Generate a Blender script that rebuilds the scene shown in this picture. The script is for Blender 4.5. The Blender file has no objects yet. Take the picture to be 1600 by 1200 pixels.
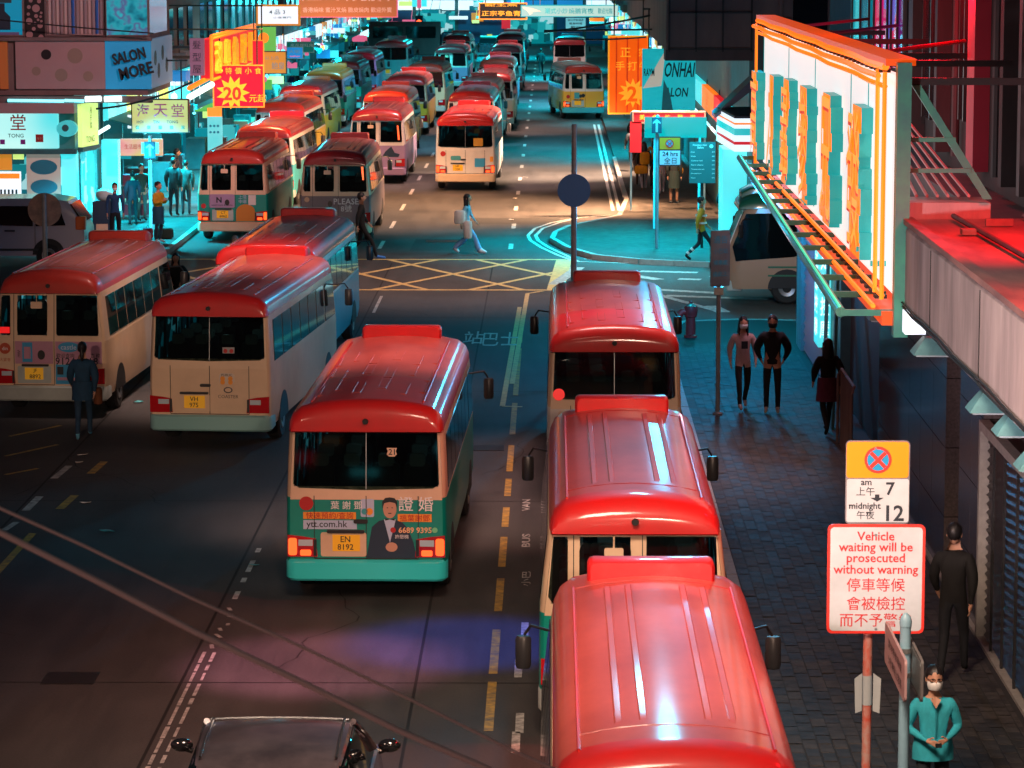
import bpy, bmesh, math, random
from mathutils import Vector, Matrix
random.seed(11)
R = math.radians
PI = math.pi
SC = bpy.context.scene
COL = SC.collection
# ------------------------------------------------------------------ camera
H = 8.3
FPX = 5000.0
TH = math.atan(685/5000.0)
PS = math.atan(62*math.cos(TH)/5000.0)
cam_d = bpy.data.cameras.new('camera')
cam = bpy.data.objects.new('camera', cam_d)
COL.objects.link(cam)
cam.location = (0, 0, H)
cam.rotation_euler = (PI/2-TH, 0, PS)
cam_d.sensor_width = 36
cam_d.lens = FPX/1600*36
cam_d.clip_start = 0.5
cam_d.clip_end = 2000
cam_d.dof.use_dof = True
cam_d.dof.focus_distance = 50
cam_d.dof.aperture_fstop = 9
SC.camera = cam
MW = Matrix.Translation(cam.location) @ cam.rotation_euler.to_matrix().to_4x4()
# ------------------------------------------------------------------ world: night sky with the city's glow in it
SC.view_settings.view_transform = 'Standard'
SC.view_settings.look = 'None'
SC.view_settings.exposure = 0.12
SC.view_settings.gamma = 1
W = bpy.data.worlds.new('World')
SC.world = W
W.use_nodes = True
nt = W.node_tree
nt.nodes.clear()
o_ = nt.nodes.new('ShaderNodeOutputWorld')
add = nt.nodes.new('ShaderNodeAddShader')
b1 = nt.nodes.new('ShaderNodeBackground')
b2 = nt.nodes.new('ShaderNodeBackground')
sky = nt.nodes.new('ShaderNodeTexSky')
sky.sky_type = 'NISHITA'
sky.sun_disc = False
sky.sun_elevation = R(-4)
sky.sun_rotation = R(200)
b1.inputs[1].default_value = 0.05
nt.links.new(sky.outputs[0], b1.inputs[0])
tc = nt.nodes.new('ShaderNodeTexCoord')
sp = nt.nodes.new('ShaderNodeSeparateXYZ')
nt.links.new(tc.outputs['Generated'], sp.inputs[0])
cr = nt.nodes.new('ShaderNodeValToRGB')
cr.color_ramp.elements[0].position = 0.0
cr.color_ramp.elements[0].color = (0.52, 0.25, 0.25, 1)
cr.color_ramp.elements[1].position = 0.55
cr.color_ramp.elements[1].color = (0.006, 0.032, 0.045, 1)
e = cr.color_ramp.elements.new(0.22)
e.color = (0.20, 0.10, 0.12, 1)
nt.links.new(sp.outputs['Z'], cr.inputs[0])
nt.links.new(cr.outputs[0], b2.inputs[0])
b2.inputs[1].default_value = 0.5
nt.links.new(b1.outputs[0], add.inputs[0])
nt.links.new(b2.outputs[0], add.inputs[1])
nt.links.new(add.outputs[0], o_.inputs[0])
# ------------------------------------------------------------------ projecting the photo's pixels to places in the street
def ray(px, py):
    d = MW.to_3x3() @ Vector(((px-800)/FPX, (600-py)/FPX, -1))
    return d
def P(px, py, z=0.0):
    d = ray(px, py); t = (z-H)/d.z
    return Vector((d.x*t, d.y*t, z))
def PY(px, py, Y):
    d = ray(px, py); t = Y/d.y
    return Vector((d.x*t, Y, H+d.z*t))
def PX(px, py, X):
    d = ray(px, py); t = X/d.x
    return Vector((X, d.y*t, H+d.z*t))
# ------------------------------------------------------------------ materials
MATS = {}
def mat(name, col, rough=0.6, metal=0.0, coat=0.0, emit=None, es=0.0, col2=None, scale=3.0, spec=0.5, bump=0.0, sample=True, coord='Object', stretch=None, coatr=0.12, detail=6):
    if name in MATS: return MATS[name]
    m = bpy.data.materials.new(name); m.use_nodes = True
    n = m.node_tree.nodes; l = m.node_tree.links
    b = n['Principled BSDF']
    b.inputs['Base Color'].default_value = (*col, 1)
    b.inputs['Roughness'].default_value = rough
    b.inputs['Metallic'].default_value = metal
    b.inputs['Coat Weight'].default_value = coat
    b.inputs['Coat Roughness'].default_value = coatr
    b.inputs['Specular IOR Level'].default_value = spec
    if col2 is not None or bump:
        t = n.new('ShaderNodeTexCoord'); mp = n.new('ShaderNodeMapping')
        l.new(t.outputs[coord], mp.inputs[0])
        if stretch: mp.inputs['Scale'].default_value = stretch
        nz = n.new('ShaderNodeTexNoise'); nz.inputs['Scale'].default_value = scale
        nz.inputs['Detail'].default_value = detail; nz.inputs['Roughness'].default_value = 0.65
        l.new(mp.outputs[0], nz.inputs['Vector'])
        if col2 is not None:
            r = n.new('ShaderNodeValToRGB')
            r.color_ramp.elements[0].position = 0.35; r.color_ramp.elements[0].color = (*col, 1)
            r.color_ramp.elements[1].position = 0.68; r.color_ramp.elements[1].color = (*col2, 1)
            l.new(nz.outputs[0], r.inputs[0]); l.new(r.outputs[0], b.inputs['Base Color'])
        if bump:
            bp = n.new('ShaderNodeBump'); bp.inputs['Strength'].default_value = bump; bp.inputs['Distance'].default_value = 0.02
            l.new(nz.outputs[0], bp.inputs['Height']); l.new(bp.outputs[0], b.inputs['Normal'])
    if emit is not None:
        b.inputs['Emission Color'].default_value = (*emit, 1)
        b.inputs['Emission Strength'].default_value = es
        if not sample: m.cycles.emission_sampling = 'NONE'
    MATS[name] = m
    return m
def glowmat(name, cols, es, scale=1.2, kind='blocks', sample=False, stretch=(1, 1, 1)):
    """a lit shop interior or light box seen through its glass: patchy coloured light"""
    if name in MATS: return MATS[name]
    m = bpy.data.materials.new(name); m.use_nodes = True
    n = m.node_tree.nodes; l = m.node_tree.links
    b = n['Principled BSDF']; b.inputs['Base Color'].default_value = (0.02, 0.03, 0.03, 1); b.inputs['Roughness'].default_value = 0.15
    t = n.new('ShaderNodeTexCoord'); mp = n.new('ShaderNodeMapping'); mp.inputs['Scale'].default_value = stretch
    l.new(t.outputs['Object'], mp.inputs[0])
    if kind == 'blocks':
        vz = n.new('ShaderNodeTexVoronoi'); vz.distance = 'CHEBYCHEV'; vz.inputs['Scale'].default_value = scale
        l.new(mp.outputs[0], vz.inputs['Vector'])
        sx = n.new('ShaderNodeSeparateColor'); l.new(vz.outputs['Color'], sx.inputs[0]); src = sx.outputs[0]
    else:
        nz = n.new('ShaderNodeTexNoise'); nz.inputs['Scale'].default_value = scale; l.new(mp.outputs[0], nz.inputs['Vector']); src = nz.outputs[0]
    r = n.new('ShaderNodeValToRGB'); r.color_ramp.interpolation = 'CONSTANT' if kind == 'blocks' else 'LINEAR'
    k = len(cols)
    if kind == 'blocks':
        pos = [i/k for i in range(k)]
    else:
        pos = [0.3+0.4*i/(k-1) for i in range(k)]
    for i, c in enumerate(cols):
        el = r.color_ramp.elements[i] if i < 2 else r.color_ramp.elements.new(pos[i])
        el.position = pos[i]; el.color = (*c, 1)
    l.new(src, r.inputs[0]); l.new(r.outputs[0], b.inputs['Emission Color']); b.inputs['Emission Strength'].default_value = es
    if not sample: m.cycles.emission_sampling = 'NONE'
    MATS[name] = m
    return m
def C(h):
    """sRGB hex to linear"""
    h = h.lstrip('#'); o = []
    for i in (0, 2, 4):
        c = int(h[i:i+2], 16)/255; o.append(c/12.92 if c <= 0.04045 else ((c+0.055)/1.055)**2.4)
    return tuple(o)
M_RED = mat('bus_red_paint', (0.66, 0.010, 0.012), 0.5, coat=0.55, spec=0.35, col2=(0.50, 0.020, 0.018), scale=1.3, coatr=0.11, bump=0.02)
M_REDT = mat('bus_sun_faded_red', (0.52, 0.085, 0.065), 0.55, coat=0.5, spec=0.3, col2=(0.34, 0.045, 0.04), scale=1.1, coatr=0.13, bump=0.05, stretch=(1, 0.5, 1), detail=9)
M_RED2T = mat('bus_dusty_brown_red', (0.30, 0.075, 0.055), 0.55, coat=0.5, spec=0.3, col2=(0.18, 0.045, 0.038), scale=1.1, coatr=0.13, stretch=(1, 0.5, 1), detail=9)
M_DKREDT = mat('bus_dusty_maroon', (0.24, 0.055, 0.055), 0.55, coat=0.55, spec=0.3, col2=(0.15, 0.03, 0.035), scale=1.1, coatr=0.12, stretch=(1, 0.5, 1), detail=9)
M_RED2 = mat('bus_faded_red_paint', (0.50, 0.030, 0.018), 0.5, coat=0.35, spec=0.35, col2=(0.36, 0.025, 0.016), scale=1.6, coatr=0.13)
M_DKRED = mat('bus_dark_red_paint', (0.36, 0.008, 0.014), 0.45, spec=0.4, coat=0.6, col2=(0.2, 0.01, 0.012), scale=1.4, coatr=0.12)
M_GROOF = mat('bus_green_paint', (0.01, 0.12, 0.07), 0.4, coat=0.6)
M_CREAM = mat('bus_cream_paint', (0.74, 0.53, 0.34), 0.42, coat=0.4, col2=(0.60, 0.42, 0.27), scale=0.9)
M_WHITE = mat('bus_white_paint', (0.76, 0.70, 0.64), 0.42, coat=0.4, col2=(0.60, 0.55, 0.50), scale=0.9)
M_TEAL = mat('bus_teal_wrap', (0.0, 0.30, 0.22), 0.4, coat=0.3, col2=(0.0, 0.22, 0.18), scale=0.8)
M_CYAN = mat('bus_cyan_wrap', (0.05, 0.42, 0.45), 0.4, coat=0.3, col2=(0.05, 0.30, 0.36), scale=0.8)
M_YEL = mat('bus_yellow_wrap', (0.75, 0.42, 0.03), 0.4, coat=0.3)
M_PURP = mat('bus_lilac_wrap', (0.40, 0.26, 0.42), 0.4, coat=0.3, col2=(0.30, 0.2, 0.33), scale=0.8)
M_BUMP = mat('bumper_pale_plastic', (0.45, 0.50, 0.46), 0.4, coat=0.3, col2=(0.34, 0.38, 0.35), scale=1.5)
M_GLASS = mat('tinted_glass', (0.003, 0.005, 0.006), 0.04, spec=0.75)
def seethrough():
    m = bpy.data.materials.new('clear_tinted_glass'); m.use_nodes = True
    n = m.node_tree.nodes; l = m.node_tree.links; n.clear()
    o = n.new('ShaderNodeOutputMaterial'); t = n.new('ShaderNodeBsdfTransparent'); t.inputs[0].default_value = (0.36, 0.46, 0.46, 1)
    g = n.new('ShaderNodeBsdfGlossy'); g.inputs['Roughness'].default_value = 0.03
    f = n.new('ShaderNodeFresnel'); f.inputs[0].default_value = 1.6
    x = n.new('ShaderNodeMixShader'); l.new(f.outputs[0], x.inputs[0]); l.new(t.outputs[0], x.inputs[1]); l.new(g.outputs[0], x.inputs[2]); l.new(x.outputs[0], o.inputs[0]); return m
M_CLR = seethrough()
M_BLACK = mat('black_rubber', (0.012, 0.012, 0.013), 0.6)
M_DARK = mat('dark_trim', (0.02, 0.02, 0.022), 0.35)
M_TYRE = mat('tyre_rubber', (0.015, 0.015, 0.015), 0.8)
M_RIM = mat('steel_rim', (0.35, 0.35, 0.35), 0.35, metal=0.8)
M_CHROME = mat('chrome', (0.7, 0.7, 0.7), 0.12, metal=1.0)
M_TAIL = mat('tail_light_lens', (0.45, 0.005, 0.01), 0.15, coat=0.8)
M_TAILON = mat('tail_light_lit', (0.5, 0.02, 0.01), 0.2, emit=(1, 0.11, 0.02), es=1.8)
M_TAILDIM = mat('tail_light_red_glow', (0.5, 0.01, 0.01), 0.2, emit=(1, 0.02, 0.02), es=0.6)
M_CLEAR = mat('clear_lens', (0.5, 0.6, 0.65), 0.1, coat=0.8)
M_PLATE = mat('yellow_plate', (0.85, 0.42, 0.01), 0.45, emit=(0.9, 0.45, 0.02), es=0.12)
M_INK = mat('black_print', (0.01, 0.015, 0.02), 0.6)
M_INKR = mat('red_print', (0.45, 0.015, 0.015), 0.6)
M_INKW = mat('white_print', (0.8, 0.8, 0.8), 0.6)
M_STEEL = mat('galvanised_steel', (0.30, 0.32, 0.33), 0.4, metal=0.7, col2=(0.2, 0.22, 0.23), scale=6)
M_SKIN = mat('skin', (0.50, 0.26, 0.17), 0.55)
M_HAIR = mat('black_hair', (0.010, 0.009, 0.010), 0.5)
M_MASK = mat('white_face_mask', (0.78, 0.78, 0.76), 0.8)
def flat(name, hexs, rough=0.6, **k): return mat(name, C(hexs), rough, **k)
# ------------------------------------------------------------------ mesh building
class MB:
    def __init__(s): s.v = []; s.f = []; s.m = []
    def add(s, vs, fs, mi=0):
        o = len(s.v); s.v += [tuple(v) for v in vs]; s.f += [tuple(i+o for i in f) for f in fs]; s.m += [mi]*len(fs)
    def box(s, x0, x1, y0, y1, z0, z1, mi=0):
        s.add([(x0,y0,z0),(x1,y0,z0),(x1,y1,z0),(x0,y1,z0),(x0,y0,z1),(x1,y0,z1),(x1,y1,z1),(x0,y1,z1)],
              [(0,3,2,1),(4,5,6,7),(0,1,5,4),(1,2,6,5),(2,3,7,6),(3,0,4,7)], mi); return s
    def prism(s, pts, vec, mi=0):
        n = len(pts); vec = Vector(vec)
        a = [Vector(p) for p in pts]; b = [p+vec for p in a]
        s.add(a+b, [tuple(range(n))[::-1], tuple(range(n, 2*n))]+[(i, (i+1) % n, n+(i+1) % n, n+i) for i in range(n)], mi); return s
    def poly(s, pts, mi=0):
        s.add(pts, [tuple(range(len(pts)))], mi); return s
    def tube(s, pts, r, n=8, mi=0, caps=True):
        pts = [Vector(p) for p in pts]; rs = r if isinstance(r, (list, tuple)) else [r]*len(pts)
        vs = []; up = Vector((0, 0, 1))
        for i, p in enumerate(pts):
            t = (pts[min(i+1, len(pts)-1)]-pts[max(i-1, 0)]).normalized()
            u = t.cross(up if abs(t.z) < 0.95 else Vector((1, 0, 0))).normalized(); w = t.cross(u)
            for k in range(n):
                a = 2*PI*k/n; vs.append(p+(u*math.cos(a)+w*math.sin(a))*rs[i])
        fs = [(i*n+k, i*n+(k+1) % n, (i+1)*n+(k+1) % n, (i+1)*n+k) for i in range(len(pts)-1) for k in range(n)]
        if caps: fs += [tuple(range(n))[::-1], tuple(range((len(pts)-1)*n, len(pts)*n))]
        s.add(vs, fs, mi); return s
    def lathe(s, prof, n=16, c=(0, 0, 0), axis='z', mi=0):
        vs = []
        for r, h in prof:
            for k in range(n):
                a = 2*PI*k/n; x, y = r*math.cos(a), r*math.sin(a)
                p = (x, y, h) if axis == 'z' else ((h, x, y) if axis == 'x' else (x, h, y))
                vs.append((p[0]+c[0], p[1]+c[1], p[2]+c[2]))
        m = len(prof)
        fs = [(i*n+k, i*n+(k+1) % n, (i+1)*n+(k+1) % n, (i+1)*n+k) for i in range(m-1) for k in range(n)]
        fs += [tuple(range(n))[::-1], tuple(range((m-1)*n, m*n))]
        s.add(vs, fs, mi); return s
    def grid(s, rows, closed=False, mi=0, cap0=False, cap1=False):
        w = len(rows[0]); vs = [p for r in rows for p in r]
        fs = []
        for i in range(len(rows)-1):
            for k in range(w if closed else w-1):
                fs.append((i*w+k, i*w+(k+1) % w, (i+1)*w+(k+1) % w, (i+1)*w+k))
        if cap0: fs.append(tuple(range(w))[::-1])
        if cap1: fs.append(tuple(range((len(rows)-1)*w, len(rows)*w)))
        s.add(vs, fs, mi); return s
    def ell(s, c, r, n=14, m=9, mi=0, dfn=None):
        vs = [(c[0], c[1], c[2]-r[2])]
        for i in range(1, m):
            ph = -PI/2+PI*i/m
            for k in range(n):
                a = 2*PI*k/n; p = [math.cos(ph)*math.cos(a), math.cos(ph)*math.sin(a), math.sin(ph)]
                q = [c[0]+p[0]*r[0], c[1]+p[1]*r[1], c[2]+p[2]*r[2]]
                if dfn: q = dfn(p, q)
                vs.append(tuple(q))
        vs.append((c[0], c[1], c[2]+r[2])); L = len(vs)-1
        fs = [(0, 1+(k+1) % n, 1+k) for k in range(n)]
        for i in range(m-2):
            for k in range(n):
                a = 1+i*n; b = a+n; fs.append((a+k, a+(k+1) % n, b+(k+1) % n, b+k))
        a = 1+(m-2)*n; fs += [(a+k, a+(k+1) % n, L) for k in range(n)]
        s.add(vs, fs, mi); return s
    def mesh(s, name, mats, smooth=False):
        me = bpy.data.meshes.new(name); me.from_pydata(s.v, [], s.f)
        for m in (mats if isinstance(mats, (list, tuple)) else [mats]): me.materials.append(m)
        me.polygons.foreach_set('material_index', s.m)
        bm = bmesh.new(); bm.from_mesh(me)
        bmesh.ops.recalc_face_normals(bm, faces=bm.faces)
        bm.to_mesh(me); bm.free()
        if smooth:
            me.polygons.foreach_set('use_smooth', [True]*len(me.polygons))
            try: me.set_sharp_from_angle(angle=R(38))
            except Exception: pass
        me.update()
        return me
    def build(s, name, mats, parent=None, smooth=False, bevel=0, **k):
        o = bpy.data.objects.new(name, s.mesh(name, mats, smooth)); COL.objects.link(o)
        if parent is not None: o.parent = parent
        if bevel:
            b = o.modifiers.new('bevel', 'BEVEL'); b.width = bevel; b.segments = 2; b.limit_method = 'ANGLE'; b.angle_limit = R(40)
        for a, v in k.items(): o[a] = v
        return o
def tag(o, label=None, cat=None, group=None, kind=None):
    if label: o['label'] = label
    if cat: o['category'] = cat
    if group: o['group'] = group
    if kind: o['kind'] = kind
    return o
def thing(name, loc, rz, label, cat, group=None):
    o = bpy.data.objects.new(name, None); COL.objects.link(o)
    o.location = loc; o.rotation_euler = (0, 0, rz); o.empty_display_size = 0.3
    return tag(o, label, cat, group)
def copy_tree(o, parent=None):
    c = o.copy(); COL.objects.link(c); c.parent = parent
    for ch in list(o.children): copy_tree(ch, c)
    return c
MC = {}
def part(name, key, fn, mats, parent, smooth=False, bevel=0):
    """a part whose mesh is shared by alike things"""
    if key not in MC:
        mb = MB(); fn(mb); MC[key] = mb.mesh(name, mats, smooth)
    o = bpy.data.objects.new(name, MC[key]); COL.objects.link(o); o.parent = parent
    if bevel:
        b = o.modifiers.new('bevel', 'BEVEL'); b.width = bevel; b.segments = 2; b.limit_method = 'ANGLE'; b.angle_limit = R(40)
    return o
TX = {}
def text_data(s, bold=0.0, ext=0.0):
    if any(ord(q) > 0x2e80 for q in s) and bold < 0.05: bold *= 0.3
    k = (s, bold, ext)
    if k in TX: return TX[k]
    cu = bpy.data.curves.new('lettering', 'FONT'); cu.body = s; cu.resolution_u = 2; cu.offset = bold; cu.extrude = ext
    cu.align_x = 'CENTER'; cu.space_line = 1.05
    ob = bpy.data.objects.new('lettering', cu); COL.objects.link(ob)
    bpy.context.view_layer.update()
    dg = bpy.context.evaluated_depsgraph_get()
    me = bpy.data.meshes.new_from_object(ob.evaluated_get(dg))
    vs = [v.co.copy() for v in me.vertices]; fs = [tuple(p.vertices) for p in me.polygons]
    bpy.data.objects.remove(ob); bpy.data.meshes.remove(me)
    if not vs:
        vs = [Vector((0, 0, 0)), Vector((1, 0, 0)), Vector((1, 1, 0)), Vector((0, 1, 0))]; fs = [(0, 1, 2, 3)]
    x0 = min(v.x for v in vs); x1 = max(v.x for v in vs); y0 = min(v.y for v in vs); y1 = max(v.y for v in vs)
    TX[k] = ([Vector((v.x-(x0+x1)/2, v.y-(y0+y1)/2, v.z)) for v in vs], fs, x1-x0, y1-y0)
    return TX[k]
class F:
    """a flat face in the scene: origin, u to the right, v up, n towards the reader"""
    def __init__(s, o, u=(1, 0, 0), v=(0, 0, 1)):
        s.o = Vector(o); s.u = Vector(u).normalized(); s.v = Vector(v).normalized(); s.n = s.u.cross(s.v)
    def p(s, u, v, n=0): return s.o+s.u*u+s.v*v+s.n*n
    def box(s, mb, u0, u1, v0, v1, n0, n1, mi=0):
        mb.prism([s.p(u0, v0, n0), s.p(u1, v0, n0), s.p(u1, v1, n0), s.p(u0, v1, n0)], s.n*(n1-n0), mi)
    def rbox(s, mb, u0, u1, v0, v1, r, n0, n1, mi=0, seg=4):
        pts = []
        for cu, cv, a0 in ((u1-r, v1-r, 0), (u0+r, v1-r, 90), (u0+r, v0+r, 180), (u1-r, v0+r, 270)):
            for i in range(seg+1):
                a = R(a0+90*i/seg); pts.append(s.p(cu+r*math.cos(a), cv+r*math.sin(a), n0))
        mb.prism(pts, s.n*(n1-n0), mi)
    def disc(s, mb, cu, cv, r, n0, n1, mi=0, k=24, rv=None):
        rv = rv or r
        mb.prism([s.p(cu+r*math.cos(2*PI*i/k), cv+rv*math.sin(2*PI*i/k), n0) for i in range(k)], s.n*(n1-n0), mi)
    def pl(s, mb, pts, n0, n1, mi=0):
        mb.prism([s.p(a, b, n0) for a, b in pts], s.n*(n1-n0), mi)
    def text(s, parent, t, u, v, h=None, w=None, m=None, n=0.004, bold=0.0, name='lettering', ext=0.0, rot=0.0, skew=0.0):
        vs, fs, tw, th = text_data(t, bold, 0.1 if ext else 0.0)
        sx = sy = None
        if h: sy = h/th
        if w: sx = w/tw
        sx = sx or sy; sy = sy or sx
        mb = MB(); c, q = math.cos(rot), math.sin(rot)
        out = []
        for a in vs:
            x, y = a.x*sx, a.y*sy; x += skew*y
            x, y = x*c-y*q, x*q+y*c
            out.append(s.p(u+x, v+y, n+(a.z*5*ext+ext/2 if ext else 0)))
        mb.add(out, fs)
        me = bpy.data.meshes.new(name); me.from_pydata(mb.v, [], mb.f); me.materials.append(m or M_INK)
        o = bpy.data.objects.new(name, me); COL.objects.link(o)
        if parent is not None: o.parent = parent
        return o
def lamp(name, kind, loc, col, power, parent=None, size=0.3, target=None, spot=None, blend=0.6):
    L = bpy.data.lights.new(name, kind); L.color = col; L.energy = power
    if kind == 'AREA': L.shape = 'DISK'; L.size = size
    else: L.shadow_soft_size = size
    if kind == 'SPOT': L.spot_size = R(spot or 60); L.spot_blend = blend
    o = bpy.data.objects.new(name, L); COL.objects.link(o); o.location = loc
    if target is not None:
        d = Vector(target)-Vector(loc); o.rotation_euler = d.to_track_quat('-Z', 'Y').to_euler()
    if parent is not None:
        o.parent = parent; o.location = Vector(loc)-parent.location
    return o
moon = bpy.data.lights.new('moonlight', 'SUN'); moon.energy = 0.02; moon.angle = R(10); moon.color = (0.7, 0.8, 1)
mo = bpy.data.objects.new('moonlight', moon); COL.objects.link(mo); mo.rotation_euler = (R(35), 0, R(20))
# ------------------------------------------------------------------ ground
def roadmat():
    m = bpy.data.materials.new('worn_road_concrete'); m.use_nodes = True
    n = m.node_tree.nodes; l = m.node_tree.links; b = n['Principled BSDF']
    t = n.new('ShaderNodeTexCoord')
    n1 = n.new('ShaderNodeTexNoise'); n1.inputs['Scale'].default_value = 0.35; n1.inputs['Detail'].default_value = 8
    n2 = n.new('ShaderNodeTexNoise'); n2.inputs['Scale'].default_value = 30; n2.inputs['Detail'].default_value = 9; n2.inputs['Roughness'].default_value = 0.7
    mp = n.new('ShaderNodeMapping'); mp.inputs['Scale'].default_value = (2.2, 0.25, 1)
    n3 = n.new('ShaderNodeTexNoise'); n3.inputs['Scale'].default_value = 1.0; n3.inputs['Detail'].default_value = 12; n3.inputs['Roughness'].default_value = 0.7
    l.new(t.outputs['Object'], n1.inputs['Vector']); l.new(t.outputs['Object'], n2.inputs['Vector'])
    l.new(t.outputs['Object'], mp.inputs[0]); l.new(mp.outputs[0], n3.inputs['Vector'])
    r = n.new('ShaderNodeValToRGB'); r.color_ramp.elements[0].position = 0.3; r.color_ramp.elements[0].color = (0.022, 0.023, 0.025, 1)
    r.color_ramp.elements[1].position = 0.66; r.color_ramp.elements[1].color = (0.105, 0.098, 0.095, 1)
    a1 = n.new('ShaderNodeMath'); a1.operation = 'ADD'; a2 = n.new('ShaderNodeMath'); a2.operation = 'MULTIPLY_ADD'
    l.new(n1.outputs[0], a1.inputs[0]); l.new(n3.outputs[0], a1.inputs[1])
    l.new(n2.outputs[0], a2.inputs[0]); a2.inputs[1].default_value = 0.85; l.new(a1.outputs[0], a2.inputs[2])
    d = n.new('ShaderNodeMath'); d.operation = 'MULTIPLY'; d.inputs[1].default_value = 0.35; l.new(a2.outputs[0], d.inputs[0])
    l.new(d.outputs[0], r.inputs[0]); l.new(r.outputs[0], b.inputs['Base Color'])
    rr = n.new('ShaderNodeMapRange'); rr.inputs[1].default_value = 0.35; rr.inputs[2].default_value = 0.65; rr.inputs[3].default_value = 0.62; rr.inputs[4].default_value = 0.82; b.inputs['Specular IOR Level'].default_value = 0.25
    l.new(n3.outputs[0], rr.inputs[0]); l.new(rr.outputs[0], b.inputs['Roughness'])
    bp = n.new('ShaderNodeBump'); bp.inputs['Strength'].default_value = 0.5; bp.inputs['Distance'].default_value = 0.01
    l.new(n2.outputs[0], bp.inputs['Height']); l.new(bp.outputs[0], b.inputs['Normal'])
    return m
M_ROAD = roadmat()
M_PAVE = mat('paving_grey', (0.042, 0.038, 0.036), 0.75, spec=0.15, col2=(0.080, 0.073, 0.068), scale=4, bump=0.1)
M_PJ = mat('paving_bed', (0.02, 0.018, 0.017), 0.85)
M_PAVE2 = mat('paving_grey_dark', (0.030, 0.028, 0.027), 0.7, spec=0.15, col2=(0.058, 0.053, 0.05), scale=5, bump=0.1)
M_KERB = mat('kerb_granite', (0.26, 0.25, 0.24), 0.7, col2=(0.34, 0.33, 0.31), scale=8)
M_LINEW = mat('worn_white_paint', (0.62, 0.60, 0.56), 0.6, col2=(0.16, 0.15, 0.14), scale=9)
M_LINEW2 = mat('fresh_white_paint', (0.62, 0.60, 0.56), 0.6, col2=(0.42, 0.40, 0.37), scale=6)
M_LINEY = mat('worn_yellow_paint', (0.62, 0.36, 0.05), 0.6, col2=(0.14, 0.11, 0.07), scale=7)
M_LINEY2 = mat('box_yellow_paint', (0.80, 0.55, 0.20), 0.6, col2=(0.45, 0.32, 0.14), scale=7)
M_JOINT = mat('road_joint_tar', (0.01, 0.01, 0.01), 0.8)
tag(MB().poly([(-120, 5, 0), (120, 5, 0), (120, 420, 0), (-120, 420, 0)]).build('road', M_ROAD), kind='structure')
def strip(mb, a, b, w, z=0.004):
    a = Vector((a[0], a[1], z)); b = Vector((b[0], b[1], z)); d = (b-a).normalized(); s = Vector((-d.y, d.x, 0))*w/2
    mb.poly([a-s, b-s, b+s, a+s])
def pstrip(mb, p, q, w, z=0.004): strip(mb, P(*p), P(*q), w, z)
mb = MB()
for x in (-1.53, -4.2, -7.9): strip(mb, (x, 12), (x, 84), 0.035, 0.002)
for y in (24, 35.5, 47.5, 59.5, 71.5, 92, 108, 126): strip(mb, (-11.8, y), (2.1, y+0.05), 0.03, 0.003)
tag(mb.build('road_joints', M_JOINT), kind='structure')
mb = MB()
random.seed(9)
a = 28.0
while a < 37.0:
    q = random.uniform(.35, .9); strip(mb, (-4.10, a), (-4.10, a+q), random.uniform(.035, .055)); strip(mb, (-3.98, a+.05), (-3.98, a+q-.03), random.uniform(.03, .05), 0.005); a += q+random.uniform(.02, .09)
for a in (37.3, 37.9, 38.3, 38.6, 39.1, 39.5): strip(mb, (-4.10+random.uniform(0, .12), a), (-4.08+random.uniform(0, .1), a+random.uniform(.1, .3)), .05)
for a, q in ((40.2, .5), (41.3, .3), (42.0, .8), (43.4, .3), (72.5, 3.5), (68, 1.5)): strip(mb, (-4.05, a), (-4.05, a+q), 0.07)
k = 88
while k < 240:
    strip(mb, (-1.12, k), (-1.12, k+1.6), 0.13, 0.006); strip(mb, (-4.75, k), (-4.75, k+2.4), 0.11, 0.006); k += 6.5
for px, py in ((810, 1045), (812, 1130), (820, 985), (806, 1160)):
    p = P(px, py); strip(mb, (p.x, p.y-0.45), (p.x, p.y+0.45), 0.09)
pstrip(mb, (6, 829), (26, 816), 0.1); pstrip(mb, (40, 798), (62, 776), 0.12); pstrip(mb, (84, 748), (108, 728), 0.12)
for (a, b) in (((1000, 424), (1090, 426)), ((1060, 436), (1095, 437)), ((1110, 431), (1200, 434)), ((1015, 452), (1120, 458)), ((1040, 462), (1200, 468)), ((985, 430), (1030, 437)), ((890, 417), (950, 452)), ((1110, 478), (1130, 488))):
    pstrip(mb, a, b, 0.35)
pstrip(mb, (1025, 460), (1120, 486), 0.2, 0.007); pstrip(mb, (905, 418), (865, 445), 0.3, 0.007)
tag(mb.build('white_road_markings', M_LINEW), kind='structure')
mb = MB()
for a, b in (((785, 635), (812, 480)), ((785, 635), (816, 636)), ((800, 600), (824, 459)), ((824, 459), (848, 455))):
    pstrip(mb, a, b, 0.10, 0.006)
tag(mb.build('bus_stop_marking', M_LINEY2), kind='structure')
mb = MB(); strip(mb, (-7.42, 38), (-7.38, 44.8), 0.11)
for a in (46.8, 50.0): strip(mb, (-7.3, a), (-7.25, a+1.2), 0.13)
for y0, y1 in ((24.5, 26), (28, 29.2), (31, 31.6), (33.3, 35.6), (36, 38.4), (39.5, 41.6), (42.4, 44.6), (45.4, 47), (48, 49.6), (50.3, 53), (54.2, 58), (59, 66), (67, 72)):
    strip(mb, (-0.66, y0), (-0.66, y1), 0.10)
pstrip(mb, (15, 682), (95, 665), 0.08); pstrip(mb, (8, 713), (90, 695), 0.08); pstrip(mb, (8, 742), (60, 732), 0.08)
tag(mb.build('yellow_lane_lines', M_LINEY), kind='structure')
mb = MB()
Y0, Y1 = 77.4, 85.0
strip(mb, (-11.5, Y0), (0.05, Y0), 0.22); strip(mb, (-11.5, Y1), (0.4, Y1), 0.22, 0.0045)
strip(mb, (0.1, Y0), (0.35, Y1), 0.42, 0.005)
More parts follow.
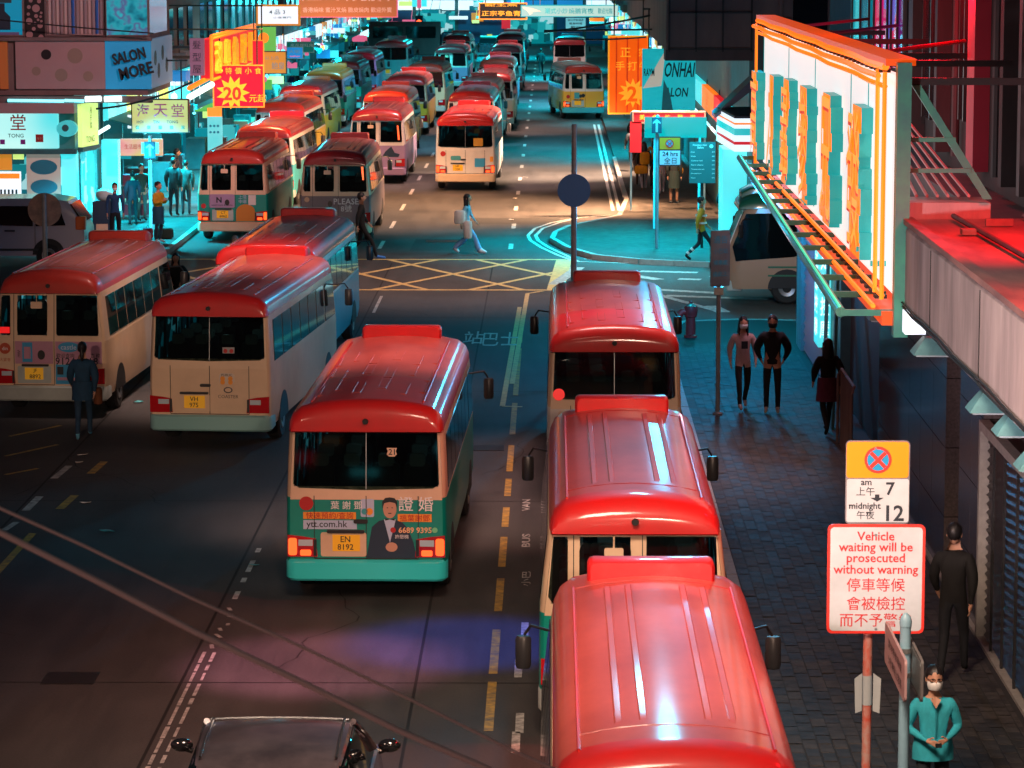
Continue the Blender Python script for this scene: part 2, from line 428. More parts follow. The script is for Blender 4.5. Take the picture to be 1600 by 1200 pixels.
for k in range(-2, 6):
    for s in (1, -1):
        x0 = -11.4+2.35*k
        a = Vector((x0 if s > 0 else x0+3.7, Y0)); b = Vector((x0+3.7 if s > 0 else x0, Y1))
        d = b-a
        ts = sorted(((-11.5-a.x)/d.x, (0.1-a.x)/d.x)); t0, t1 = max(0, ts[0]), min(1, ts[1])
        if t1-t0 < .05: continue
        strip(mb, a+d*t0, a+d*t1, 0.17, 0.0035 if s > 0 else 0.003)
tag(mb.build('yellow_box_junction', M_LINEY2), kind='structure')
mb = MB()
bulb = [(900, 409), (872, 399), (846, 387), (829, 376), (825, 368), (836, 357), (862, 348), (900, 341), (950, 336)]
for off in (0, 12):
    q = [(x+off*(1 if x < 900 else 0.3), y) for x, y in bulb]
    for a, b in zip(q, q[1:]): pstrip(mb, a, b, 0.10, 0.006)
pstrip(mb, (900, 409), (1250, 420), 0.10, 0.008); pstrip(mb, (912, 405), (1250, 416), 0.08, 0.008)
for x in (1.95, 2.15): strip(mb, (x, 101), (x+0.05, 150), 0.10, 0.009)
tag(mb.build('kerbside_double_lines', M_LINEW2), kind='structure')
x = tag(thing('bus_road_lettering', (0, 0, 0), 0, None, None), kind='structure')
fr = F((0, 0, 0.004), (1, 0, 0), (0, 1, 0))
p = P(782, 530); fr.text(x, '巴士', p.x, p.y, w=0.75, h=2.4, m=M_LINEW, bold=0.02)
p = P(740, 528); fr.text(x, '站', p.x, p.y, w=0.42, h=2.2, m=M_LINEW, bold=0.02)
for py, t in ((790, 'VAN'), (845, 'BUS'), (905, '小巴')):
    p = P(822, py); fr.text(x, t, p.x, p.y, w=1.0, h=0.12, m=M_LINEW, bold=0.02, rot=PI/2)
random.seed(31)
mb = MB()
for (x, y, n_) in ((-6.5, 38, 26), (-3.2, 36, 18), (-5.6, 47, 20), (-2.8, 72, 20), (-3, 88, 20), (-6.2, 33, 20), (-1.1, 50, 16), (-8.2, 48, 18)):
    a_ = random.uniform(-.6, .6)
    for q in range(n_):
        a_ += random.uniform(-.5, .5); a_ *= .92; nx, ny = x+.28*math.sin(a_), y+.28*math.cos(a_); strip(mb, (x, y), (nx, ny), random.uniform(.008, .022), 0.0016); x, y = nx, ny
tag(mb.build('road_cracks', M_JOINT), kind='structure')
# covers and patches let into the carriageway
M_IRON = mat('cast_iron_cover', (0.03, 0.03, 0.032), 0.4, metal=0.6, col2=(0.06, 0.055, 0.05), scale=20)
for px, py, w, h, lab in ((470, 378, .7, .9, 'iron cover in the road near the man in black'), (690, 377, .9, .6, 'iron cover in the road beside the crossing woman'), (760, 700, .6, .6, 'iron cover right of the teal wrapped minibus'), (110, 1060, .6, .6, 'iron cover low at the left in the empty lane')):
    p = P(px, py); mb = MB(); mb.box(-w/2, w/2, -h/2, h/2, 0, .006); o = mb.build('manhole_cover', M_IRON); o.location = (p.x, p.y, 0.002); tag(o, lab, 'manhole cover')
mb = MB()
for (x0, x1, y0, y1) in ((-3.6, -2.2, 52, 57.5), (-3.9, -2.0, 87.5, 91), (-2.9, 0.3, 96, 98.2)): mb.poly([(x0, y0, .0012), (x1, y0+.05, .0012), (x1-.05, y1, .0012), (x0+.04, y1, .0012)])
tag(mb.build('road_patches', mat('patch_asphalt', (0.018, 0.018, 0.02), 0.8, col2=(0.035, 0.035, 0.035), scale=12)), kind='structure')
# litter on the road
random.seed(5)
for px, py, c in ((216, 628, M_CYAN), (131, 710, M_WHITE), (123, 722, M_WHITE), (135, 785, M_WHITE), (167, 830, M_CYAN), (395, 882, M_CYAN), (800, 343, M_WHITE), (820, 277, M_WHITE), (805, 310, M_WHITE)):
    p = P(px, py, 0.02); mb = MB(); pts = [(0.09*math.cos(q)*random.uniform(0.6, 1.3), 0.07*math.sin(q)*random.uniform(0.5, 1.2), random.uniform(0, 0.03)) for q in (0, 1, 2, 3, 4, 5)]
    mb.prism(pts, (0, 0, 0.006)); o = mb.build('paper_scrap', c); o.location = (p.x, p.y, 0.006)
    tag(o, 'crumpled scrap of pale paper lying on the dark road', 'litter', 'scraps of paper on the road')
# ------------------------------------------------------------------ pavements
PZ = 0.13
def slab(name, pts, m=M_PAVE):
    mb = MB(); mb.prism([(a, b, 0.001) for a, b in pts], (0, 0, PZ-0.001)); return tag(mb.build(name, m), kind='structure')
def xy(px, py, z=PZ): q = P(px, py, z); return (q.x, q.y)
near = slab('near_pavement', [(2.35, 12), (5.3, 12), (5.5, 70.0), (4.2, 70.2), (2.9, 69.8), (2.35, 67.5)], M_PJ)
cor = [xy(*q) for q in ((1300, 412), (1110, 410), (1000, 405), (930, 398), (888, 386), (863, 372), (868, 362), (890, 352), (930, 344), (968, 336))]
cornerpts = cor+[(2.45, 104), (2.45, 262), (5.05, 262), (5.05, 86), (30, 86), (30, cor[0][1])]
cs = slab('corner_pavement', cornerpts[::-1], M_PAVE)
slab('left_pavement', [(-10.5, 85.5), (-10.4, 262), (-14.2, 262), (-14.2, 93.5), (-60, 93.5), (-60, 88.5), (-12, 88.2), (-11, 87.2)])
slab('near_left_pavement', [(-13.2, 12), (-13.2, 66), (-14.5, 67.5), (-60, 67.5), (-60, 12)])
def kerbline(pts, parent, w=0.14, z=PZ+0.012, step=0.9, n=40):
    k = 0
    for a, b in zip(pts, pts[1:]):
        a = Vector((a[0], a[1], 0)); b = Vector((b[0], b[1], 0)); L = (b-a).length; m = max(1, round(L/step)); d = (b-a)/L; s = Vector((-d.y, d.x, 0))*w/2
        for i in range(m):
            k += 1
            if k > n: return
            p = a+(b-a)*(i/m)+d*0.008; q = a+(b-a)*((i+1)/m)-d*0.008
            mb = MB(); mb.prism([p-s, q-s, q+s, p+s], (0, 0, z+random.uniform(-0.003, 0.003))); mb.build('kerb_stone', M_KERB, parent)
kerbline([(x-0.0, y) for x, y in cor]+[(2.45, 104), (2.45, 125)], cs, n=70)
kerbline([(-10.43, 86.5), (-10.40, 122)], bpy.data.objects['left_pavement'], n=40)
kerbline([(5.4, 70.0), (4.2, 70.2), (2.9, 69.8), (2.4, 67.5), (2.35, 24)], near, n=60)
# paving bricks near the viewer
def bricks(parent, x0, x1, y0, y1, bw, bl, maxn, region=None):
    cand = []
    ny = int((y1-y0)/bw); nx = int((x1-x0)/bl)
    for j in range(ny):
        for i in range(nx+1):
            a = x0+i*bl; b = min(a+bl, x1); q = bw/2 if i % 2 else 0
            if b-a > 0.04: cand.append((a, b, y0+j*bw+q, y0+(j+1)*bw+q))
    cand.sort(key=lambda c: c[2]*1.0-c[0]*0.3)
    shared = {}
    rest = MB()
    for k, (a, b, c, d) in enumerate(cand):
        h = random.uniform(0.003, 0.010); mi = random.random() < 0.45
        if k < maxn:
            key = (round(b-a, 3), mi, k % 3)
            if key not in shared:
                mb = MB(); w, l = (b-a)/2-0.006, bw/2-0.010
                mb.add([(-w, -l, 0), (w, -l, 0), (w, l, 0), (-w, l, 0), (-w+0.006, -l+0.006, h), (w-0.006, -l+0.006, h), (w-0.006, l-0.006, h), (-w+0.006, l-0.006, h)], [(4, 5, 6, 7), (0, 1, 5, 4), (1, 2, 6, 5), (2, 3, 7, 6), (3, 0, 4, 7)])
                shared[key] = mb.mesh('paving_brick', [M_PAVE, M_PAVE2][mi])
            o = bpy.data.objects.new('paving_brick', shared[key]); COL.objects.link(o); o.parent = parent; o.location = ((a+b)/2, (c+d)/2, PZ)
        else:
            w, l, cx, cy = (b-a)/2-0.006, (d-c)/2-0.010, (a+b)/2, (c+d)/2
            rest.add([(cx-w, cy-l, PZ+h), (cx+w, cy-l, PZ+h), (cx+w, cy+l, PZ+h), (cx-w, cy+l, PZ+h)], [(0, 1, 2, 3)], int(mi))
    o = rest.build('paving_field', [M_PAVE, M_PAVE2], parent); o['kind'] = 'stuff'
bricks(near, 2.45, 5.0, 26.5, 66, 0.36, 0.155, 290)
mb = MB()
for j in range(30):
    for i in range(22):
        a, b = 2.75+i*0.3+(0.15 if j % 2 else 0), 87.9+j*0.5
        if a > 4.75 and b > 85: continue
        h = random.uniform(0.004, 0.010); mb.add([(a, b, PZ+h), (a+0.29, b, PZ+h), (a+0.29, b+0.48, PZ+h), (a, b+0.48, PZ+h)], [(0, 1, 2, 3)], random.random() < 0.4)
o = mb.build('paving_field', [M_PAVE, M_PAVE2], cs); o['kind'] = 'stuff'
# ------------------------------------------------------------------ surfaces of buildings
M_CONC = mat('stained_concrete', (0.20, 0.17, 0.17), 0.8, col2=(0.42, 0.36, 0.35), scale=1.6, bump=0.3, stretch=(1, 0.9, 0.22), detail=10)
M_CONC2 = mat('painted_render', (0.22, 0.16, 0.15), 0.8, col2=(0.13, 0.10, 0.10), scale=1.0, bump=0.15, stretch=(1, 1, 0.2))
M_ROOFTOP = mat('canopy_roof_felt', (0.30, 0.16, 0.14), 0.6, col2=(0.12, 0.07, 0.07), scale=1.6, bump=0.4, stretch=(1, 0.35, 1))
M_GRAN = mat('polished_granite', (0.07, 0.06, 0.062), 0.13, col2=(0.12, 0.10, 0.105), scale=30, spec=0.6)
M_WALLT = mat('teal_tiled_wall', (0.05, 0.16, 0.17), 0.5, col2=(0.03, 0.10, 0.11), scale=2)
M_WALLD = mat('dark_wall', (0.045, 0.035, 0.04), 0.7, col2=(0.09, 0.06, 0.065), scale=1.5, stretch=(1, 1, 0.2))
M_WALLD2 = mat('sooty_wall', (0.03, 0.02, 0.022), 0.85, col2=(0.05, 0.035, 0.04), scale=1.5, stretch=(1, 1, 0.2))  # a darker wall tone, varied at random
M_SHUT = mat('shutter_slats', (0.05, 0.05, 0.06), 0.4, metal=0.4, col2=(0.03, 0.03, 0.035), scale=3)
M_WIN = mat('dark_window_glass', (0.01, 0.014, 0.02), 0.06, spec=0.6)
G_SHOP = glowmat('cyan_shop_interior', [(0.0, 0.10, 0.12), (0.0, 0.28, 0.32), (0.01, 0.45, 0.50), (0.03, 0.62, 0.66), (0.10, 0.75, 0.78), (0.0, 0.18, 0.25), (0.5, 0.95, 1.0)], 0.62, 1.9)
G_SHOP2 = glowmat('warm_shop_interior', [(0.25, 0.10, 0.02), (0.7, 0.35, 0.1), (0.9, 0.6, 0.3), (0.10, 0.05, 0.03), (0.0, 0.35, 0.4)], 0.8, 1.8)
G_SHOP3 = glowmat('deep_cyan_interior', [(0.0, 0.05, 0.08), (0.0, 0.12, 0.18), (0.0, 0.22, 0.30), (0.0, 0.32, 0.40), (0.05, 0.55, 0.6)], 0.7, 0.9)
G_PURP = glowmat('violet_window_light', [(0.10, 0.0, 0.12), (0.5, 0.0, 0.12), (0.12, 0.1, 0.5), (0.0, 0.3, 0.6), (0.6, 0.02, 0.10)], 0.9, 0.8)
T_CY = mat('cyan_tube_light', (0.8, 0.9, 0.9), 0.4, emit=(0.15, 0.9, 1.0), es=1.3, sample=False)
T_WH = mat('white_tube_light', (0.9, 0.9, 0.9), 0.4, emit=(0.7, 1.0, 1.0), es=1.5, sample=False)
# ---------------- right hand near building
RB = thing('granite_clad_building', (5.3, 47, 0), 0, 'dark building with polished granite piers and shuttered shops beside the near pavement', 'building')
def rb(mb, name, m, **k):
    o = mb.build(name, m, None, **k); o.parent = RB; o.matrix_parent_inverse = Matrix.Translation(-RB.location); return o
WX = 5.12
mb = MB(); mb.box(WX+0.25, 16, 10, 69.8, 0, 5.0); rb(mb, 'core_wall', M_WALLD)
mb = MB(); mb.box(6.0, 16, 10, 69.5, 5.0, 34); rb(mb, 'upper_wall', M_WALLD2)
# granite panels in piers
for (a, b) in ((25.0, 33.8), (37.5, 39.7), (41.1, 49.6)):
    n = max(1, round((b-a)/1.45)); 
    for i in range(n):
        for j, (z0, z1) in enumerate(((0.15, 0.93), (0.93, 1.84), (1.84, 2.75), (2.75, 3.6), (3.6, 4.3))):
            y0 = a+(b-a)*i/n; y1 = a+(b-a)*(i+1)/n
            mb = MB(); mb.box(WX, WX+0.25, y0+0.008, y1-0.008, z0+0.006, z1-0.006); rb(mb, 'granite_panel', M_GRAN)
mb = MB(); mb.box(WX-0.06, WX+0.25, 12, 52, 0.12, 0.17); mb.box(WX-0.03, WX+0.25, 12, 69.8, 0.0, 0.12); rb(mb, 'skirting_ledge', M_KERB)
mb = MB()
for z in [0.2+0.105*i for i in range(23)]:
    mb.prism([(WX+0.02, 33.9, z), (WX+0.10, 33.9, z+0.085), (WX+0.12, 33.9, z+0.085), (WX+0.04, 33.9, z)], (0, 3.4, 0))
o = rb(mb, 'louvre_slat', M_SHUT); o['kind'] = 'stuff'
for y in (34.6, 35.6, 36.5):
    mb = MB(); mb.box(WX-0.02, WX+0.01, y, y+0.05, 0.15, 2.62); rb(mb, 'grille_bar', M_DARK)
mb = MB(); mb.box(WX-0.06, WX+0.06, 37.36, 37.48, 0.1, 2.75); mb.box(WX-0.06, WX+0.06, 33.8, 37.35, 2.64, 2.75); rb(mb, 'door_frame', M_KERB)
# entrance beyond the pier, then the far shutter with its lit column sign
mb = MB(); mb.box(WX+0.20, WX+0.24, 49.7, 60, 0.15, 3.4); rb(mb, 'dark_doorway', M_BLACK)
for a, b in ((60.3, 64.6),):
    for j in range(16):
        z = 0.2+j*0.17
        mb = MB(); mb.prism([(WX+0.0, a, z), (WX+0.06, a, z+0.15), (WX+0.08, a, z+0.15), (WX+0.08, a, z)], (0, b-a, 0)); rb(mb, 'roller_slat', mat('roller_slat_blue', (0.07, 0.09, 0.14), 0.35, metal=0.3))
mb = MB(); mb.box(WX-0.04, WX+0.25, 64.7, 65.9, 0.13, 3.4); rb(mb, 'pale_pier', M_CONC)
mb = MB(); mb.box(WX+0.02, WX+0.25, 56.5, 60.2, 0.13, 3.6); rb(mb, 'painted_pier', M_WALLT)
mb = MB(); mb.box(WX-0.2, WX+0.25, 37.0, 69.0, 3.4, 4.3); rb(mb, 'soffit_beam', M_WALLD)
for k, (y, z) in enumerate(((57.8, 2.9), (55.9, 2.9))):
    mb = MB(); mb.prism([(WX-0.12, y-0.12, z), (WX-0.12, y+0.12, z), (WX-0.35, y-1.8, 0.14), (WX-0.35, y-2.05, 0.14)], (0.05, 0, 0)); rb(mb, 'leaning_board', mat('board_teal', (0.02, 0.17, 0.16), 0.5))
# canopy slab
mb = MB(); mb.prism([(4.0, 14, 4.22), (4.0, 14, 5.12), (4.06, 14, 5.20), (6.0, 14, 5.20), (6.0, 14, 5.0), (4.35, 14, 5.0), (4.2, 14, 4.22)], (0, 22.4, 0)); rb(mb, 'canopy', M_CONC, smooth=False)
mb = MB(); mb.prism([(4.10, 14, 5.203), (6.0, 14, 5.203), (6.0, 14, 5.23), (4.10, 14, 5.21)], (0, 22.4, 0)); mb.box(3.97, 4.10, 14, 36.3, 5.19, 5.25); rb(mb, 'canopy_roof', M_ROOFTOP)
for y in (18, 21.9, 25.8, 29.7, 33.6):
    mb = MB(); mb.box(3.992, 4.0, y, y+0.025, 4.22, 5.12); rb(mb, 'canopy_joint', M_BLACK)
for y0, y1, z in ((24.0, 36.2, 4.30), (26.0, 36.0, 4.26)):
    mb = MB(); mb.tube([(3.97, y0+(y1-y0)*k/10, z+0.015*math.sin(k*1.9)) for k in range(11)], 0.012, 6); rb(mb, 'clipped_cable', M_BLACK)
for (x, y, w, d, h) in ((4.5, 29.5, .3, .2, .05), (5.0, 32.2, .2, .3, .05), (4.4, 34.2, .15, .2, .06), (5.2, 30.6, .3, .15, .05), (4.8, 35.3, .3, .08, .08)):
    mb = MB(); mb.box(x, x+w, y, y+d, 5.23, 5.23+h); rb(mb, 'rooftop_debris', M_ROOFTOP)
for x in (4.6, 5.4): mb = MB(); mb.tube([(x, 20, 5.27), (x+.1, 30, 5.27), (x-.05, 36.2, 5.27)], 0.03, 6); rb(mb, 'rooftop_pipe', M_WALLD)
mb = MB(); mb.box(3.93, 5.0, 36.42, 37.3, 5.12, 5.40); rb(mb, 'canopy_end_beam', M_CONC)
mb = MB(); mb.box(4.25, 5.1, 36.5, 66, 4.3, 4.42); rb(mb, 'rear_canopy', M_WALLD)
# ribs, pipes, lit windows up the wall behind the neon sign
for y, w, m in ((44.0, 0.75, mat('red_lit_pilaster', (0.45, 0.02, 0.05), 0.6)), (41.2, 0.3, M_WALLD2), (39.6, 0.25, M_WALLD), (48.3, 0.3, M_WALLD), (51.6, 0.6, M_WALLD), (36.4, 0.3, M_WALLD2)):  # red light on one pilaster is put into its base colour
    mb = MB(); mb.box(5.78, 5.998, y, y+w, 5.22, 20); rb(mb, 'pilaster', m)
for y in (42.6, 46.9, 38.3, 35.2, 53.6):
    mb = MB(); mb.tube([(5.9, y, 5.25), (5.9, y, 20)], 0.06, 8); rb(mb, 'drain_pipe', M_WALLD, smooth=True)
for y0, y1, z0, z1, m in ((54.2, 56.2, 6.2, 9.5, G_PURP), (56.9, 59.2, 5.9, 9.5, G_PURP), (60.2, 63.5, 5.6, 9.5, G_SHOP3), (45.6, 46.6, 5.8, 9, M_WIN), (49.2, 51.2, 5.6, 9, M_WIN)):
    mb = MB(); mb.box(5.94, 5.996, y0, y1, z0, z1); w = rb(mb, 'window', m)
    mb = MB(); mb.box(5.90, 5.94, y0-0.08, y0, z0, z1); mb.box(5.90, 5.94, y1, y1+0.08, z0, z1); mb.box(5.90, 5.94, (y0+y1)/2-0.04, (y0+y1)/2+0.04, z0, z1); f = mb.build('window_frame', M_DARK, w); f.matrix_parent_inverse = Matrix.Identity(4)
# ---------------- right hand far building beyond the side street
FB = thing('corner_tenement', (5, 86, 0), 0, 'tenement with overhanging upper floor at the far corner of the side street', 'building')
def fb(mb, name, m, **k):
    o = mb.build(name, m, None, **k); o.parent = FB; o.matrix_parent_inverse = Matrix.Translation(-FB.location); return o
mb = MB(); mb.box(5.3, 40, 86.2, 128, 0.0, 5.6); fb(mb, 'ground_floor_wall', M_WALLT)
mb = MB(); mb.box(3.0, 40, 84.2, 128, 5.6, 34); fb(mb, 'upper_wall', M_CONC2)
mb = MB(); mb.box(3.0, 5.3, 84.6, 86.0, 5.3, 5.6); fb(mb, 'overhang_beam', M_WALLD)
mb = MB()
for x in (3.05, 3.75, 4.45, 5.2): mb.box(x, x+0.05, 84.05, 84.15, 5.55, 8)
for z in (5.6, 6.55, 7.6): mb.box(3.05, 5.25, 84.05, 84.15, z, z+0.05)
fb(mb, 'sign_scaffold', M_BLACK)
for x, z in ((5.6, 5.9), (5.55, 4.4)):
    mb = MB(); mb.box(x, x+0.62, 83.85, 84.2 if z > 5 else 86.2, z, z+0.5); u = fb(mb, 'air_conditioner', M_CONC)
for x in (6.3, 7.6, 9.2, 11.0):
    mb = MB(); mb.box(x, x+0.9, 84.14, 84.19, 6.0, 7.4); w = fb(mb, 'window', M_WIN)
for x in (5.98, 8.8, 10.5): mb = MB(); mb.tube([(x, 84.1, 5.7), (x, 84.1, 12)], 0.06, 8); fb(mb, 'drain_pipe', M_CONC2)
mb = MB(); mb.box(5.5, 12, 86.15, 86.19, 0.3, 3.0); fb(mb, 'side_shopfront', G_SHOP3)
mb = MB(); mb.prism([(4.3, 84.3, 3.9), (5.35, 84.3, 4.9), (5.35, 84.3, 4.6), (4.3, 84.3, 3.8)], (0, 1.8, 0)); fb(mb, 'folded_awning', mat('awning_navy', (0.03, 0.05, 0.12), 0.5, coat=0.3))
# ---------------- shopfront rows
def shop(parent, xw, y0, y1, side, g, fascia=None, awn=None, text=None, tm=None, z1=2.9):
    """one shop in a street wall; side +1 = faces +x, -1 = faces -x"""
    s = side
    def B(mb, d0, d1, a, b, c, d): mb.box(*sorted((xw+s*d0, xw+s*d1)), a, b, c, d)
    mb = MB(); B(mb, -1.6, -1.5, y0+0.15, y1-0.15, 0.15, z1); mb.build('lit_interior', g, parent)
    mb = MB(); B(mb, -1.5, 0.02, y0, y0+0.16, 0.13, z1+0.9); mb.build('pier', M_WALLT, parent)
    mb = MB(); B(mb, -1.5, -0.2, y0+0.3, y1-0.3, z1-0.12, z1-0.06); mb.build('ceiling_tube', T_CY, parent)
    n = random.randint(2, 3)
    for i in range(n):
        a = y0+0.3+(y1-y0-0.6)*i/n; h = random.uniform(0.7, 2.2)
        mb = MB(); B(mb, -0.9+random.uniform(0, 0.5), -0.25, a, a+(y1-y0-0.6)/n*0.7, 0.14, h); mb.build('display_stand', random.choice([G_SHOP3, M_WALLT, G_SHOP, M_WALLD]), parent)
    mb = MB(); B(mb, 0.0, 0.18, y0+0.05, y1-0.05, z1, z1+0.75); fo = mb.build('fascia_sign', fascia or G_SHOP3, parent)
    if text:
        fr = F((xw+s*0.18, (y0+y1)/2, z1+0.38), (0, s, 0), (0, 0, 1)); fr.text(fo, text, 0, 0, h=0.42, m=tm or M_INKR, n=0.01, bold=0.01)
    if awn:
        mb = MB(); mb.prism([(xw, y0+0.1, z1+0.1), (xw+s*1.3, y0+0.1, z1-0.25), (xw+s*1.3, y0+0.1, z1-0.42), (xw+s*1.26, y0+0.1, z1-0.42), (xw+s*1.26, y0+0.1, z1-0.28), (xw, y0+0.1, z1+0.04)], (0, y1-y0-0.2, 0)); mb.build('awning', awn, parent)
    if random.random() < 0.7:
        mb = MB(); B(mb, 0.25, 0.31, y0+0.4, y1-0.4, z1-0.28, z1-0.22); mb.build('tube_lamp', random.choice([T_CY, T_WH]), parent)
A_CY = mat('awning_teal', (0.02, 0.22, 0.24), 0.5); A_RED = mat('awning_red', (0.4, 0.02, 0.03), 0.5); A_GR = mat('awning_green', (0.03, 0.22, 0.06), 0.5)
L_YG = mat('lightbox_yellow_green', (0.6, 0.7, 0.3), 0.5, emit=(0.62, 0.85, 0.20), es=0.9, sample=False)
L_CY = mat('lightbox_cyan', (0.3, 0.7, 0.7), 0.5, emit=(0.05, 0.72, 0.78), es=0.9, sample=False)
L_WH = mat('lightbox_white', (0.8, 0.8, 0.8), 0.5, emit=(0.72, 0.85, 0.95), es=1.0, sample=False)
L_OR = mat('lightbox_orange', (0.8, 0.3, 0.05), 0.5, emit=(1.0, 0.20, 0.01), es=0.9, sample=False)
L_RD = mat('lightbox_red', (0.4, 0.01, 0.02), 0.5, emit=(0.72, 0.006, 0.02), es=0.7, sample=False)
L_GR = mat('lightbox_green', (0.1, 0.4, 0.1), 0.5, emit=(0.15, 0.55, 0.08), es=0.6, sample=False)
L_BL = mat('lightbox_blue', (0.02, 0.2, 0.5), 0.5, emit=(0.01, 0.22, 0.55), es=0.7, sample=False)
L_PK = mat('lightbox_pink', (0.7, 0.2, 0.3), 0.5, emit=(0.8, 0.12, 0.25), es=0.8, sample=False)
L_AM = mat('lightbox_amber', (0.6, 0.25, 0.03), 0.5, emit=(0.55, 0.20, 0.02), es=0.8, sample=False)
T_AM = mat('amber_bulb', (0.9, 0.5, 0.2), 0.4, emit=(1.0, 0.45, 0.12), es=1.6, sample=False)
words = ['茶餐廳', '藥房', '金行', '眼鏡', '手機', '美容', '書局', '粥麵', '鞋店', '旅遊', '燒臘', '甜品', '電器', '時裝', '玩具', '海味']
SHOPS = []
random.seed(21)
def row(label, nm, xw, y0, y1, side, up_m, warm=False, ups=0.0, step=5.2, dim=False):
    b = thing(nm, (xw, y0, 0), 0, label, 'building')
    kids = []
    before = set(bpy.data.objects)
    y = y0; i = 0
    while y < y1-2:
        ye = min(y+step*random.uniform(0.8, 1.15), y1)
        shop(b, xw, y, ye, side, random.choice([G_SHOP2, G_SHOP2, G_SHOP]) if warm else random.choice([G_SHOP, G_SHOP, G_SHOP3]),
             random.choice([L_CY, L_BL, L_WH, L_CY, L_AM, L_YG] if not warm else [L_OR, L_AM, L_RD, L_CY]), random.choice([None, A_CY, A_CY, A_GR if not warm else A_RED]), random.choice(words), random.choice([M_INKR, M_INKW, M_INK]))
        y = ye
    mb = MB(); mb.box(*sorted((xw+side*ups, xw-side*22)), y0, y1, 3.72, 30); mb.build('upper_wall', up_m, b)
    mb = MB(); mb.box(*sorted((xw-side*1.62, xw-side*22)), y0, y1, 0.0, 3.70); mb.build('rear_wall', M_WALLT, b)
    yy = y0+1.2; 
    while yy < y1-2:
        for z in (4.5, 7.7, 10.9, 14.1):
            mb = MB(); mb.box(*sorted((xw+side*(ups+0.01), xw+side*(ups+0.06))), yy, yy+1.5, z, z+1.5); mb.build('window', M_WIN if dim else random.choice([M_WIN, M_WIN, G_SHOP3, G_SHOP]), b)
            if random.random() < (0.8 if dim else 0.35):
                mb = MB(); mb.box(*sorted((xw+side*(ups+0.06), xw+side*(ups+0.6))), yy+0.3, yy+1.1, z-0.6, z-0.1); mb.build('air_conditioner', M_CONC, b)
        yy += 3.2
    yy = y0+0.5
    while yy < y1-0.5:
        zc = random.uniform(2.2, 3.6); xx = xw+side*random.uniform(0.2, 1.3); r = random.uniform(0.05, 0.13)
        mb = MB(); mb.ell((xx, yy, zc), (r, r, r*random.uniform(.7, 1.6)), 8, 6); mb.tube([(xx, yy, zc+r), (xx, yy, 3.75)], .008, 4); mb.build('hanging_bulb', random.choice([T_WH, T_CY, T_CY, T_CY, L_PK if side > 0 else L_OR, T_AM]), b, smooth=True)
        if random.random() < .6:
            w_, h_ = random.uniform(.4, 1.1), random.uniform(.25, .7); zz_ = random.uniform(1.6, 3.2); x2 = xw+side*random.uniform(.15, .5)
            mb = MB(); mb.box(min(x2, x2+side*w_), max(x2, x2+side*w_), yy+.3, yy+.36, zz_, zz_+h_); mb.build('small_hanging_sign', random.choice([L_CY, L_BL, G_SHOP3, L_WH, L_YG, L_PK, L_GR, G_SHOP, G_SHOP3]), b)
        if random.random() < .5:
            x2 = xw+side*random.uniform(.3, .9); mb = MB(); mb.box(x2-.35, x2+.35, yy, yy+random.uniform(.5, 1.2), PZ, PZ+random.uniform(.4, 1.3)); mb.build('goods_crate', random.choice([M_WALLT, G_SHOP3, M_WALLD, M_CREAM]), b)
        yy += random.uniform(.7, 1.5)
    off = Matrix.Translation(-b.location)
    for c in b.children: c.matrix_parent_inverse = off
    return b
row('long left block of cyan lit shops starting behind the first parked minibuses', 'shophouse_block', -14.0, 99.8, 128, 1, M_CONC2, dim=True)
row('second left block of glowing cyan shops behind the crowd', 'shophouse_block', -14.2, 128.2, 168, 1, M_WALLT)
row('third left block, dimmer teal shops far up the street', 'shophouse_block', -14.0, 168.2, 215, 1, M_CONC2)
row('last left block of small bright shops before the end of the street', 'shophouse_block', -14.2, 215.2, 262, 1, M_WALLT)
row('far right block of shops behind the orange banner', 'shophouse_block', 5.3, 128.2, 190, -1, M_WALLT)
row('last right block of shops near the end of the street', 'shophouse_block', 5.3, 190.2, 262, -1, M_CONC2)
random.seed(8)
for (y0, y1, g, fa) in ((88.5, 94, G_SHOP, L_CY), (94, 101, G_SHOP2, L_RD), (101, 109, G_SHOP2, L_OR), (109, 118, G_SHOP, L_CY), (118, 127.8, G_SHOP2, L_AM)):
    st = set(FB.children); shop(FB, 5.28, y0, y1, -1, g, fa, None, random.choice(words), M_INKW)
    for c in FB.children:
        if c not in st: c.matrix_parent_inverse = Matrix.Translation(-FB.location)
# end of the street
EB = thing('end_block', (0, 268, 0), 0, 'wide block closing the far end of the street, blue shutters between lit shops', 'building')
mb = MB(); mb.box(-60, 60, 268, 290, 0, 26); o = mb.build('wall', M_WALLT, EB); o.matrix_parent_inverse = Matrix.Translation(-EB.location)
def eb(mb, name, m): o = mb.build(name, m, EB); o.matrix_parent_inverse = Matrix.Translation(-EB.location); return o
x = -30
M_BSH = mat('blue_shutter', (0.02, 0.12, 0.28), 0.5)
while x < 14:
    w = random.uniform(2.2, 4.2); m = random.choice([G_SHOP, G_SHOP, G_SHOP3, M_BSH])
    if -8.6 < x < -6: m = M_BSH
    mb = MB(); mb.box(x, x+w-0.3, 267.9, 267.97, 0.2, 2.9); eb(mb, 'shopfront' if m != M_BSH else 'shutter', m)
    mb = MB(); mb.box(x, x+w-0.3, 267.7, 267.9, 3.0, 3.8); eb(mb, 'fascia_sign', random.choice([L_CY, L_WH, L_BL, L_CY])); x += w
for xx in range(-28, 16, 4):
    for z in (5, 8.2, 11.4, 14.6): mb = MB(); mb.box(xx, xx+1.8, 267.93, 267.98, z, z+1.5); eb(mb, 'window', random.choice([M_WIN, G_SHOP3, M_WIN, G_SHOP]))
random.seed(77)
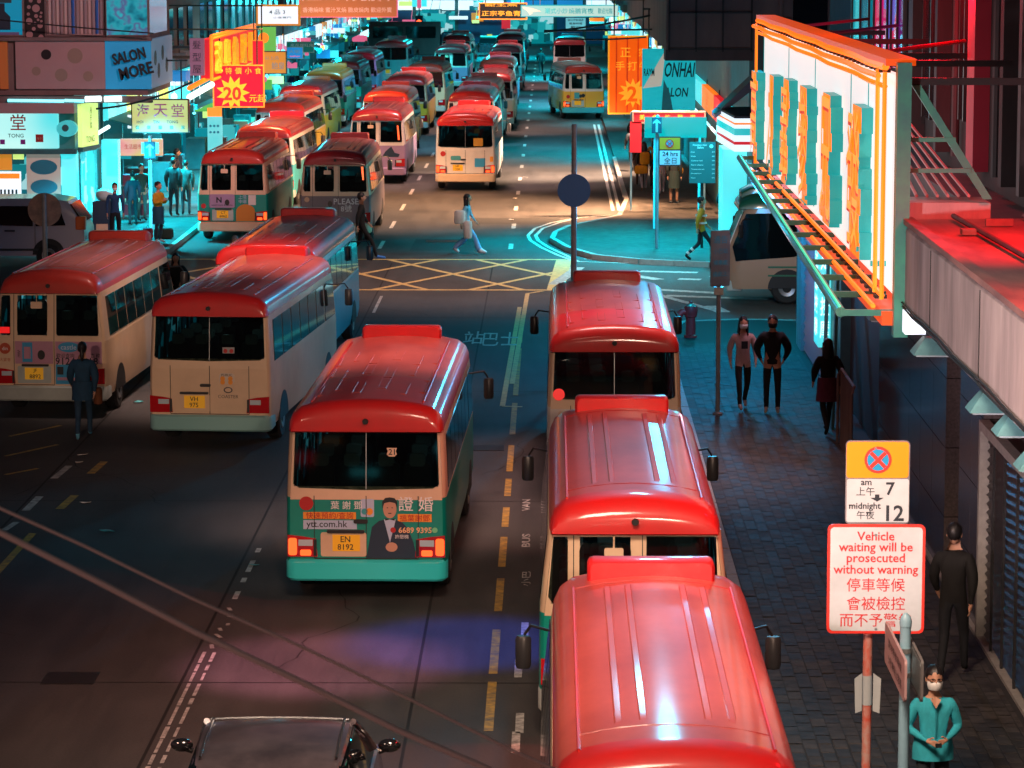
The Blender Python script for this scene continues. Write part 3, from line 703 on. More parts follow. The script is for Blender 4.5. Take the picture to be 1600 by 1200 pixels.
for k in range(70):
    x, z = random.uniform(-30, 14), random.uniform(1.2, 5.2); w, h = random.uniform(.3, 1.8), random.uniform(.2, .9); y = random.uniform(262, 267.5)
    mb = MB(); mb.box(x, x+w, y, y+.12, z, z+h); mb.tube([(x+w/2, y+.05, z+h), (x+w/2, 267.9, z+h+.8)], .02, 4); eb(mb, 'hanging_sign', random.choice([L_CY, L_CY, L_BL, G_SHOP, L_WH, L_PK, L_AM, G_SHOP3, L_YG, L_RD]))
# ---------------- left corner building with the salon band
CB = thing('salon_corner_building', (-14, 94, 0), 0, 'corner building with a pink panelled salon band above a lit yellow green shop', 'building')
def cb(mb, name, m, par=None, **k):
    o = mb.build(name, m, par or CB, **k)
    if par is None: o.matrix_parent_inverse = Matrix.Translation(-CB.location)
    return o
YC = 94.0
mb = MB(); mb.box(-45, -14.05, YC+0.3, 99.7, 0, 4.0); cb(mb, 'ground_floor_wall', M_WALLT)
mb = MB(); mb.box(-45, -11.85, YC+0.05, 99.7, 3.95, 34); cb(mb, 'upper_wall', M_CONC2)
def cpx(x): return PY(x, 100, YC).x
def cz(y): return PY(0, y, YC).z
CF = F((0, YC+0.05, 0))
M_PANELP = mat('salon_panel_pink', (0.42, 0.26, 0.26), 0.5, col2=(0.36, 0.23, 0.24), scale=0.7)
for (a, b, m) in ((0, 13, mat('panel_orange', (0.65, 0.22, 0.05), 0.5)), (25, 165, M_PANELP), (165, 237, mat('panel_blue', (0.02, 0.32, 0.60), 0.5, emit=(0.0, 0.25, 0.5), es=0.35, sample=False))):
    mb = MB(); CF.box(mb, cpx(a), cpx(b)-0.01, cz(139), cz(64), 0.0, 0.12); w = cb(mb, 'fascia_panel', m)
    if a == 25:
        for x, y, r, mm in ((73, 85, 8, M_DARK), (118, 87, 12, None), (57, 111, 7, None), (96, 117, 10, None), (138, 119, 8, None)):
            mb = MB(); CF.disc(mb, cpx(x), cz(y), r/53.2, 0.12, 0.128); cb(mb, 'round_cutout', mm or mat('cutout_tan', (0.28, 0.20, 0.16), 0.6), w)
    if a == 165:
        CF.text(w, 'SALON', cpx(203), cz(87), w=0.98, h=0.34, m=M_INK, n=0.22, bold=0.03, ext=0.09, rot=R(13)); CF.text(w, 'MORE', cpx(214), cz(110), w=1.0, h=0.36, m=M_INK, n=0.22, bold=0.03, ext=0.09, rot=R(13))
sf = F((-11.85, 0, 0), (0, 1, 0), (0, 0, 1))
mb = MB(); sf.box(mb, YC+0.02, 99.5, cz(139), cz(62), 0.0, 0.1); w = cb(mb, 'fascia_panel', mat('panel_pale_blue', (0.25, 0.38, 0.50), 0.5, emit=(0.1, 0.25, 0.4), es=0.25, sample=False))
for k, (y, z) in enumerate(((95.2, 5.0), (96.0, 4.6), (97.0, 5.1), (98.0, 4.7))): mb = MB(); sf.disc(mb, y, z, 0.28, 0.1, 0.11, rv=0.22); cb(mb, 'oval_motif', M_WALLT, w)
mb = MB(); CF.box(mb, -30, cpx(238), cz(64)+0.005, cz(58), 0.0, 0.25); CF.box(mb, -30, cpx(238), cz(160), cz(150), 0.0, 0.3); cb(mb, 'ledge', M_CONC2)
# windows above the band
G_BLUEW = glowmat('blue_salon_window', [(0.0, 0.08, 0.14), (0.0, 0.25, 0.35), (0.02, 0.4, 0.5), (0.1, 0.12, 0.3), (0.02, 0.5, 0.6)], 0.7, 2.5, kind='noise')
G_DIMW = glowmat('dim_window_with_screens', [(0.01, 0.01, 0.02), (0.02, 0.03, 0.04), (0.10, 0.05, 0.12), (0.0, 0.30, 0.5)], 0.6, 1.4)
for a, b, m in ((-30, 38, G_DIMW), (74, 165, mat('pale_curtain', (0.50, 0.40, 0.38), 0.9)), (167, 233, G_BLUEW)):
    mb = MB(); CF.box(mb, cpx(a), cpx(b), cz(56), cz(-60), 0.0, 0.02); w = cb(mb, 'window', m)
    mb = MB()
    for x in (a-1, b): CF.box(mb, cpx(x)-0.03, cpx(x)+0.03, cz(57), cz(-60), 0.02, 0.1)
    CF.box(mb, cpx(a)+0.03, cpx(b)-0.03, cz(57), cz(54.5), 0.02, 0.1); cb(mb, 'frame', M_CONC2, w)
    if a == 74:
        for k in range(14):
            u = cpx(78+k*6.2); rr = [[CF.p(u-0.05+0.10*s/4, z, 0.03+0.05*math.sin(PI*s/4)) for s in range(5)] for z in (cz(54)+0.02, cz(20), cz(-40))]
            mb = MB(); mb.grid(rr); cb(mb, 'curtain_fold', [mat('pale_curtain', (0, 0, 0)), mat('grey_curtain', (0.30, 0.25, 0.27), 0.9), mat('blue_curtain', (0.03, 0.15, 0.5), 0.8)][2 if k in (6, 12) else k % 2], w, smooth=True)
mb = MB(); CF.box(mb, cpx(41), cpx(72), cz(60), cz(-60), 0.0, 0.06); w = cb(mb, 'spotted_panel', M_BLACK)
for x, y, r in ((47, 11, 3), (58, 13, 6), (46, 22, 2.6), (58, 25, 3), (66, 20, 2), (47, 33, 5), (61, 31, 2), (64, 40, 4), (54, 45, 3), (47, 54, 5.5), (65, 58, 4), (66, 33, 2), (56, 36, 2), (65, 26, 2), (50, 1, 3), (63, 2, 3)):
    mb = MB(); CF.disc(mb, cpx(x), cz(y), r/53.2, 0.06, 0.066); cb(mb, 'white_spot', M_PANELP, w)
mb = MB(); sf.box(mb, YC+0.5, 98.8, cz(54), cz(-60), 0.0, 0.03); cb(mb, 'side_window', mat('blue_side_glass', (0.1, 0.15, 0.3), 0.2, emit=(0.12, 0.18, 0.35), es=0.5, sample=False))
# tubes under the ledge
for a, b, m in ((12, 100, T_CY), (101, 131, T_CY), (133, 158, T_WH), (163, 190, T_WH)):
    mb = MB(); mb.tube([PY(a, 157 if a < 130 else 155, YC-0.35), PY(b, 158 if a < 130 else 154, YC-0.35)], 0.045 if a < 130 else 0.085, 8); cb(mb, 'tube_lamp', m)
mb = MB(); CF.box(mb, -30, cpx(118), cz(176), cz(160), 0.0, 0.55); cb(mb, 'pink_shelf', M_PANELP)
# the shop underneath: sign boxes
G_SIGN = glowmat('cyan_to_lime_lightbox', [(0.55, 0.95, 0.90), (0.10, 0.75, 0.80), (0.62, 0.92, 0.40)], 0.95, 0.25, kind='noise')
mb = MB(); CF.box(mb, cpx(-40), cpx(90), cz(231), cz(177), 0.0, 0.35); w = cb(mb, 'shop_sign', G_SIGN)
CF.text(w, '堂', cpx(29), cz(190), h=0.46, m=M_INKR, n=0.36, bold=0.02); CF.text(w, 'TONG', cpx(25), cz(211), w=0.46, m=M_WALLT, n=0.36, bold=0.01)
for x in (4, 36): mb = MB(); CF.box(mb, cpx(x)-0.07, cpx(x)+0.07, cz(224.5), cz(217), 0.35, 0.36); cb(mb, 'square_mark', mat('violet_print', (0.3, 0.02, 0.35), 0.6), w)
mb = MB(); CF.box(mb, cpx(56), cpx(68), cz(221), cz(209), 0.35, 0.36); m2 = cb(mb, 'seal_mark', M_INKR, w); CF.text(m2, '海天', cpx(62), cz(215), w=0.17, m=M_CREAM, n=0.365)
mb = MB(); CF.box(mb, cpx(-40), cpx(118), cz(240), cz(232), 0.0, 0.32); cb(mb, 'sign_base', M_WALLT)
mb = MB(); CF.disc(mb, cpx(105), cz(200), 0.30, 0.1, 0.4, rv=0.24); w = cb(mb, 'oval_leaf_sign', mat('leaf_teal', (0.1, 0.5, 0.5), 0.4, emit=(0.02, 0.42, 0.45), es=0.7, sample=False))
mb = MB(); CF.disc(mb, cpx(103), cz(199), 0.10, 0.4, 0.42, rv=0.10); cb(mb, 'leaf_motif', M_WALLT, w)
# angled light box facing the street corner
a, b = PY(121, 165, 94.1), PY(147, 160, 95.6); a.z = cz(228); 
fr = F(Vector((a.x, a.y, 0)), (b.x-a.x, b.y-a.y, 0), (0, 0, 1)); wid = math.hypot(b.x-a.x, b.y-a.y)
mb = MB(); fr.box(mb, 0, wid, 2.42, 3.68, 0.0, 0.12); w = cb(mb, 'angled_light_box', L_YG); fr.text(w, '海\n天\n堂', wid*0.55, 3.25, h=0.62, m=M_INK, n=0.125); fr.text(w, 'TONG', wid*0.5, 2.62, w=wid*0.5, m=M_INK, n=0.125)
mb = MB(); fr.box(mb, -0.05, wid+0.1, 2.28, 2.42, 0.0, 0.16); cb(mb, 'box_base', M_WALLT)
# ground floor window posters and glass
mb = MB(); CF.box(mb, cpx(-40), cpx(92), 0.3, cz(242), -0.05, 0.0); cb(mb, 'shop_glass', G_SHOP)
for (x0, x1, y0, y1, m) in ((-20, 15, 266, 241, L_AM), (17, 34, 249, 241, L_YG), (38, 91, 335, 240, mat('poster_cream', (0.5, 0.42, 0.36), 0.6, emit=(0.4, 0.33, 0.28), es=0.4, sample=False)), (-10, 29, 320, 268, L_WH)):
    mb = MB(); CF.box(mb, cpx(x0), cpx(x1), cz(y0), cz(y1), 0.01, 0.04); w = cb(mb, 'poster', m)
    if x0 == 38:
        for yy in (261, 292, 320):
            mb = MB(); CF.disc(mb, cpx(65), cz(yy), 0.40, 0.04, 0.05, rv=0.22); cb(mb, 'turtle_picture', mat('picture_blue', (0.03, 0.25, 0.35), 0.6), w)
    if x0 == -10:
        for k in range(5): mb = MB(); CF.box(mb, cpx(-4+6*k), cpx(-1+6*k), cz(310), cz(296), 0.04, 0.06); cb(mb, 'bottle_picture', M_WALLT, w)
        mb = MB(); CF.box(mb, cpx(-8), cpx(27), cz(279), cz(271), 0.04, 0.06); cb(mb, 'poster_strip', L_OR, w)
for q in ((-14.6, -14.0, YC+0.1, YC+0.6, 0.13, 2.3), (-13.9, -13.4, 98.8, 99.4, 0.13, 2.35)): mb = MB(); mb.box(*q); cb(mb, 'glowing_pillar', L_CY)
mb = MB(); mb.box(-14.4, -14.02, 95.2, 98.6, 0.2, 2.3); cb(mb, 'side_shop_glass', G_SHOP)
mb = MB(); mb.tube([(-13.9, 94.5, 2.5), (-13.7, 99, 2.75)], 0.06, 8); cb(mb, 'tube_lamp', T_WH)
M_LINE = mat('cabin_lining_dark', (0.03, 0.035, 0.04), 0.7)
M_SEAT = mat('seat_vinyl', (0.05, 0.05, 0.07), 0.45, col2=(0.03, 0.05, 0.06), scale=5)
M_HREST = mat('head_rest_cover', (0.30, 0.30, 0.28), 0.7)
G_CAB = glowmat('cabin_side_window_view', [(0.0, 0.004, 0.006), (0.0, 0.02, 0.03), (0.0, 0.01, 0.012), (0.0, 0.10, 0.13), (0.0, 0.006, 0.008), (0.02, 0.006, 0.01), (0.0, 0.05, 0.06), (0.0, 0.008, 0.01), (0.05, 0.25, 0.3)], 1.0, 4.0)  # glow panel imitating street lights beyond the side windows
G_CAB2 = glowmat('cabin_windscreen_view', [(0.0, 0.01, 0.015), (0.0, 0.03, 0.04), (0.0, 0.06, 0.07), (0.04, 0.01, 0.01), (0.0, 0.12, 0.14), (0.12, 0.05, 0.02), (0.01, 0.02, 0.03)], 1.0, 5.0)  # glow panel imitating lights ahead, past the windscreen
# ------------------------------------------------------------------ minibuses (rear at local y = 0, driving towards +y)
ROOF = {'new': [(0.98, 2.23), (0.975, 2.33), (0.93, 2.44), (0.82, 2.525), (0.6, 2.575), (0.3, 2.61), (0, 2.62)],
        'old': [(0.90, 2.23), (0.885, 2.33), (0.83, 2.45), (0.72, 2.53), (0.5, 2.58), (0.25, 2.61), (0, 2.62)]}
def roofz(t, x):
    p = ROOF[t]; x = abs(x)
    for (xa, za), (xb, zb) in zip(p, p[1:]):
        if xb <= x <= xa: return zb+(za-zb)*(x-xb)/(xa-xb)
    return p[-1][1]
BW = {'new': (1.02, 0.98), 'old': (1.0, 0.90)}
LEN = {'new': 7.8, 'old': 7.45}
def body_fn(t, L, op=False):
    wl, wt = BW[t]
    def fn(mb):
        def ysh(y, z):
            if z <= 1.35: return y-0.02*(z > 1.2)*0
            k = (z-1.35)/0.88
            return y+0.08*k*(1-y/L)-0.38*k*(y/L)
        for lo, hi, mi in ((0, 1, 0), (1, 2, 1)):
            ring = [[(wl*0.96, 0.36), (wl, 0.56), (wl, 1.0), (wl*0.995, 1.38)], [(wl*0.993, 1.38), (wl*0.5+wt*0.5, 1.8), (wt, 2.24)]][lo]
            rows = []
            for y, s in ((0, 0.95), (0.03, 0.98), (0.1, 1.0), (L*0.5, 1.0), (L-0.3, 1.0), (L-0.1, 0.95), (L, 0.84)):
                full = [(x*s, z) for x, z in ring]+[(-x*s, z) for x, z in ring[::-1]]
                rows.append([(x, ysh(y, z), z) for x, z in full])
            mb.grid(rows, closed=True, mi=mi, cap0=not (op and lo == 1), cap1=True)
    return fn
def roof_fn(t, L):
    def fn(mb):
        pr = ROOF[t]; rows = []
        K = 0.24 if t == 'new' else 0.46
        st = [(-0.03+a*K/0.5, (1-(1-a/0.5)**3.2)**(1/3.0), 0.96+0.04*min(1, a/0.25)) for a in (0.0, 0.01, 0.03, 0.07, 0.13, 0.22, 0.34, 0.5)]
        st += [(L*0.3, 1, 1), (L*0.5, 1, 1), (L*0.7, 1, 1)]
        F0 = L-0.2
        st += [(F0-a, (1-(1-a/0.7)**3.0)**(1/2.4) if a < 0.7 else 1, 0.93+0.07*min(1, a/0.5)) for a in (0.7, 0.5, 0.32, 0.18, 0.08, 0.03, 0.0)]
        nmid = [i for i, q in enumerate(st) if 0.42 < q[0] < L-0.6]
        for y, h, s in st:
            h = max(h, 0.02)
            ring = [(x*s, 2.225+(z-2.225)*h) for x, z in pr]
            rows.append([(x, y, z) for x, z in ring]+[(-x, y, z) for x, z in ring[-2::-1]])
        mb.grid(rows, cap0=True, cap1=True)
        w_ = len(rows[0])-1
        for i in range(len(rows)-1):
            if i in nmid and i+1 in nmid:
                for k in range(1, w_-1): mb.m[i*w_+k] = 1
        lo = [[(r[0][0], r[0][1], 2.215), (r[-1][0], r[-1][1], 2.215)] for r in rows]
        mb.grid(lo)
    return fn
def minibus(t, loc, rz, label, lower, upper=None, red=None, detail=2, lit=False, plate=None, group='red topped minibuses queueing along the street', bumper=None, cat='minibus', rear=True, front=False, name='minibus', ac=None):
    L = LEN[t]; wl, wt = BW[t]; red = red or M_RED; upper = upper or lower
    b = thing(name, loc, rz, label, cat, group)
    op = detail >= 2
    part('body', ('body', t, lower.name, upper.name, op), body_fn(t, L, op), [lower, upper], b, True)
    rf = part('roof', ('roof', t, red.name), roof_fn(t, L), [red, {M_RED.name: M_REDT, M_RED2.name: M_RED2T, M_DKRED.name: M_DKREDT}.get(red.name, red)], b, True)
    ac = ac or red
    def acf(mb):
        rows = []
        for y, k, hz in ((L-1.03, 0.95, 0.92), (L-0.99, 1, 1), (L-0.75, 1, 1), (L-0.5, 0.98, 0.7), (L-0.3, 0.92, 0.1)):
            ring = []
            w, z0, z1, r = 0.58*k, 2.45, 2.58+0.17*hz, 0.06
            for cx, cz, a0 in ((w-r, z1-r, 0), (-(w-r), z1-r, 90)):
                for i in range(5):
                    a = R(a0+22.5*i); ring.append((cx+r*math.cos(a), y, cz+r*math.sin(a)))
            ring += [(-w, y, z0), (w, y, z0)]
            rows.append(ring)
        mb.grid(rows, closed=True, cap0=True, cap1=True)
    part('air_conditioner', ('ac', t, ac.name), acf, ac, b, True)
    bm_ = bumper or M_BUMP
    def bumpf(mb):
        rows = []
        for z, k, d in ((0.31, 0.97, 0.0), (0.34, 1.0, 0.03), (0.55, 1.0, 0.05), (0.58, 0.985, 0.0)):
            w = wl*k
            rows.append([(-w+0.01, 0.55, z), (-w-0.01, 0.1, z), (-w+0.03, 0.0, z), (-w+0.12, -0.03-d, z), (w-0.12, -0.03-d, z), (w-0.03, 0.0, z), (w+0.01, 0.1, z), (w-0.01, 0.55, z)])
        mb.grid(rows, closed=True, cap0=True, cap1=True)
    part('bumper', ('bump', t, bm_.name), bumpf, bm_, b, True)
    if detail >= 1:
        for sx in (-1, 1):
            part('drip_rail', ('rail', t, sx, red.name), lambda mb: mb.tube([(sx*0.71, y, roofz(t, 0.71)+0.008) for y in (0.35, L*0.5, L-1.2)], 0.014, 6), red, b, True)
    # windows on the sides
    n = 6
    y0, y1 = 0.42, L-1.75
    pw = (y1-y0)/n
    def sx_at(z): return wl*0.993+(wt-wl*0.993)*(z-1.38)/0.86
    for sx in (-1, 1):
        for i in range(n+1):
            a, c = (y0+i*pw+0.035, y0+(i+1)*pw-0.035) if i < n else (L-1.65, L-0.62)
            def wf(mb, a=a, c=c, sx=sx, i=i):
                z0, z1 = 1.44, 2.13
                pts = [(sx*(sx_at(z0)+0.004), a, z0), (sx*(sx_at(z0)+0.004), c+(0.15 if i == n else 0), z0), (sx*(sx_at(z1)+0.004), c, z1), (sx*(sx_at(z1)+0.004), a, z1)]
                mb.prism(pts, (sx*0.008, 0, 0))
            part('window', ('sw', t, sx, i), wf, M_GLASS, b)
    # wheels
    for wy in (1.35, L-1.35):
        for sx in (-1, 1):
            def tyf(mb): mb.lathe([(0.20, -0.11), (0.33, -0.12), (0.375, -0.08), (0.38, 0), (0.375, 0.08), (0.33, 0.12), (0.20, 0.11)], 20, axis='x')
            w = part('wheel', ('tyre',), tyf, M_TYRE, b, True); w.location = (sx*(wl-0.14), wy, 0.38)
            if detail >= 1:
                part('rim', ('rim',), lambda mb: mb.lathe([(0.05, 0.10), (0.19, 0.125), (0.205, 0.115), (0.205, -0.115), (0.19, -0.125), (0.05, -0.10)], 16, axis='x'), M_RIM, w, True)
            def archf(mb, wy=wy, sx=sx):
                pts = [(sx*(wl-0.004), wy+0.45*math.cos(a), max(0.362, 0.38+0.45*math.sin(a))) for a in [PI*k/12 for k in range(13)]]
                mb.prism(pts, (sx*0.009, 0, 0))
            part('wheel_arch', ('arch', t, wy, sx), archf, M_BLACK, b)
    for sx in (-1, 1):
        def mf(mb, sx=sx):
            mb.tube([(sx*wt, L-0.55, 2.0), (sx*(wt+0.2), L-0.3, 2.0), (sx*(wt+0.26), L-0.25, 1.9)], 0.014, 6)
            rows = []
            for z, k in ((1.58, 0.8), (1.61, 1), (1.86, 1), (1.89, 0.8)):
                rows.append([(sx*(wt+0.27)+0.075*k*math.cos(a), L-0.25+0.055*k*math.sin(a), z) for a in [2*PI*q/10 for q in range(10)]])
            mb.grid(rows, closed=True, cap0=True, cap1=True)
        part('wing_mirror', ('mirror', t, sx), mf, M_DARK, b, True)
    FR = F((0, -0.002, 0)); FU = F((0, 0.0, 1.35), (1, 0, 0), (0, 0.08, 0.88))
    RW = M_CLR if op else M_GLASS
    if op:
        wb, wt2 = wl*0.993*0.95, wt*0.95
        def fr_(mb):
            def X(v): return wb+(wt2-wb)*v/0.88
            lo, hi = (0.17, 0.86) if t == 'new' else (0.125, 0.83)
            FU.pl(mb, [(-X(0), 0.0), (X(0), 0.0), (X(lo), lo), (-X(lo), lo)], -0.03, 0.0); FU.pl(mb, [(-X(hi), hi), (X(hi), hi), (X(.9), 0.9), (-X(.9), 0.9)], -0.03, 0.0)
            for s_ in (-1, 1): FU.pl(mb, [(s_*(0.915 if t == 'new' else 0.872), lo), (s_*X(lo), lo), (s_*X(hi), hi), (s_*(0.893 if t == 'new' else 0.85), hi)], -0.03, 0.0)
            if t == 'old':
                for a_, c_ in ((-0.705, -0.575), (-0.045, 0.125)): FU.box(mb, a_, c_, lo, hi, -0.03, 0.0)
        part('window_surround', ('rwfr', t, upper.name), fr_, upper, b)
        def lin(mb):
            mb.grid([[(-.86, y_, 1.395), (.86, y_, 1.395)] for y_ in (0.15, L-1.5)]); mb.box(-.86, .86, L-1.5, L-1.45, 1.39, 2.2)
            mb.grid([[(-.80, y_, 2.2), (.80, y_, 2.2)] for y_ in (0.15, L-1.5)])
            for s_ in (-1, 1): mb.grid([[(s_*.88, y_, 2.08), (s_*.84, y_, 2.2)] for y_ in (0.15, L-1.5)]); [mb.box(*sorted((s_*.90, s_*.87)), y_, y_+.12, 1.39, 2.2) for y_ in (0.6, 1.6, 2.6, 3.6, 4.6)]
        part('cabin_lining', ('lining', t), lin, M_LINE, b)
        for s_ in (-1, 1): part('cabin_glow', ('cglow', t, s_), lambda mb: mb.grid([[(s_*.905, y_, 1.42), (s_*.87, y_, 2.1)] for y_ in (0.2, L-1.6)]), G_CAB, b)
        part('front_view', ('cfront', t), lambda mb: mb.grid([[(-.7, L-1.52, 1.5), (-.7, L-1.52, 2.1)], [(.7, L-1.52, 1.5), (.7, L-1.52, 2.1)]]), G_CAB2, b)
        for ry in (0.55, 1.35, 2.15, 2.95, 3.75):
            for rx in ((-0.62, -0.22, 0.22, 0.62) if ry < 0.6 else (-0.62, -0.26, 0.60)):
                seat = part('seat_back', ('seatb', t), lambda mb: (F((0, 0, 0)).rbox(mb, -.17, .17, 1.30, 1.74, .05, -.05, .05)), M_SEAT, b); seat.location = (rx, ry, 0)
                part('head_rest', ('headr', t), lambda mb: (F((0, 0, 0)).rbox(mb, -.10, .10, 1.70, 1.86, .04, -.04, .065)), M_HREST, seat)
        cl = lamp('cabin_lamp', 'POINT', (0, 0, 0), (0.55, 0.9, 0.9), 1.6, None, .12); cl.parent = b; cl.location = (0.1, 1.1, 2.12)  # added light so the seats show through the rear glass
    if t == 'new':
        part('rear_window', ('rwn', op), lambda mb: FU.pl(mb, [(-0.90, 0.86), (-0.925, 0.20), (-0.85, 0.15), (0, 0.125), (0.85, 0.15), (0.925, 0.20), (0.90, 0.86)], 0.0, 0.014), RW, b)
        if detail: part('window_seal', ('rwseal',), lambda mb: FU.box(mb, -0.006, 0.006, 0.135, 0.85, 0.014, 0.018), M_STEEL, b)
    else:
        for i, (a, c, lo) in enumerate(((-0.885, -0.70, 0.13), (-0.58, -0.04, 0.13), (0.12, 0.84, 0.12))):
            def wf(mb, a=a, c=c, lo=lo, i=i):
                if i == 0: FU.pl(mb, [(a+0.03, 0.80), (a-0.02, 0.20), (a+0.02, 0.14), (c, 0.14), (c, 0.80), (c-0.03, 0.82)], 0, 0.012)
                elif i == 1: FU.rbox(mb, a, c, 0.13, 0.77, 0.09, 0, 0.012)
                else: FU.pl(mb, [(a, 0.84), (a, 0.16), (a+0.04, 0.12), (c+0.02, 0.12), (c+0.04, 0.18), (c-0.01, 0.84)], 0, 0.012)
            part('rear_window', ('rwo', i, op), wf, RW, b)
        if detail:
            part('interior_mirror', ('rmir',), lambda mb: (FU.rbox(mb, -0.32, -0.12, 0.60, 0.72, 0.02, 0.05, 0.08), mb.tube([FU.p(-0.22, 0.84, 0.0), FU.p(-0.22, 0.84, 0.07), FU.p(-0.22, 0.70, 0.065)], 0.012, 6)), M_CREAM, b)
    seams = [(-0.66, 0.60, 1.40), (0.0, 0.60, 1.40), (0.66, 0.60, 1.40)] if t == 'new' else [(-0.64, 0.60, 1.38), (0.08, 0.60, 1.38)]
    if detail:
        def sf(mb):
            for u, z0, z1 in seams: FR.box(mb, u-0.005, u+0.005, z0, z1, 0, 0.005)
            if t == 'old':
                for u in (-0.64, 0.08): FU.box(mb, u-0.005, u+0.005, 0.035, 0.88, 0.0, 0.003)
            FR.box(mb, -0.66, 0.66 if t == 'new' else 0.08, 0.588, 0.600, 0, 0.006)
        part('door_seam', ('seams', t), sf, M_DARK, b)
        part('plate_recess', ('recess', t, bm_.name), lambda mb: FR.rbox(mb, -0.58, 0.0 if t == 'new' else 0.02, 0.62, 0.93, 0.03, 0.0, 0.006), upper if t == 'new' else M_BUMP, b)
        part('plate_lamp', ('platelamp', t), lambda mb: FR.rbox(mb, -0.50, -0.02, 0.925, 0.965, 0.015, 0.0, 0.04), M_DARK, b)
    np_ = part('number_plate', ('plate', t), lambda mb: FR.box(mb, -0.43 if t == 'new' else -0.45, -0.08 if t == 'new' else -0.12, 0.69, 0.90, 0.007, 0.016), M_PLATE, b)
    if plate:
        FR.text(np_, plate[0], -0.265, 0.845, h=0.075, m=M_INK, n=0.018, bold=0.01, name='plate_characters')
        FR.text(np_, plate[1], -0.265, 0.745, h=0.075, m=M_INK, n=0.018, bold=0.01, name='plate_characters')
    if detail >= 2:
        part('door_handle', ('handle', t), (lambda mb: FR.rbox(mb, -0.16, 0.02, 1.05, 1.10, 0.02, 0.0, 0.03)) if t == 'new' else (lambda mb: FR.disc(mb, -0.15, 1.13, 0.065, 0, 0.02, rv=0.085)), M_DARK, b)
        part('rear_camera', ('rcam',), lambda mb: mb.lathe([(0.035, -0.10), (0.04, -0.06), (0.03, -0.0)], 10, (0.0, 0, 2.36), 'y'), M_BLACK, b, True)
    for sx in (-1, 1):
        tl = part('tail_light', ('tl', t, sx), lambda mb: FR.pl(mb, [(sx*0.64, 0.85), (sx*0.62, 0.62), (sx*(wl-0.02), 0.62), (sx*(wl-0.02), 0.90), (sx*0.8, 0.88)], 0, 0.035), M_TAIL, b)
        if detail:
            part('clear_lamp', ('tlc', t, sx), lambda mb: FR.box(mb, *sorted((sx*0.68, sx*0.86)), 0.76, 0.84, 0.035, 0.04), M_CLEAR, tl)
            part('dark_surround', ('tld', t, sx), lambda mb: FR.box(mb, *sorted((sx*0.63, sx*0.67)), 0.63, 0.845, 0.035, 0.038), M_DARK, tl)
        if lit:
            part('lit_lamp', ('tll', t, sx), lambda mb: (FR.rbox(mb, *sorted((sx*0.88, sx*(wl-0.03))), 0.64, 0.86, 0.03, 0.036, 0.042), FR.rbox(mb, *sorted((sx*0.70, sx*0.84)), 0.635, 0.71, 0.02, 0.036, 0.042)), M_TAILON, tl)
    if detail >= 2:
        if t == 'new':
            k = 0
            for x in (-0.62, -0.42, -0.18, 0.12, 0.4, 0.62):
                for j in range(3):
                    ya = 0.75+j*1.45+(0.35 if k % 2 else 0); k += 1; yb = ya+1.0
                    def rbf(mb, x=x, ya=ya, yb=yb):
                        z = roofz(t, x)
                        for dx in (-0.055, 0.055):
                            mb.prism([(x+dx-0.006, ya, z-0.01), (x+dx+0.006, ya, z-0.01), (x+dx+0.003, ya, z+0.005), (x+dx-0.003, ya, z+0.005)], (0, yb-ya, 0))
                        mb.prism([(x-0.05, ya, z-0.01), (x-0.05, ya+0.012, z-0.01), (x-0.05, ya+0.009, z+0.005), (x-0.05, ya+0.003, z+0.005)], (0.1, 0, 0))
                    part('roof_rib', ('rib', t, x, j, red.name), rbf, {M_RED.name: M_REDT, M_RED2.name: M_RED2T, M_DKRED.name: M_DKREDT}.get(red.name, red), b)
        else:
            for x in (-0.41, -0.225, 0.26, 0.44):
                def rbf(mb, x=x):
                    z = roofz(t, x); z2 = z+0.014
                    rows = []
                    for y, k in ((0.95, 0.0), (1.15, 1), (L-1.5, 1), (L-1.3, 0.0)):
                        rows.append([(x-0.035, y, z-0.006), (x-0.022, y, z-0.006+0.022*k), (x+0.022, y, z-0.006+0.022*k), (x+0.035, y, z-0.006)])
                    mb.grid(rows)
                part('roof_rib', ('rib', t, x, red.name), rbf, {M_RED.name: M_REDT, M_RED2.name: M_RED2T, M_DKRED.name: M_DKREDT}.get(red.name, red), b, True)
            for ys in (0.82, L-1.22):
                part('roof_seam', ('rseam', ys), lambda mb: mb.tube([(x, ys, roofz(t, x)+0.0005) for x in (-0.72, -0.6, -0.4, -0.2, 0, 0.2, 0.4, 0.6, 0.72)], 0.006, 5), M_DKRED, b)
    if front:
        FF = F((0, L+0.002, 0), (-1, 0, 0), (0, 0, 1))
        part('windscreen', ('wscr', t), lambda mb: F((0, L+0.0, 1.35), (-1, 0, 0), (0, -0.38, 0.88)).pl(mb, [(-0.78, 0.04), (0.78, 0.04), (0.76, 0.86), (-0.76, 0.86)], 0, 0.012), M_GLASS, b)
        for sx in (-1, 1):
            part('headlight', ('hl', t, sx), lambda mb: FF.rbox(mb, *sorted((sx*0.50, sx*0.82)), 0.7, 0.92, 0.04, 0, 0.03), M_CLEAR, b)
        part('front_bumper', ('fb', t), lambda mb: mb.box(-wl*0.9, wl*0.9, L-0.3, L+0.06, 0.3, 0.56), M_BUMP, b, bevel=0.04)
    b['_t'] = t
    return b, FR, FU
def at_rear(px, py, dxf=0.0, t='new'):
    """rear fascia's lower edge centre in the photo -> place and heading; dxf = sideways shift of the front"""
    p = P(px, py, 2.23); p.y -= 0.08; p.z = 0
    return p, -math.atan2(dxf, LEN[t])
def panel(FRm, par, u0, u1, v0, v1, m, name='advert_panel', n=0.0, r=0.0, th=0.003):
    mb = MB()
    if r: FRm.rbox(mb, u0, u1, v0, v1, r, n, n+th)
    else: FRm.box(mb, u0, u1, v0, v1, n, n+th)
    return mb.build(name, m, par)
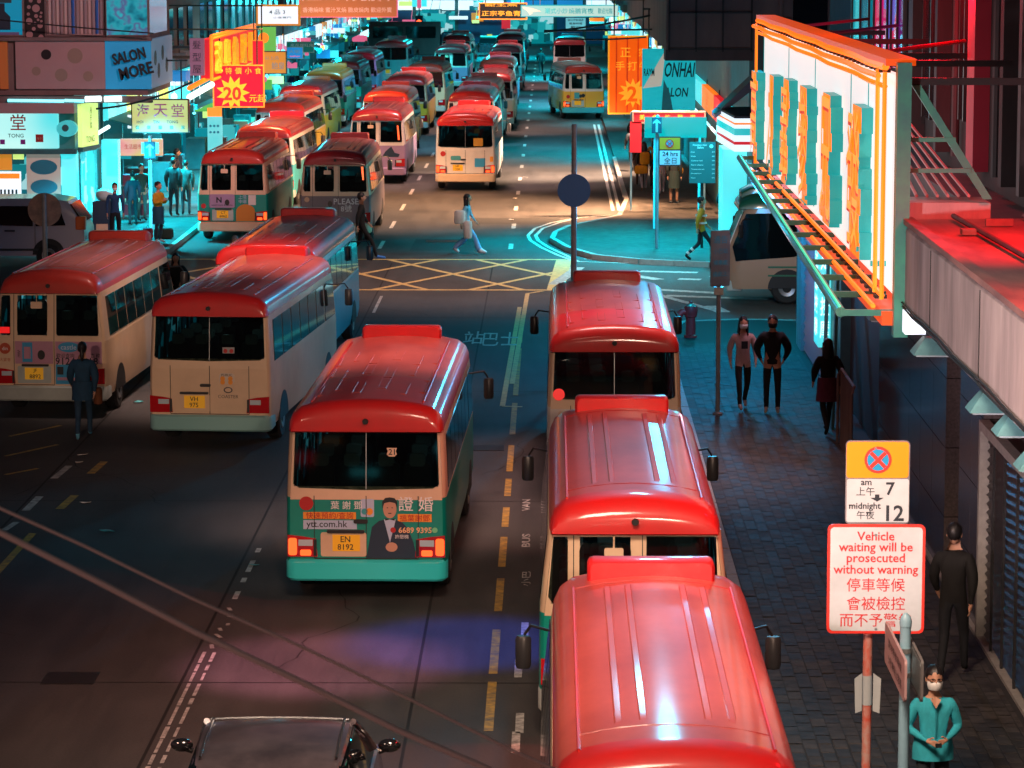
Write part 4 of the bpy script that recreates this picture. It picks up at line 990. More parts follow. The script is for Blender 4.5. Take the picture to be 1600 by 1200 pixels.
def dmark(FRm, par, u, v, r, m, name='emblem', n=0.003, rv=None):
    mb = MB(); FRm.disc(mb, u, v, r, n, n+0.003, rv=rv); return mb.build(name, m, par)

M_BCYAN = mat('bumper_bright_cyan', (0.04, 0.72, 0.70), 0.4, coat=0.4)  # cyan light falling on the bumper is put into its colour
M_BEIGE = mat('bus_beige_paint', (0.42, 0.26, 0.17), 0.5, coat=0.3)
M_PCYAN = mat('bumper_pale_cyan', (0.25, 0.50, 0.48), 0.4, coat=0.3)  # white bumper, with the cyan light from the road painted in
# the minibus wearing a teal wedding advert, nearest of the middle lane
p, a = at_rear(572, 672, 0.16)
bus, FR, FU = minibus('new', p, a, 'teal wrapped minibus with a suited man in its rear advert and lit tail lights', M_TEAL, M_CREAM, M_RED, 2, True, ('EN', '8192'), bumper=M_BCYAN)
I_ORG = mat('advert_orange', (0.85, 0.32, 0.03), 0.6); I_PALE = mat('advert_pale_blue', (0.45, 0.55, 0.72), 0.6); I_NAVY = mat('advert_navy', (0.01, 0.03, 0.06), 0.6)
dmark(FR, bus, -0.76, 1.30, 0.09, M_INKR)
FR.text(bus, '葉 謝 鄧', -0.25, 1.28, w=0.40, m=M_INKW, n=0.004, bold=0.01)
x = panel(FR, bus, -0.80, -0.13, 1.10, 1.19, I_ORG); FR.text(x, '快速預約/查詢', -0.465, 1.145, w=0.60, m=M_INKR, n=0.006, bold=0.01)
x = panel(FR, bus, -0.80, -0.12, 0.97, 1.085, I_PALE); FR.text(x, 'ytt.com.hk', -0.50, 1.025, w=0.52, m=M_INK, n=0.006, bold=0.006)
x = panel(FR, bus, -0.07, 0.10, 1.13, 1.36, I_PALE, 'sticker', r=0.02); dmark(FR, x, 0.04, 1.20, 0.045, I_ORG, n=0.005); dmark(FR, x, -0.02, 1.20, 0.04, M_CYAN, n=0.005)
FR.text(bus, '證 婚', 0.63, 1.30, w=0.44, m=M_INKW, n=0.004, bold=0.02)
x = panel(FR, bus, 0.40, 0.83, 1.07, 1.17, I_ORG); FR.text(x, '搵葉謝鄧', 0.615, 1.12, w=0.38, m=M_INKR, n=0.006, bold=0.01)
FR.text(bus, '6689 9395', 0.62, 0.965, w=0.42, m=mat('advert_peach', (0.85, 0.5, 0.25), 0.6), n=0.012, bold=0.02)
dmark(FR, bus, 0.34, 0.965, 0.035, M_INKR, n=0.008); dmark(FR, bus, 0.87, 0.965, 0.035, mat('advert_green', (0.2, 0.6, 0.3), 0.6), n=0.006)
mb = MB(); FR.pl(mb, [(0.0, 0.602), (0.07, 1.0), (0.16, 1.08), (0.24, 1.10), (0.36, 1.10), (0.46, 1.06), (0.53, 0.98), (0.60, 0.80), (0.64, 0.602)], 0.0, 0.004)
suit = mb.build('suited_figure', I_NAVY, bus)
mb = MB(); FR.pl(mb, [(0.225, 1.10), (0.30, 0.80), (0.375, 1.10)], 0.004, 0.006); mb.build('shirt_front', I_PALE, suit)
mb = MB(); FR.disc(mb, 0.30, 1.235, 0.085, 0.004, 0.007, rv=0.12); FR.disc(mb, 0.32, 0.745, 0.075, 0.005, 0.009, rv=0.06); mb.build('face_and_hand', mat('advert_skin', (0.55, 0.3, 0.2), 0.6), suit)
mb = MB(); FR.pl(mb, [(0.205, 1.24), (0.205, 1.33), (0.24, 1.375), (0.30, 1.385), (0.36, 1.375), (0.395, 1.33), (0.395, 1.24), (0.37, 1.31), (0.30, 1.325), (0.23, 1.31)], 0.006, 0.010); mb.build('dark_hair', M_INK, suit)
mb = MB(); FR.pl(mb, [(0.24, 1.115), (0.24, 1.085), (0.30, 1.1), (0.36, 1.085), (0.36, 1.115), (0.30, 1.1)], 0.006, 0.008)
FR.disc(mb, 0.27, 1.25, 0.01, 0.007, 0.009, k=8, rv=0.006); FR.disc(mb, 0.33, 1.25, 0.01, 0.007, 0.009, k=8, rv=0.006); FR.disc(mb, 0.30, 1.18, 0.025, 0.007, 0.009, k=8, rv=0.006); mb.build('bow_tie_and_features', M_INK, suit)
FR.text(bus, '許戀楠', 0.45, 0.88, w=0.17, m=M_INKW, n=0.008)
mb = MB(); FU.pl(mb, [(0.26, 0.58), (0.29, 0.55), (0.36, 0.55), (0.39, 0.58), (0.375, 0.62), (0.39, 0.66), (0.26, 0.66), (0.275, 0.62)], 0.014, 0.016); x = mb.build('numbered_sticker', M_CREAM, bus); FU.text(x, '21', 0.325, 0.61, h=0.075, m=M_INK, n=0.018, bold=0.02)

# cream minibus on its left
p, a = at_rear(327, 493, 0.62)
bus, FR, FU = minibus('new', p, a, 'plain cream minibus with a wide dark rear window and yellow VH 975 plate', M_CREAM, M_CREAM, M_RED, 2, False, ('VH', '975'), bumper=M_PCYAN)
x = panel(FR, bus, 0.16, 0.42, 1.10, 1.28, mat('sticker_pale', (0.6, 0.5, 0.4), 0.6), 'sticker', r=0.05); FR.text(x, 'PUBLIC', 0.29, 1.25, w=0.18, m=M_INK, n=0.006)
for u, v in ((0.22, 1.19), (0.35, 1.19), (0.22, 1.13), (0.35, 1.13)): dmark(FR, x, u, v, 0.04, I_ORG, n=0.004)
dmark(FR, bus, 0.31, 1.0, 0.075, M_CHROME, n=0.004, rv=0.05); dmark(FR, bus, 0.31, 1.0, 0.055, M_CREAM, n=0.008, rv=0.034)
FR.text(bus, 'COASTER', 0.31, 0.89, w=0.34, m=M_CHROME, n=0.004)
x = panel(FU, bus, 0.22, 0.42, 0.26, 0.36, mat('sticker_grey', (0.3, 0.3, 0.3), 0.6), 'window_sticker', n=0.014); dmark(FU, x, 0.27, 0.30, 0.035, M_INKR, n=0.017); dmark(FU, x, 0.37, 0.30, 0.035, M_INKR, n=0.017)
# parked nose to tail beyond it
p, a = at_rear(415, 412, 0.35)
bus, FR, FU = minibus('new', p, a, 'minibus with aqua sides standing directly beyond the plain cream minibus', M_CYAN, M_WHITE, M_RED, 2)
# far left
p, a = at_rear(77, 457, 0.42, 'old')
bus, FR, FU = minibus('old', p, a, 'cream minibus with dull red roof, pink and blue adverts and JF 8892 plate', M_CREAM, M_CREAM, M_RED2, 2, False, ('JF', '8892'))
I_PINK = mat('advert_pink', (0.50, 0.25, 0.33), 0.6, col2=(0.42, 0.2, 0.30), scale=2); I_BLUE = mat('advert_blue', (0.03, 0.30, 0.55), 0.6); I_BROWN = mat('advert_red_brown', (0.45, 0.06, 0.02), 0.6)
FR.o.y -= 0.002
x = panel(FR, bus, -0.62, 0.06, 0.97, 1.37, I_PINK); panel(FR, x, -0.49, -0.31, 1.0, 1.35, I_BLUE, 'advert_picture', n=0.003); panel(FR, x, -0.46, -0.34, 1.06, 1.27, I_PINK, 'advert_picture', n=0.006); FR.text(x, '藥材', -0.55, 1.15, w=0.05, h=0.14, m=M_INK, n=0.006)
x = panel(FR, bus, 0.10, 0.93, 0.97, 1.37, I_PINK); dmark(FR, x, 0.34, 1.27, 0.19, I_BLUE, rv=0.09); FR.text(x, 'castle', 0.34, 1.27, w=0.28, m=I_PALE, n=0.008, bold=0.01)
FR.text(x, '歡迎查詢', 0.28, 1.12, w=0.32, m=M_INK, n=0.006, bold=0.01); FR.text(x, '9124 5618', 0.48, 1.02, w=0.76, m=M_INK, n=0.006, bold=0.01); FR.text(x, '商務', 0.82, 1.12, w=0.18, m=M_INK, n=0.006, bold=0.01)
x = panel(FR, bus, 0.10, 0.61, 0.61, 0.96, I_BLUE); panel(FR, x, 0.13, 0.24, 0.78, 0.92, M_INK, 'advert_picture', n=0.003); panel(FR, x, 0.13, 0.5, 0.68, 0.73, I_PINK, 'advert_picture', n=0.003)
dmark(FR, bus, -0.80, 1.24, 0.10, I_BROWN, n=0.002); FR.text(bus, 'din', -0.80, 1.24, w=0.1, m=M_INKW, n=0.008); FR.text(bus, '大宴會', -0.80, 1.04, w=0.2, m=I_BROWN, n=0.004)
mb = MB(); FU.box(mb, -0.885, -0.71, 0.16, 0.27, 0.013, 0.016); mb.build('brake_lamp', M_TAILDIM, bus)

# right hand column
p, a = P(1054, 1146, 2.55), 0; p.y -= 0.82; p.z = 0
bus, FR, FU = minibus('old', p, a, 'glossy red minibus roof nearest the viewer in the right hand queue', M_TEAL, M_CREAM, M_RED, 2)
p, a = at_rear(992, 831, 0.0, 'old')
bus, FR, FU = minibus('old', p, a, 'cream and teal minibus second in the right hand queue, pale red grooved roof', M_TEAL, M_CREAM, M_RED, 2)
p, a = at_rear(960, 548, 0.0)
bus, FR, FU = minibus('new', p, a, 'white bodied minibus at the head of the right hand queue beside the hydrant', M_WHITE, M_CREAM, M_RED, 2)
dmark(FU, bus, -0.84, 0.22, 0.09, M_TAILDIM, 'round_brake_lamp', n=0.015)
x = panel(FR, bus, -0.85, -0.68, 1.16, 1.32, mat('sticker_pale', (0.6, 0.5, 0.4), 0.6), 'sticker', r=0.04); dmark(FR, x, -0.80, 1.23, 0.035, I_ORG, n=0.004); dmark(FR, x, -0.73, 1.23, 0.035, I_ORG, n=0.004)

# beyond the junction
BUS = []
def far(t, px, py, dx, label, lower, upper=None, red=None, detail=1, lit=False, plate=None, y=None, bumper=None, ac=None):
    p, a = at_rear(px, py, dx, t)
    b, FR, FU = minibus(t, p, a, label, lower, upper, red, detail, lit, plate, bumper=bumper, ac=ac)
    BUS.append(b); return b, FR, FU
b, FR, FU = far('old', 363, 255, 0.15, 'minibus with a teal rear, white patch and orange disc, tail lights glowing', M_TEAL, M_CREAM, M_RED2, 2, True, ('CT', '6062'), bumper=M_CREAM)
x = panel(FR, b, -0.66, 0.06, 0.98, 1.36, M_PURP, r=0.05); FR.text(x, 'N', -0.38, 1.2, h=0.16, m=M_INK, n=0.006, bold=0.03); FR.text(x, 'washroom & home', -0.3, 1.06, w=0.6, m=M_INK, n=0.006)
mb = MB(); FR.pl(mb, [(0.10, 0.60), (0.10, 0.86)]+[(0.37-0.27*math.cos(R(q)), 0.86+0.22*math.sin(R(q))) for q in range(20, 170, 15)]+[(0.64, 0.86), (0.64, 0.60)], 0.002, 0.006); mb.build('orange_disc_advert', mat('advert_orange_dark', (0.55, 0.2, 0.02), 0.6), b)
FR.text(b, '上環 太子\n中環 旺角', 0.42, 1.22, w=0.5, m=I_PALE, n=0.005); dmark(FR, b, -0.82, 1.03, 0.07, M_INKR); panel(FR, b, 0.45, 0.66, 1.06, 1.34, M_WHITE, 'sticker', n=0.004)
b, FR, FU = far('old', 524, 257, 0.0, 'minibus with a dark rear and a red lamp strip in its window', M_DARK if False else mat('bus_charcoal_wrap', (0.20, 0.16, 0.18), 0.45, coat=0.3), M_CREAM, M_DKRED, 2, False, None, bumper=M_CREAM)
mb = MB(); FU.pl(mb, [(0.72, 0.82), (0.78, 0.82), (0.80, 0.45), (0.76, 0.45)], 0.013, 0.016); mb.build('lamp_strip', M_TAILON, b)
FR.text(b, 'PLEASE', 0.3, 1.2, w=0.7, m=M_INKW, n=0.005, bold=0.01); FR.text(b, '8號', 0.3, 1.0, w=0.3, m=M_INKW, n=0.005, bold=0.01); dmark(FR, b, -0.8, 1.25, 0.07, M_CREAM)
b, FR, FU = far('new', 727, 196, 0.15, 'white minibus with glowing tail lights alone in the open middle lane', M_WHITE, M_WHITE, M_RED, 2, True, ('HP', '228'), bumper=M_CREAM)
dmark(FR, b, -0.76, 1.27, 0.09, M_INKR); x = panel(FR, b, -0.5, -0.15, 1.05, 1.2, mat('decal_teal', (0.05, 0.3, 0.33), 0.6), 'sticker', r=0.05); panel(FR, b, 0.32, 0.68, 0.82, 1.12, I_BLUE, 'advert_picture', n=0.002); panel(FR, b, 0.84, 0.95, 1.0, 1.18, I_ORG, 'sticker')
mb = MB(); FU.rbox(mb, 0.28, 0.6, 0.18, 0.45, 0.03, 0.014, 0.018); mb.build('yellow_seat_back', mat('seat_yellow', (0.5, 0.25, 0.02), 0.6), b)
b, FR, FU = far('old', 589, 188, 0.1, 'lilac backed minibus with small print and a boat picture on its rear', M_PURP, M_WHITE, M_DKRED, 2, False, None, bumper=M_PURP)
FR.text(b, '89807', -0.35, 1.25, w=0.5, m=M_INK, n=0.004); mb = MB(); FR.pl(mb, [(0.2, 1.0), (0.3, 1.15), (0.5, 1.32), (0.62, 1.1), (0.8, 1.05), (0.75, 0.95), (0.3, 0.95)], 0, 0.004); mb.build('boat_picture', I_NAVY, b)
mb = MB(); FU.pl(mb, [(0.70, 0.7), (0.75, 0.7), (0.80, 0.2), (0.74, 0.2)], 0.013, 0.016); mb.build('lamp_strip', M_TAILON, b)
M_ORR = mat('bus_orange_red_paint', (0.75, 0.12, 0.01), 0.4, coat=0.7); M_CRIM = mat('bus_crimson_paint', (0.62, 0.01, 0.05), 0.4, coat=0.7)
far('old', 411, 215, 0.25, 'white sided minibus with a crimson roof unit behind the teal backed one', M_CYAN, M_WHITE, M_DKRED, 1, True, None, ac=M_CRIM)
far('old', 437, 176, 0.2, 'yellow sided minibus with a dull rust roof unit, third along the left kerb', M_YEL, M_WHITE, M_RED2, 1)
far('old', 470, 148, 0.2, 'minibus under a bright orange roof unit, fourth along the left kerb', M_YEL, M_CREAM, M_DKRED, 1, ac=M_ORR)
far('old', 505, 124, 0.1, 'minibus with a bluish roof sheen beyond the bright orange roof unit', M_TEAL, M_PURP, M_ORR, 1)
far('old', 534, 108, 0.1, 'sixth minibus along the left kerb with a thin scarlet front edge', M_TEAL, M_PURP, M_RED, 1)
far('old', 560, 93, 0.1, 'seventh minibus along the left kerb with violet edged roof', M_CYAN, M_PURP, M_DKRED, 1)
b, FR, FU = far('new', 611, 74, 0.05, 'turquoise lit minibus farthest along the left kerb', M_CYAN, M_CYAN, M_DKRED, 1)
far('old', 603, 158, 0.1, 'minibus with a peach coloured roof unit ahead of the lilac backed one', M_YEL, M_CREAM, M_RED2, 1)
far('old', 633, 132, 0.1, 'minibus with cyan roof sheen in the second column from the left kerb', M_YEL, M_CREAM, M_RED, 1)
b, FR, FU = far('old', 664, 112, 0.2, 'cream minibus with a rust coloured rear fascia in the second column', M_CREAM, M_CREAM, M_RED2, 1)
b, FR, FU = far('old', 704, 82, 0.1, 'white minibus with pink flowers on its rear in the second column', M_PURP, M_WHITE, M_DKRED, 1)
dmark(FR, b, 0.0, 1.2, 0.3, I_PINK, rv=0.15)
far('old', 713, 64, 0.1, 'minibus whose dark roof peeps over the pink flowered one', M_WHITE, M_WHITE, M_DKRED, 1)
far('old', 736, 158, 0.1, 'mauve roofed minibus just ahead of the lone white one', M_WHITE, M_WHITE, M_DKRED, 1)
far('old', 748, 142, 0.1, 'brown red minibus third up the middle column', M_WHITE, M_CREAM, M_RED2, 1)
b, FR, FU = far('old', 768, 127, 0.1, 'cream minibus offset rightwards in the middle column with teal window', M_CREAM, M_WHITE, M_DKRED, 1)
far('old', 776, 104, 0.1, 'lavender roofed minibus in the middle column', M_PURP, M_WHITE, M_RED2, 1)
far('old', 789, 82, 0.1, 'minibus with white window frames high in the middle column', M_CYAN, M_WHITE, M_DKRED, 1)
far('old', 797, 62, 0.1, 'small maroon minibus roof farthest up the middle column', M_CYAN, M_WHITE, M_DKRED, 1)
b, FR, FU = far('old', 912, 114, -0.75, 'yellow and white minibus driving away alone in the right hand lane', M_YEL, M_WHITE, M_RED2, 2, True, None, bumper=M_CYAN)
dmark(FR, b, -0.75, 1.1, 0.09, M_INKR); panel(FR, b, -0.45, -0.2, 1.0, 1.3, M_CYAN, 'sticker', n=0.002); dmark(FR, b, -0.02, 1.15, 0.09, M_INK, n=0.012)
far('new', 890, 70, 0.1, 'minibus ahead of the yellow one with a lit front cabin', M_WHITE, M_WHITE, M_DKRED, 1)
# green topped minibus in the side street, facing left
bus, FR, FU = minibus('new', (P(1138, 415, 1.0).x*0+4.15+7.8, 75.3, 0), PI/2, 'green topped cream minibus nosing out of the side street', M_BEIGE, M_BEIGE, M_GROOF, 2, False, None, group='green topped minibus in the side street', front=True)
mb = MB()
for y0, y1 in ((5.05, 6.66),):
    y0 += 0.75; mb.prism([(-1.024, y0, 1.30), (-1.024, y0+0.5, 1.12), (-1.02, 7.65, 1.02), (-1.022, 7.73, 1.36), (-1.0, 7.42, 2.12), (-1.0, y0, 2.16)], (-0.008, 0, 0))
mb.build('cab_window', M_GLASS, bus)
mb = MB(); mb.box(-1.035, -1.022, 3.0, 6.9, 0.86, 0.90); mb.box(-1.035, -1.022, 3.0, 6.9, 0.66, 0.70); mb.build('side_stripe', mat('stripe_green', (0.02, 0.15, 0.08), 0.5), bus)
mb = MB(); mb.prism([(-0.9, 7.83, 1.3), (-0.86, 7.81, 1.3), (-0.80, 7.51, 2.1), (-0.84, 7.51, 2.1)], (0, 0.02, 0)); mb.build('route_sticker', M_WHITE, bus)
# ------------------------------------------------------------------ big lit sign over the near pavement
N_OR = mat('orange_neon', (0.9, 0.3, 0.02), 0.4, emit=(1.0, 0.17, 0.006), es=1.15, sample=False)
N_OR2 = mat('orange_letter_face', (0.9, 0.3, 0.02), 0.5, emit=(1.0, 0.22, 0.005), es=0.95, col2=(0.7, 0.05, 0.01), scale=3, sample=False)
N_RED = mat('red_frame_paint', (0.6, 0.06, 0.01), 0.4, emit=(0.95, 0.09, 0.003), es=0.6, sample=False)
M_LTEAL = mat('letter_side_teal', (0.02, 0.38, 0.36), 0.5, emit=(0.0, 0.36, 0.37), es=0.45, col2=(0.02, 0.28, 0.25), scale=2, sample=False)  # faint emission stands in for the board's light on these sides
M_BOARD = mat('floodlit_board', (0.8, 0.8, 0.8), 0.5, emit=(0.85, 0.84, 0.84), es=0.85)  # floodlight on the pale board is put into its own emission
M_TRUSS = mat('green_painted_steel', (0.05, 0.32, 0.22), 0.4, col2=(0.05, 0.22, 0.20), scale=4, coat=0.2)
N_GR = mat('green_neon', (0.1, 0.7, 0.4), 0.4, emit=(0.05, 0.85, 0.45), es=0.8, sample=False)
SX = 3.9
zt, zb, ya, yb = 6.84, 4.36, 36.3, 59.0
S = thing('neon_sign', (SX, yb, zb), 0, 'long floodlit signboard with orange characters and orange neon edging over the near pavement', 'neon sign')
off = Matrix.Translation(-S.location)
def sb(mb, name, m, par=None, **k):
    o = mb.build(name, m, par or S, **k)
    if par is None: o.matrix_parent_inverse = off
    return o
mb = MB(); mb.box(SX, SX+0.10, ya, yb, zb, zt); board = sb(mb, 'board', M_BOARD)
fr = F((SX, yb, 0), (0, -1, 0), (0, 0, 1))   # u runs from the far end towards the viewer, n points to the street
W_ = yb-ya
for y in (0.0, 6.2, 11.5, 17.2, 19.5):
    mb = MB(); fr.box(mb, y, y+0.03, zb+0.1, zt-0.15, 0.0, 0.01); sb(mb, 'board_joint', M_LTEAL, board)
for z, r, nn in ((zt+0.10, 0.045, 0.12), (zt+0.0, 0.035, 0.20), (zt-0.12, 0.03, 0.12)):
    mb = MB(); mb.tube([fr.p(-0.1+W_*k/12, z+0.012*math.sin(k*2.1), nn) for k in range(13)], r, 6); sb(mb, 'neon_tube', N_OR)
for z, nn in ((zb-0.02, 0.12), (zb-0.14, 0.22)):
    mb = MB(); mb.tube([fr.p(-0.1+W_*k/12, z, nn) for k in range(13)], 0.03, 6); sb(mb, 'neon_tube', N_OR)
for u in (-0.1, W_-0.75, W_+0.02):
    mb = MB(); mb.tube([fr.p(u, zb-0.05, 0.14), fr.p(u, zt+0.05, 0.14)], 0.028, 6); sb(mb, 'neon_tube', N_OR)
mb = MB(); fr.box(mb, -0.2, W_+0.1, zt+0.12, zt+0.2, -0.2, 0.14); fr.box(mb, -0.2, W_+0.1, zb-0.34, zb-0.18, -0.35, 0.14); sb(mb, 'edge_frame', N_RED)
mb = MB()
k = 0
while k < W_-0.4:
    fr.box(mb, k, k+0.22, zt+0.02, zt+0.06, 0.02, 0.14); fr.box(mb, k, k+0.2, zb-0.10, zb-0.06, 0.02, 0.16); k += 0.55
o = sb(mb, 'transformer_clip', M_BLACK); o['kind'] = 'stuff'
chars = [('高', 59.2, 6.0, 4.42), ('人', 54.6, 6.12, 4.45), ('蟲', 51.4, 6.18, 4.52), ('參', 47.6, 6.22, 4.5), ('兄', 43.6, 6.30, 4.52), ('發', 39.6, 6.35, 4.50)]
random.seed(14)
N_STROKE = mat('letter_stroke_dark', (0.5, 0.05, 0.01), 0.5, emit=(0.62, 0.03, 0.0), es=0.9, sample=False)
N_STROKE2 = mat('letter_stroke_light', (0.9, 0.4, 0.1), 0.5, emit=(1.0, 0.34, 0.03), es=1.0, sample=False)
for k, (ch, y, z1, z0) in enumerate(chars):
    u = yb-y
    n = 9; D = 0.17
    mb = MB(); zz = z1
    while zz > z0+0.02:
        hh = min(random.uniform(0.12, 0.34), zz-z0); w0, w1 = random.uniform(0.35, 0.85), random.uniform(0.35, 0.75)
        if k == 1 and zz < z0+1.2: w0 *= 0.6; w1 *= 0.6
        d = D*random.choice((1, 1, .92, .85))
        a, b = fr.p(u-w0, zz-hh, 0.0), fr.p(u+w1, zz, 0.0)
        P8 = [fr.p(u-w0, zz-hh, 0), fr.p(u+w1, zz-hh, 0), fr.p(u+w1, zz, 0), fr.p(u-w0, zz, 0), fr.p(u-w0, zz-hh, d), fr.p(u+w1, zz-hh, d), fr.p(u+w1, zz, d), fr.p(u-w0, zz, d)]
        mb.add(P8, [(0, 1, 5, 4), (1, 2, 6, 5), (2, 3, 7, 6), (3, 0, 4, 7)], 1); mb.add(P8[4:], [(0, 1, 2, 3)], 0); zz -= hh
    o = sb(mb, 'channel_character', [N_OR2, M_LTEAL])
    fr.text(o, ch, u, (z0+z1)/2, h=(z1-z0)*0.92, w=1.7, m=N_STROKE, n=D+0.012, bold=0.01, name='painted_stroke'); fr.text(o, ch, u+0.12, (z0+z1)/2+0.04, h=(z1-z0)*0.92, w=1.7, m=N_STROKE2, n=D+0.02, bold=0.0, name='stroke_tube')
for y in (58.8, 55, 51, 47, 43, 39, 37.2):
    mb = MB(); fr.box(mb, yb-y, yb-y+0.05, 4.6, 4.66, 0.0, 0.18); sb(mb, 'spacer_pin', M_LTEAL)
# ladder shaped service gantry under it
p0 = Vector((SX-0.42, 59.2, 4.42)); p1 = Vector((SX-0.60, 36.3, 4.16))
mb = MB(); mb.tube([p0, p1], 0.06, 8); sb(mb, 'gantry_rail', M_TRUSS)
mb = MB(); mb.tube([p0+Vector((-0.01, 0, 0.065)), p1+Vector((-0.01, 0, 0.065))], 0.016, 6); sb(mb, 'gantry_neon', N_GR)
n = 13
for i in range(n+1):
    p = p0.lerp(p1, i/n); mb = MB(); mb.box(p.x, SX+0.1, p.y-0.03, p.y+0.03, p.z-0.04, p.z+0.03); sb(mb, 'gantry_rung', M_TRUSS)
mb = MB(); mb.box(SX-0.02, SX+0.14, 36.05, 36.25, 3.9, 7.0); sb(mb, 'end_post', M_TRUSS)
mb = MB(); mb.prism([(SX+0.16, 36.3, 6.75), (SX+0.26, 36.3, 6.75), (5.0, 36.3, 5.45), (4.9, 36.3, 5.45)], (0, 0.06, 0)); sb(mb, 'corner_brace', M_TRUSS)
for z in (6.1, 5.75): mb = MB(); mb.box(SX+0.14, 4.9-(z-5.45)*0.5, 36.28, 36.33, z, z+0.05); sb(mb, 'corner_brace', M_TRUSS)
for y, dz in ((36.3, 0), (40.5, 0.05), (44.8, 0.0), (49.5, 0.06), (56.0, 0.02)):
    mb = MB(); mb.box(SX+0.1, 5.8, y, y+0.07, 6.74+dz, 6.82+dz); sb(mb, 'tie_beam', M_DARK)
for y in (43, 52, 57): mb = MB(); mb.tube([(SX+0.2, y, 6.85), (5.9, y+3, 6.95)], 0.03, 6); sb(mb, 'tie_rod', mat('red_rod', (0.5, 0.03, 0.05), 0.5))
for k in range(6): mb = MB(); mb.tube([(4.2+0.12*k, 36.8, 5.45), (4.35+0.15*k, 42+k, 5.9)], 0.02, 5); sb(mb, 'loose_conduit', mat('pink_conduit', (0.5, 0.15, 0.15), 0.5))
# lit junction cabinet below the sign's end
mb = MB(); mb.box(SX+0.05, SX+0.28, 35.5, 35.8, 4.0, 4.25); sb(mb, 'lit_ballast_box', L_WH)
# floodlights hanging under the canopy
LT = mat('lamp_housing_teal', (0.12, 0.32, 0.34), 0.45, col2=(0.08, 0.2, 0.22), scale=5)
spots = [((1362, 492), 'first floodlight under the canopy edge, below the neon sign corner'), ((1432, 545), 'teal floodlight with a bracket, second under the canopy edge'), ((1520, 633), 'third floodlight under the canopy beside the granite pier'), ((1562, 668), 'fourth floodlight under the canopy above the louvred shutter'), ((1597, 722), 'nearest floodlight under the canopy edge')]
for (px, py), lab in spots:
    p = PX(px, py, 4.02); t = thing('floodlight', (4.3, p.y, p.z), 0, lab, 'floodlight', 'floodlights hung under the concrete canopy')
    mb = MB(); mb.grid([[(-0.33, -0.2, -0.05), (0.33, -0.2, -0.05), (0.33, 0.2, -0.05), (-0.33, 0.2, -0.05)], [(-0.30, -0.17, 0.0), (0.30, -0.17, 0.0), (0.30, 0.17, 0.0), (-0.30, 0.17, 0.0)], [(-0.2, -0.10, 0.13), (0.2, -0.10, 0.13), (0.2, 0.12, 0.13), (-0.2, 0.12, 0.13)]], closed=True, cap0=True, cap1=True); mb.build('housing', LT, t)
    mb = MB(); mb.box(-0.30, 0.30, -0.16, 0.16, -0.07, -0.05); mb.build('glass', M_CLEAR, t)
    mb = MB(); mb.box(-0.05, 0.05, -0.03, 0.03, 0.13, max(0.2, 4.98-p.z)); mb.build('bracket', LT, t)
# ------------------------------------------------------------------ street signs
def post(mb, r, z0, z1, x=0, y=0): mb.tube([(x, y, z0), (x, y, z1)], r, 12)
M_POLEG = mat('painted_grey_pole', (0.22, 0.25, 0.27), 0.45, coat=0.2, col2=(0.15, 0.17, 0.18), scale=5)
M_POLEB = mat('pale_blue_pole', (0.25, 0.45, 0.55), 0.45, coat=0.2, col2=(0.2, 0.35, 0.45), scale=5)
M_POLER = mat('chipped_red_pole', (0.62, 0.06, 0.02), 0.5, col2=(0.50, 0.42, 0.38), scale=9, stretch=(1, 1, 0.6))
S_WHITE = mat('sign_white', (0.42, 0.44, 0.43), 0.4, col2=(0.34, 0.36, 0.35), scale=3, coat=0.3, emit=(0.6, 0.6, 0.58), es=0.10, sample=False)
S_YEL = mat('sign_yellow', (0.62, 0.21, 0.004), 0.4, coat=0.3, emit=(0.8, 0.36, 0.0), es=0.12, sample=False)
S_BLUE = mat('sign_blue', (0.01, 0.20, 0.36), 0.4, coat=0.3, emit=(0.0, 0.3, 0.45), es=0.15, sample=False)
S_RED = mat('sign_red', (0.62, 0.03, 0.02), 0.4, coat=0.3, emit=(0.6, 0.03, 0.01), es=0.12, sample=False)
S_BACK = mat('sign_back_grey', (0.16, 0.14, 0.14), 0.6, col2=(0.10, 0.10, 0.10), scale=4)
# restriction plates
s = 176.0
T = thing('no_stopping_sign', (2.87, 28.4, PZ), 0, 'am 7 to midnight 12 sign over a vehicle waiting warning on a chipped red pole', 'road sign')
mb = MB(); post(mb, 0.042, 0, 3.72); mb.build('pole', M_POLER, T, smooth=True)
# measured straight off the photo in the plane of the pole
def Q(px, py): q = PY(px, py, 28.33); return (q.x-2.87, q.z-PZ)
fr = F((0, -0.07, 0))
def rect(x0, y0, x1, y1): a = Q(x0, y1); b = Q(x1, y0); return a[0], b[0], a[1], b[1]
u0, u1, v0, v1 = rect(1320, 688, 1422, 818)
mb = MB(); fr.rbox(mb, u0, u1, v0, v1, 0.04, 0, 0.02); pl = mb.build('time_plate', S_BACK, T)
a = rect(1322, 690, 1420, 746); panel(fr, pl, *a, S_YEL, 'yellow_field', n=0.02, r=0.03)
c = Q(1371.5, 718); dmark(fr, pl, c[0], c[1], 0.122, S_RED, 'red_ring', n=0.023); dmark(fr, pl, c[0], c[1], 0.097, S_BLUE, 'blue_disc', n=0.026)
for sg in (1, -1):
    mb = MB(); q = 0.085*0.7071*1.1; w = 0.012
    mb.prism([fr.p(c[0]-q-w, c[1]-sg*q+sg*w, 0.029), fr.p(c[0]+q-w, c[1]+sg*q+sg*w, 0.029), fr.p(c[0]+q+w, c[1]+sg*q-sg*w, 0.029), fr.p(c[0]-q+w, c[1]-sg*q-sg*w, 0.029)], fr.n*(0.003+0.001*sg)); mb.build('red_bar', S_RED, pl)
a = rect(1322, 748, 1420, 815); panel(fr, pl, *a, S_WHITE, 'white_field', n=0.02, r=0.02)
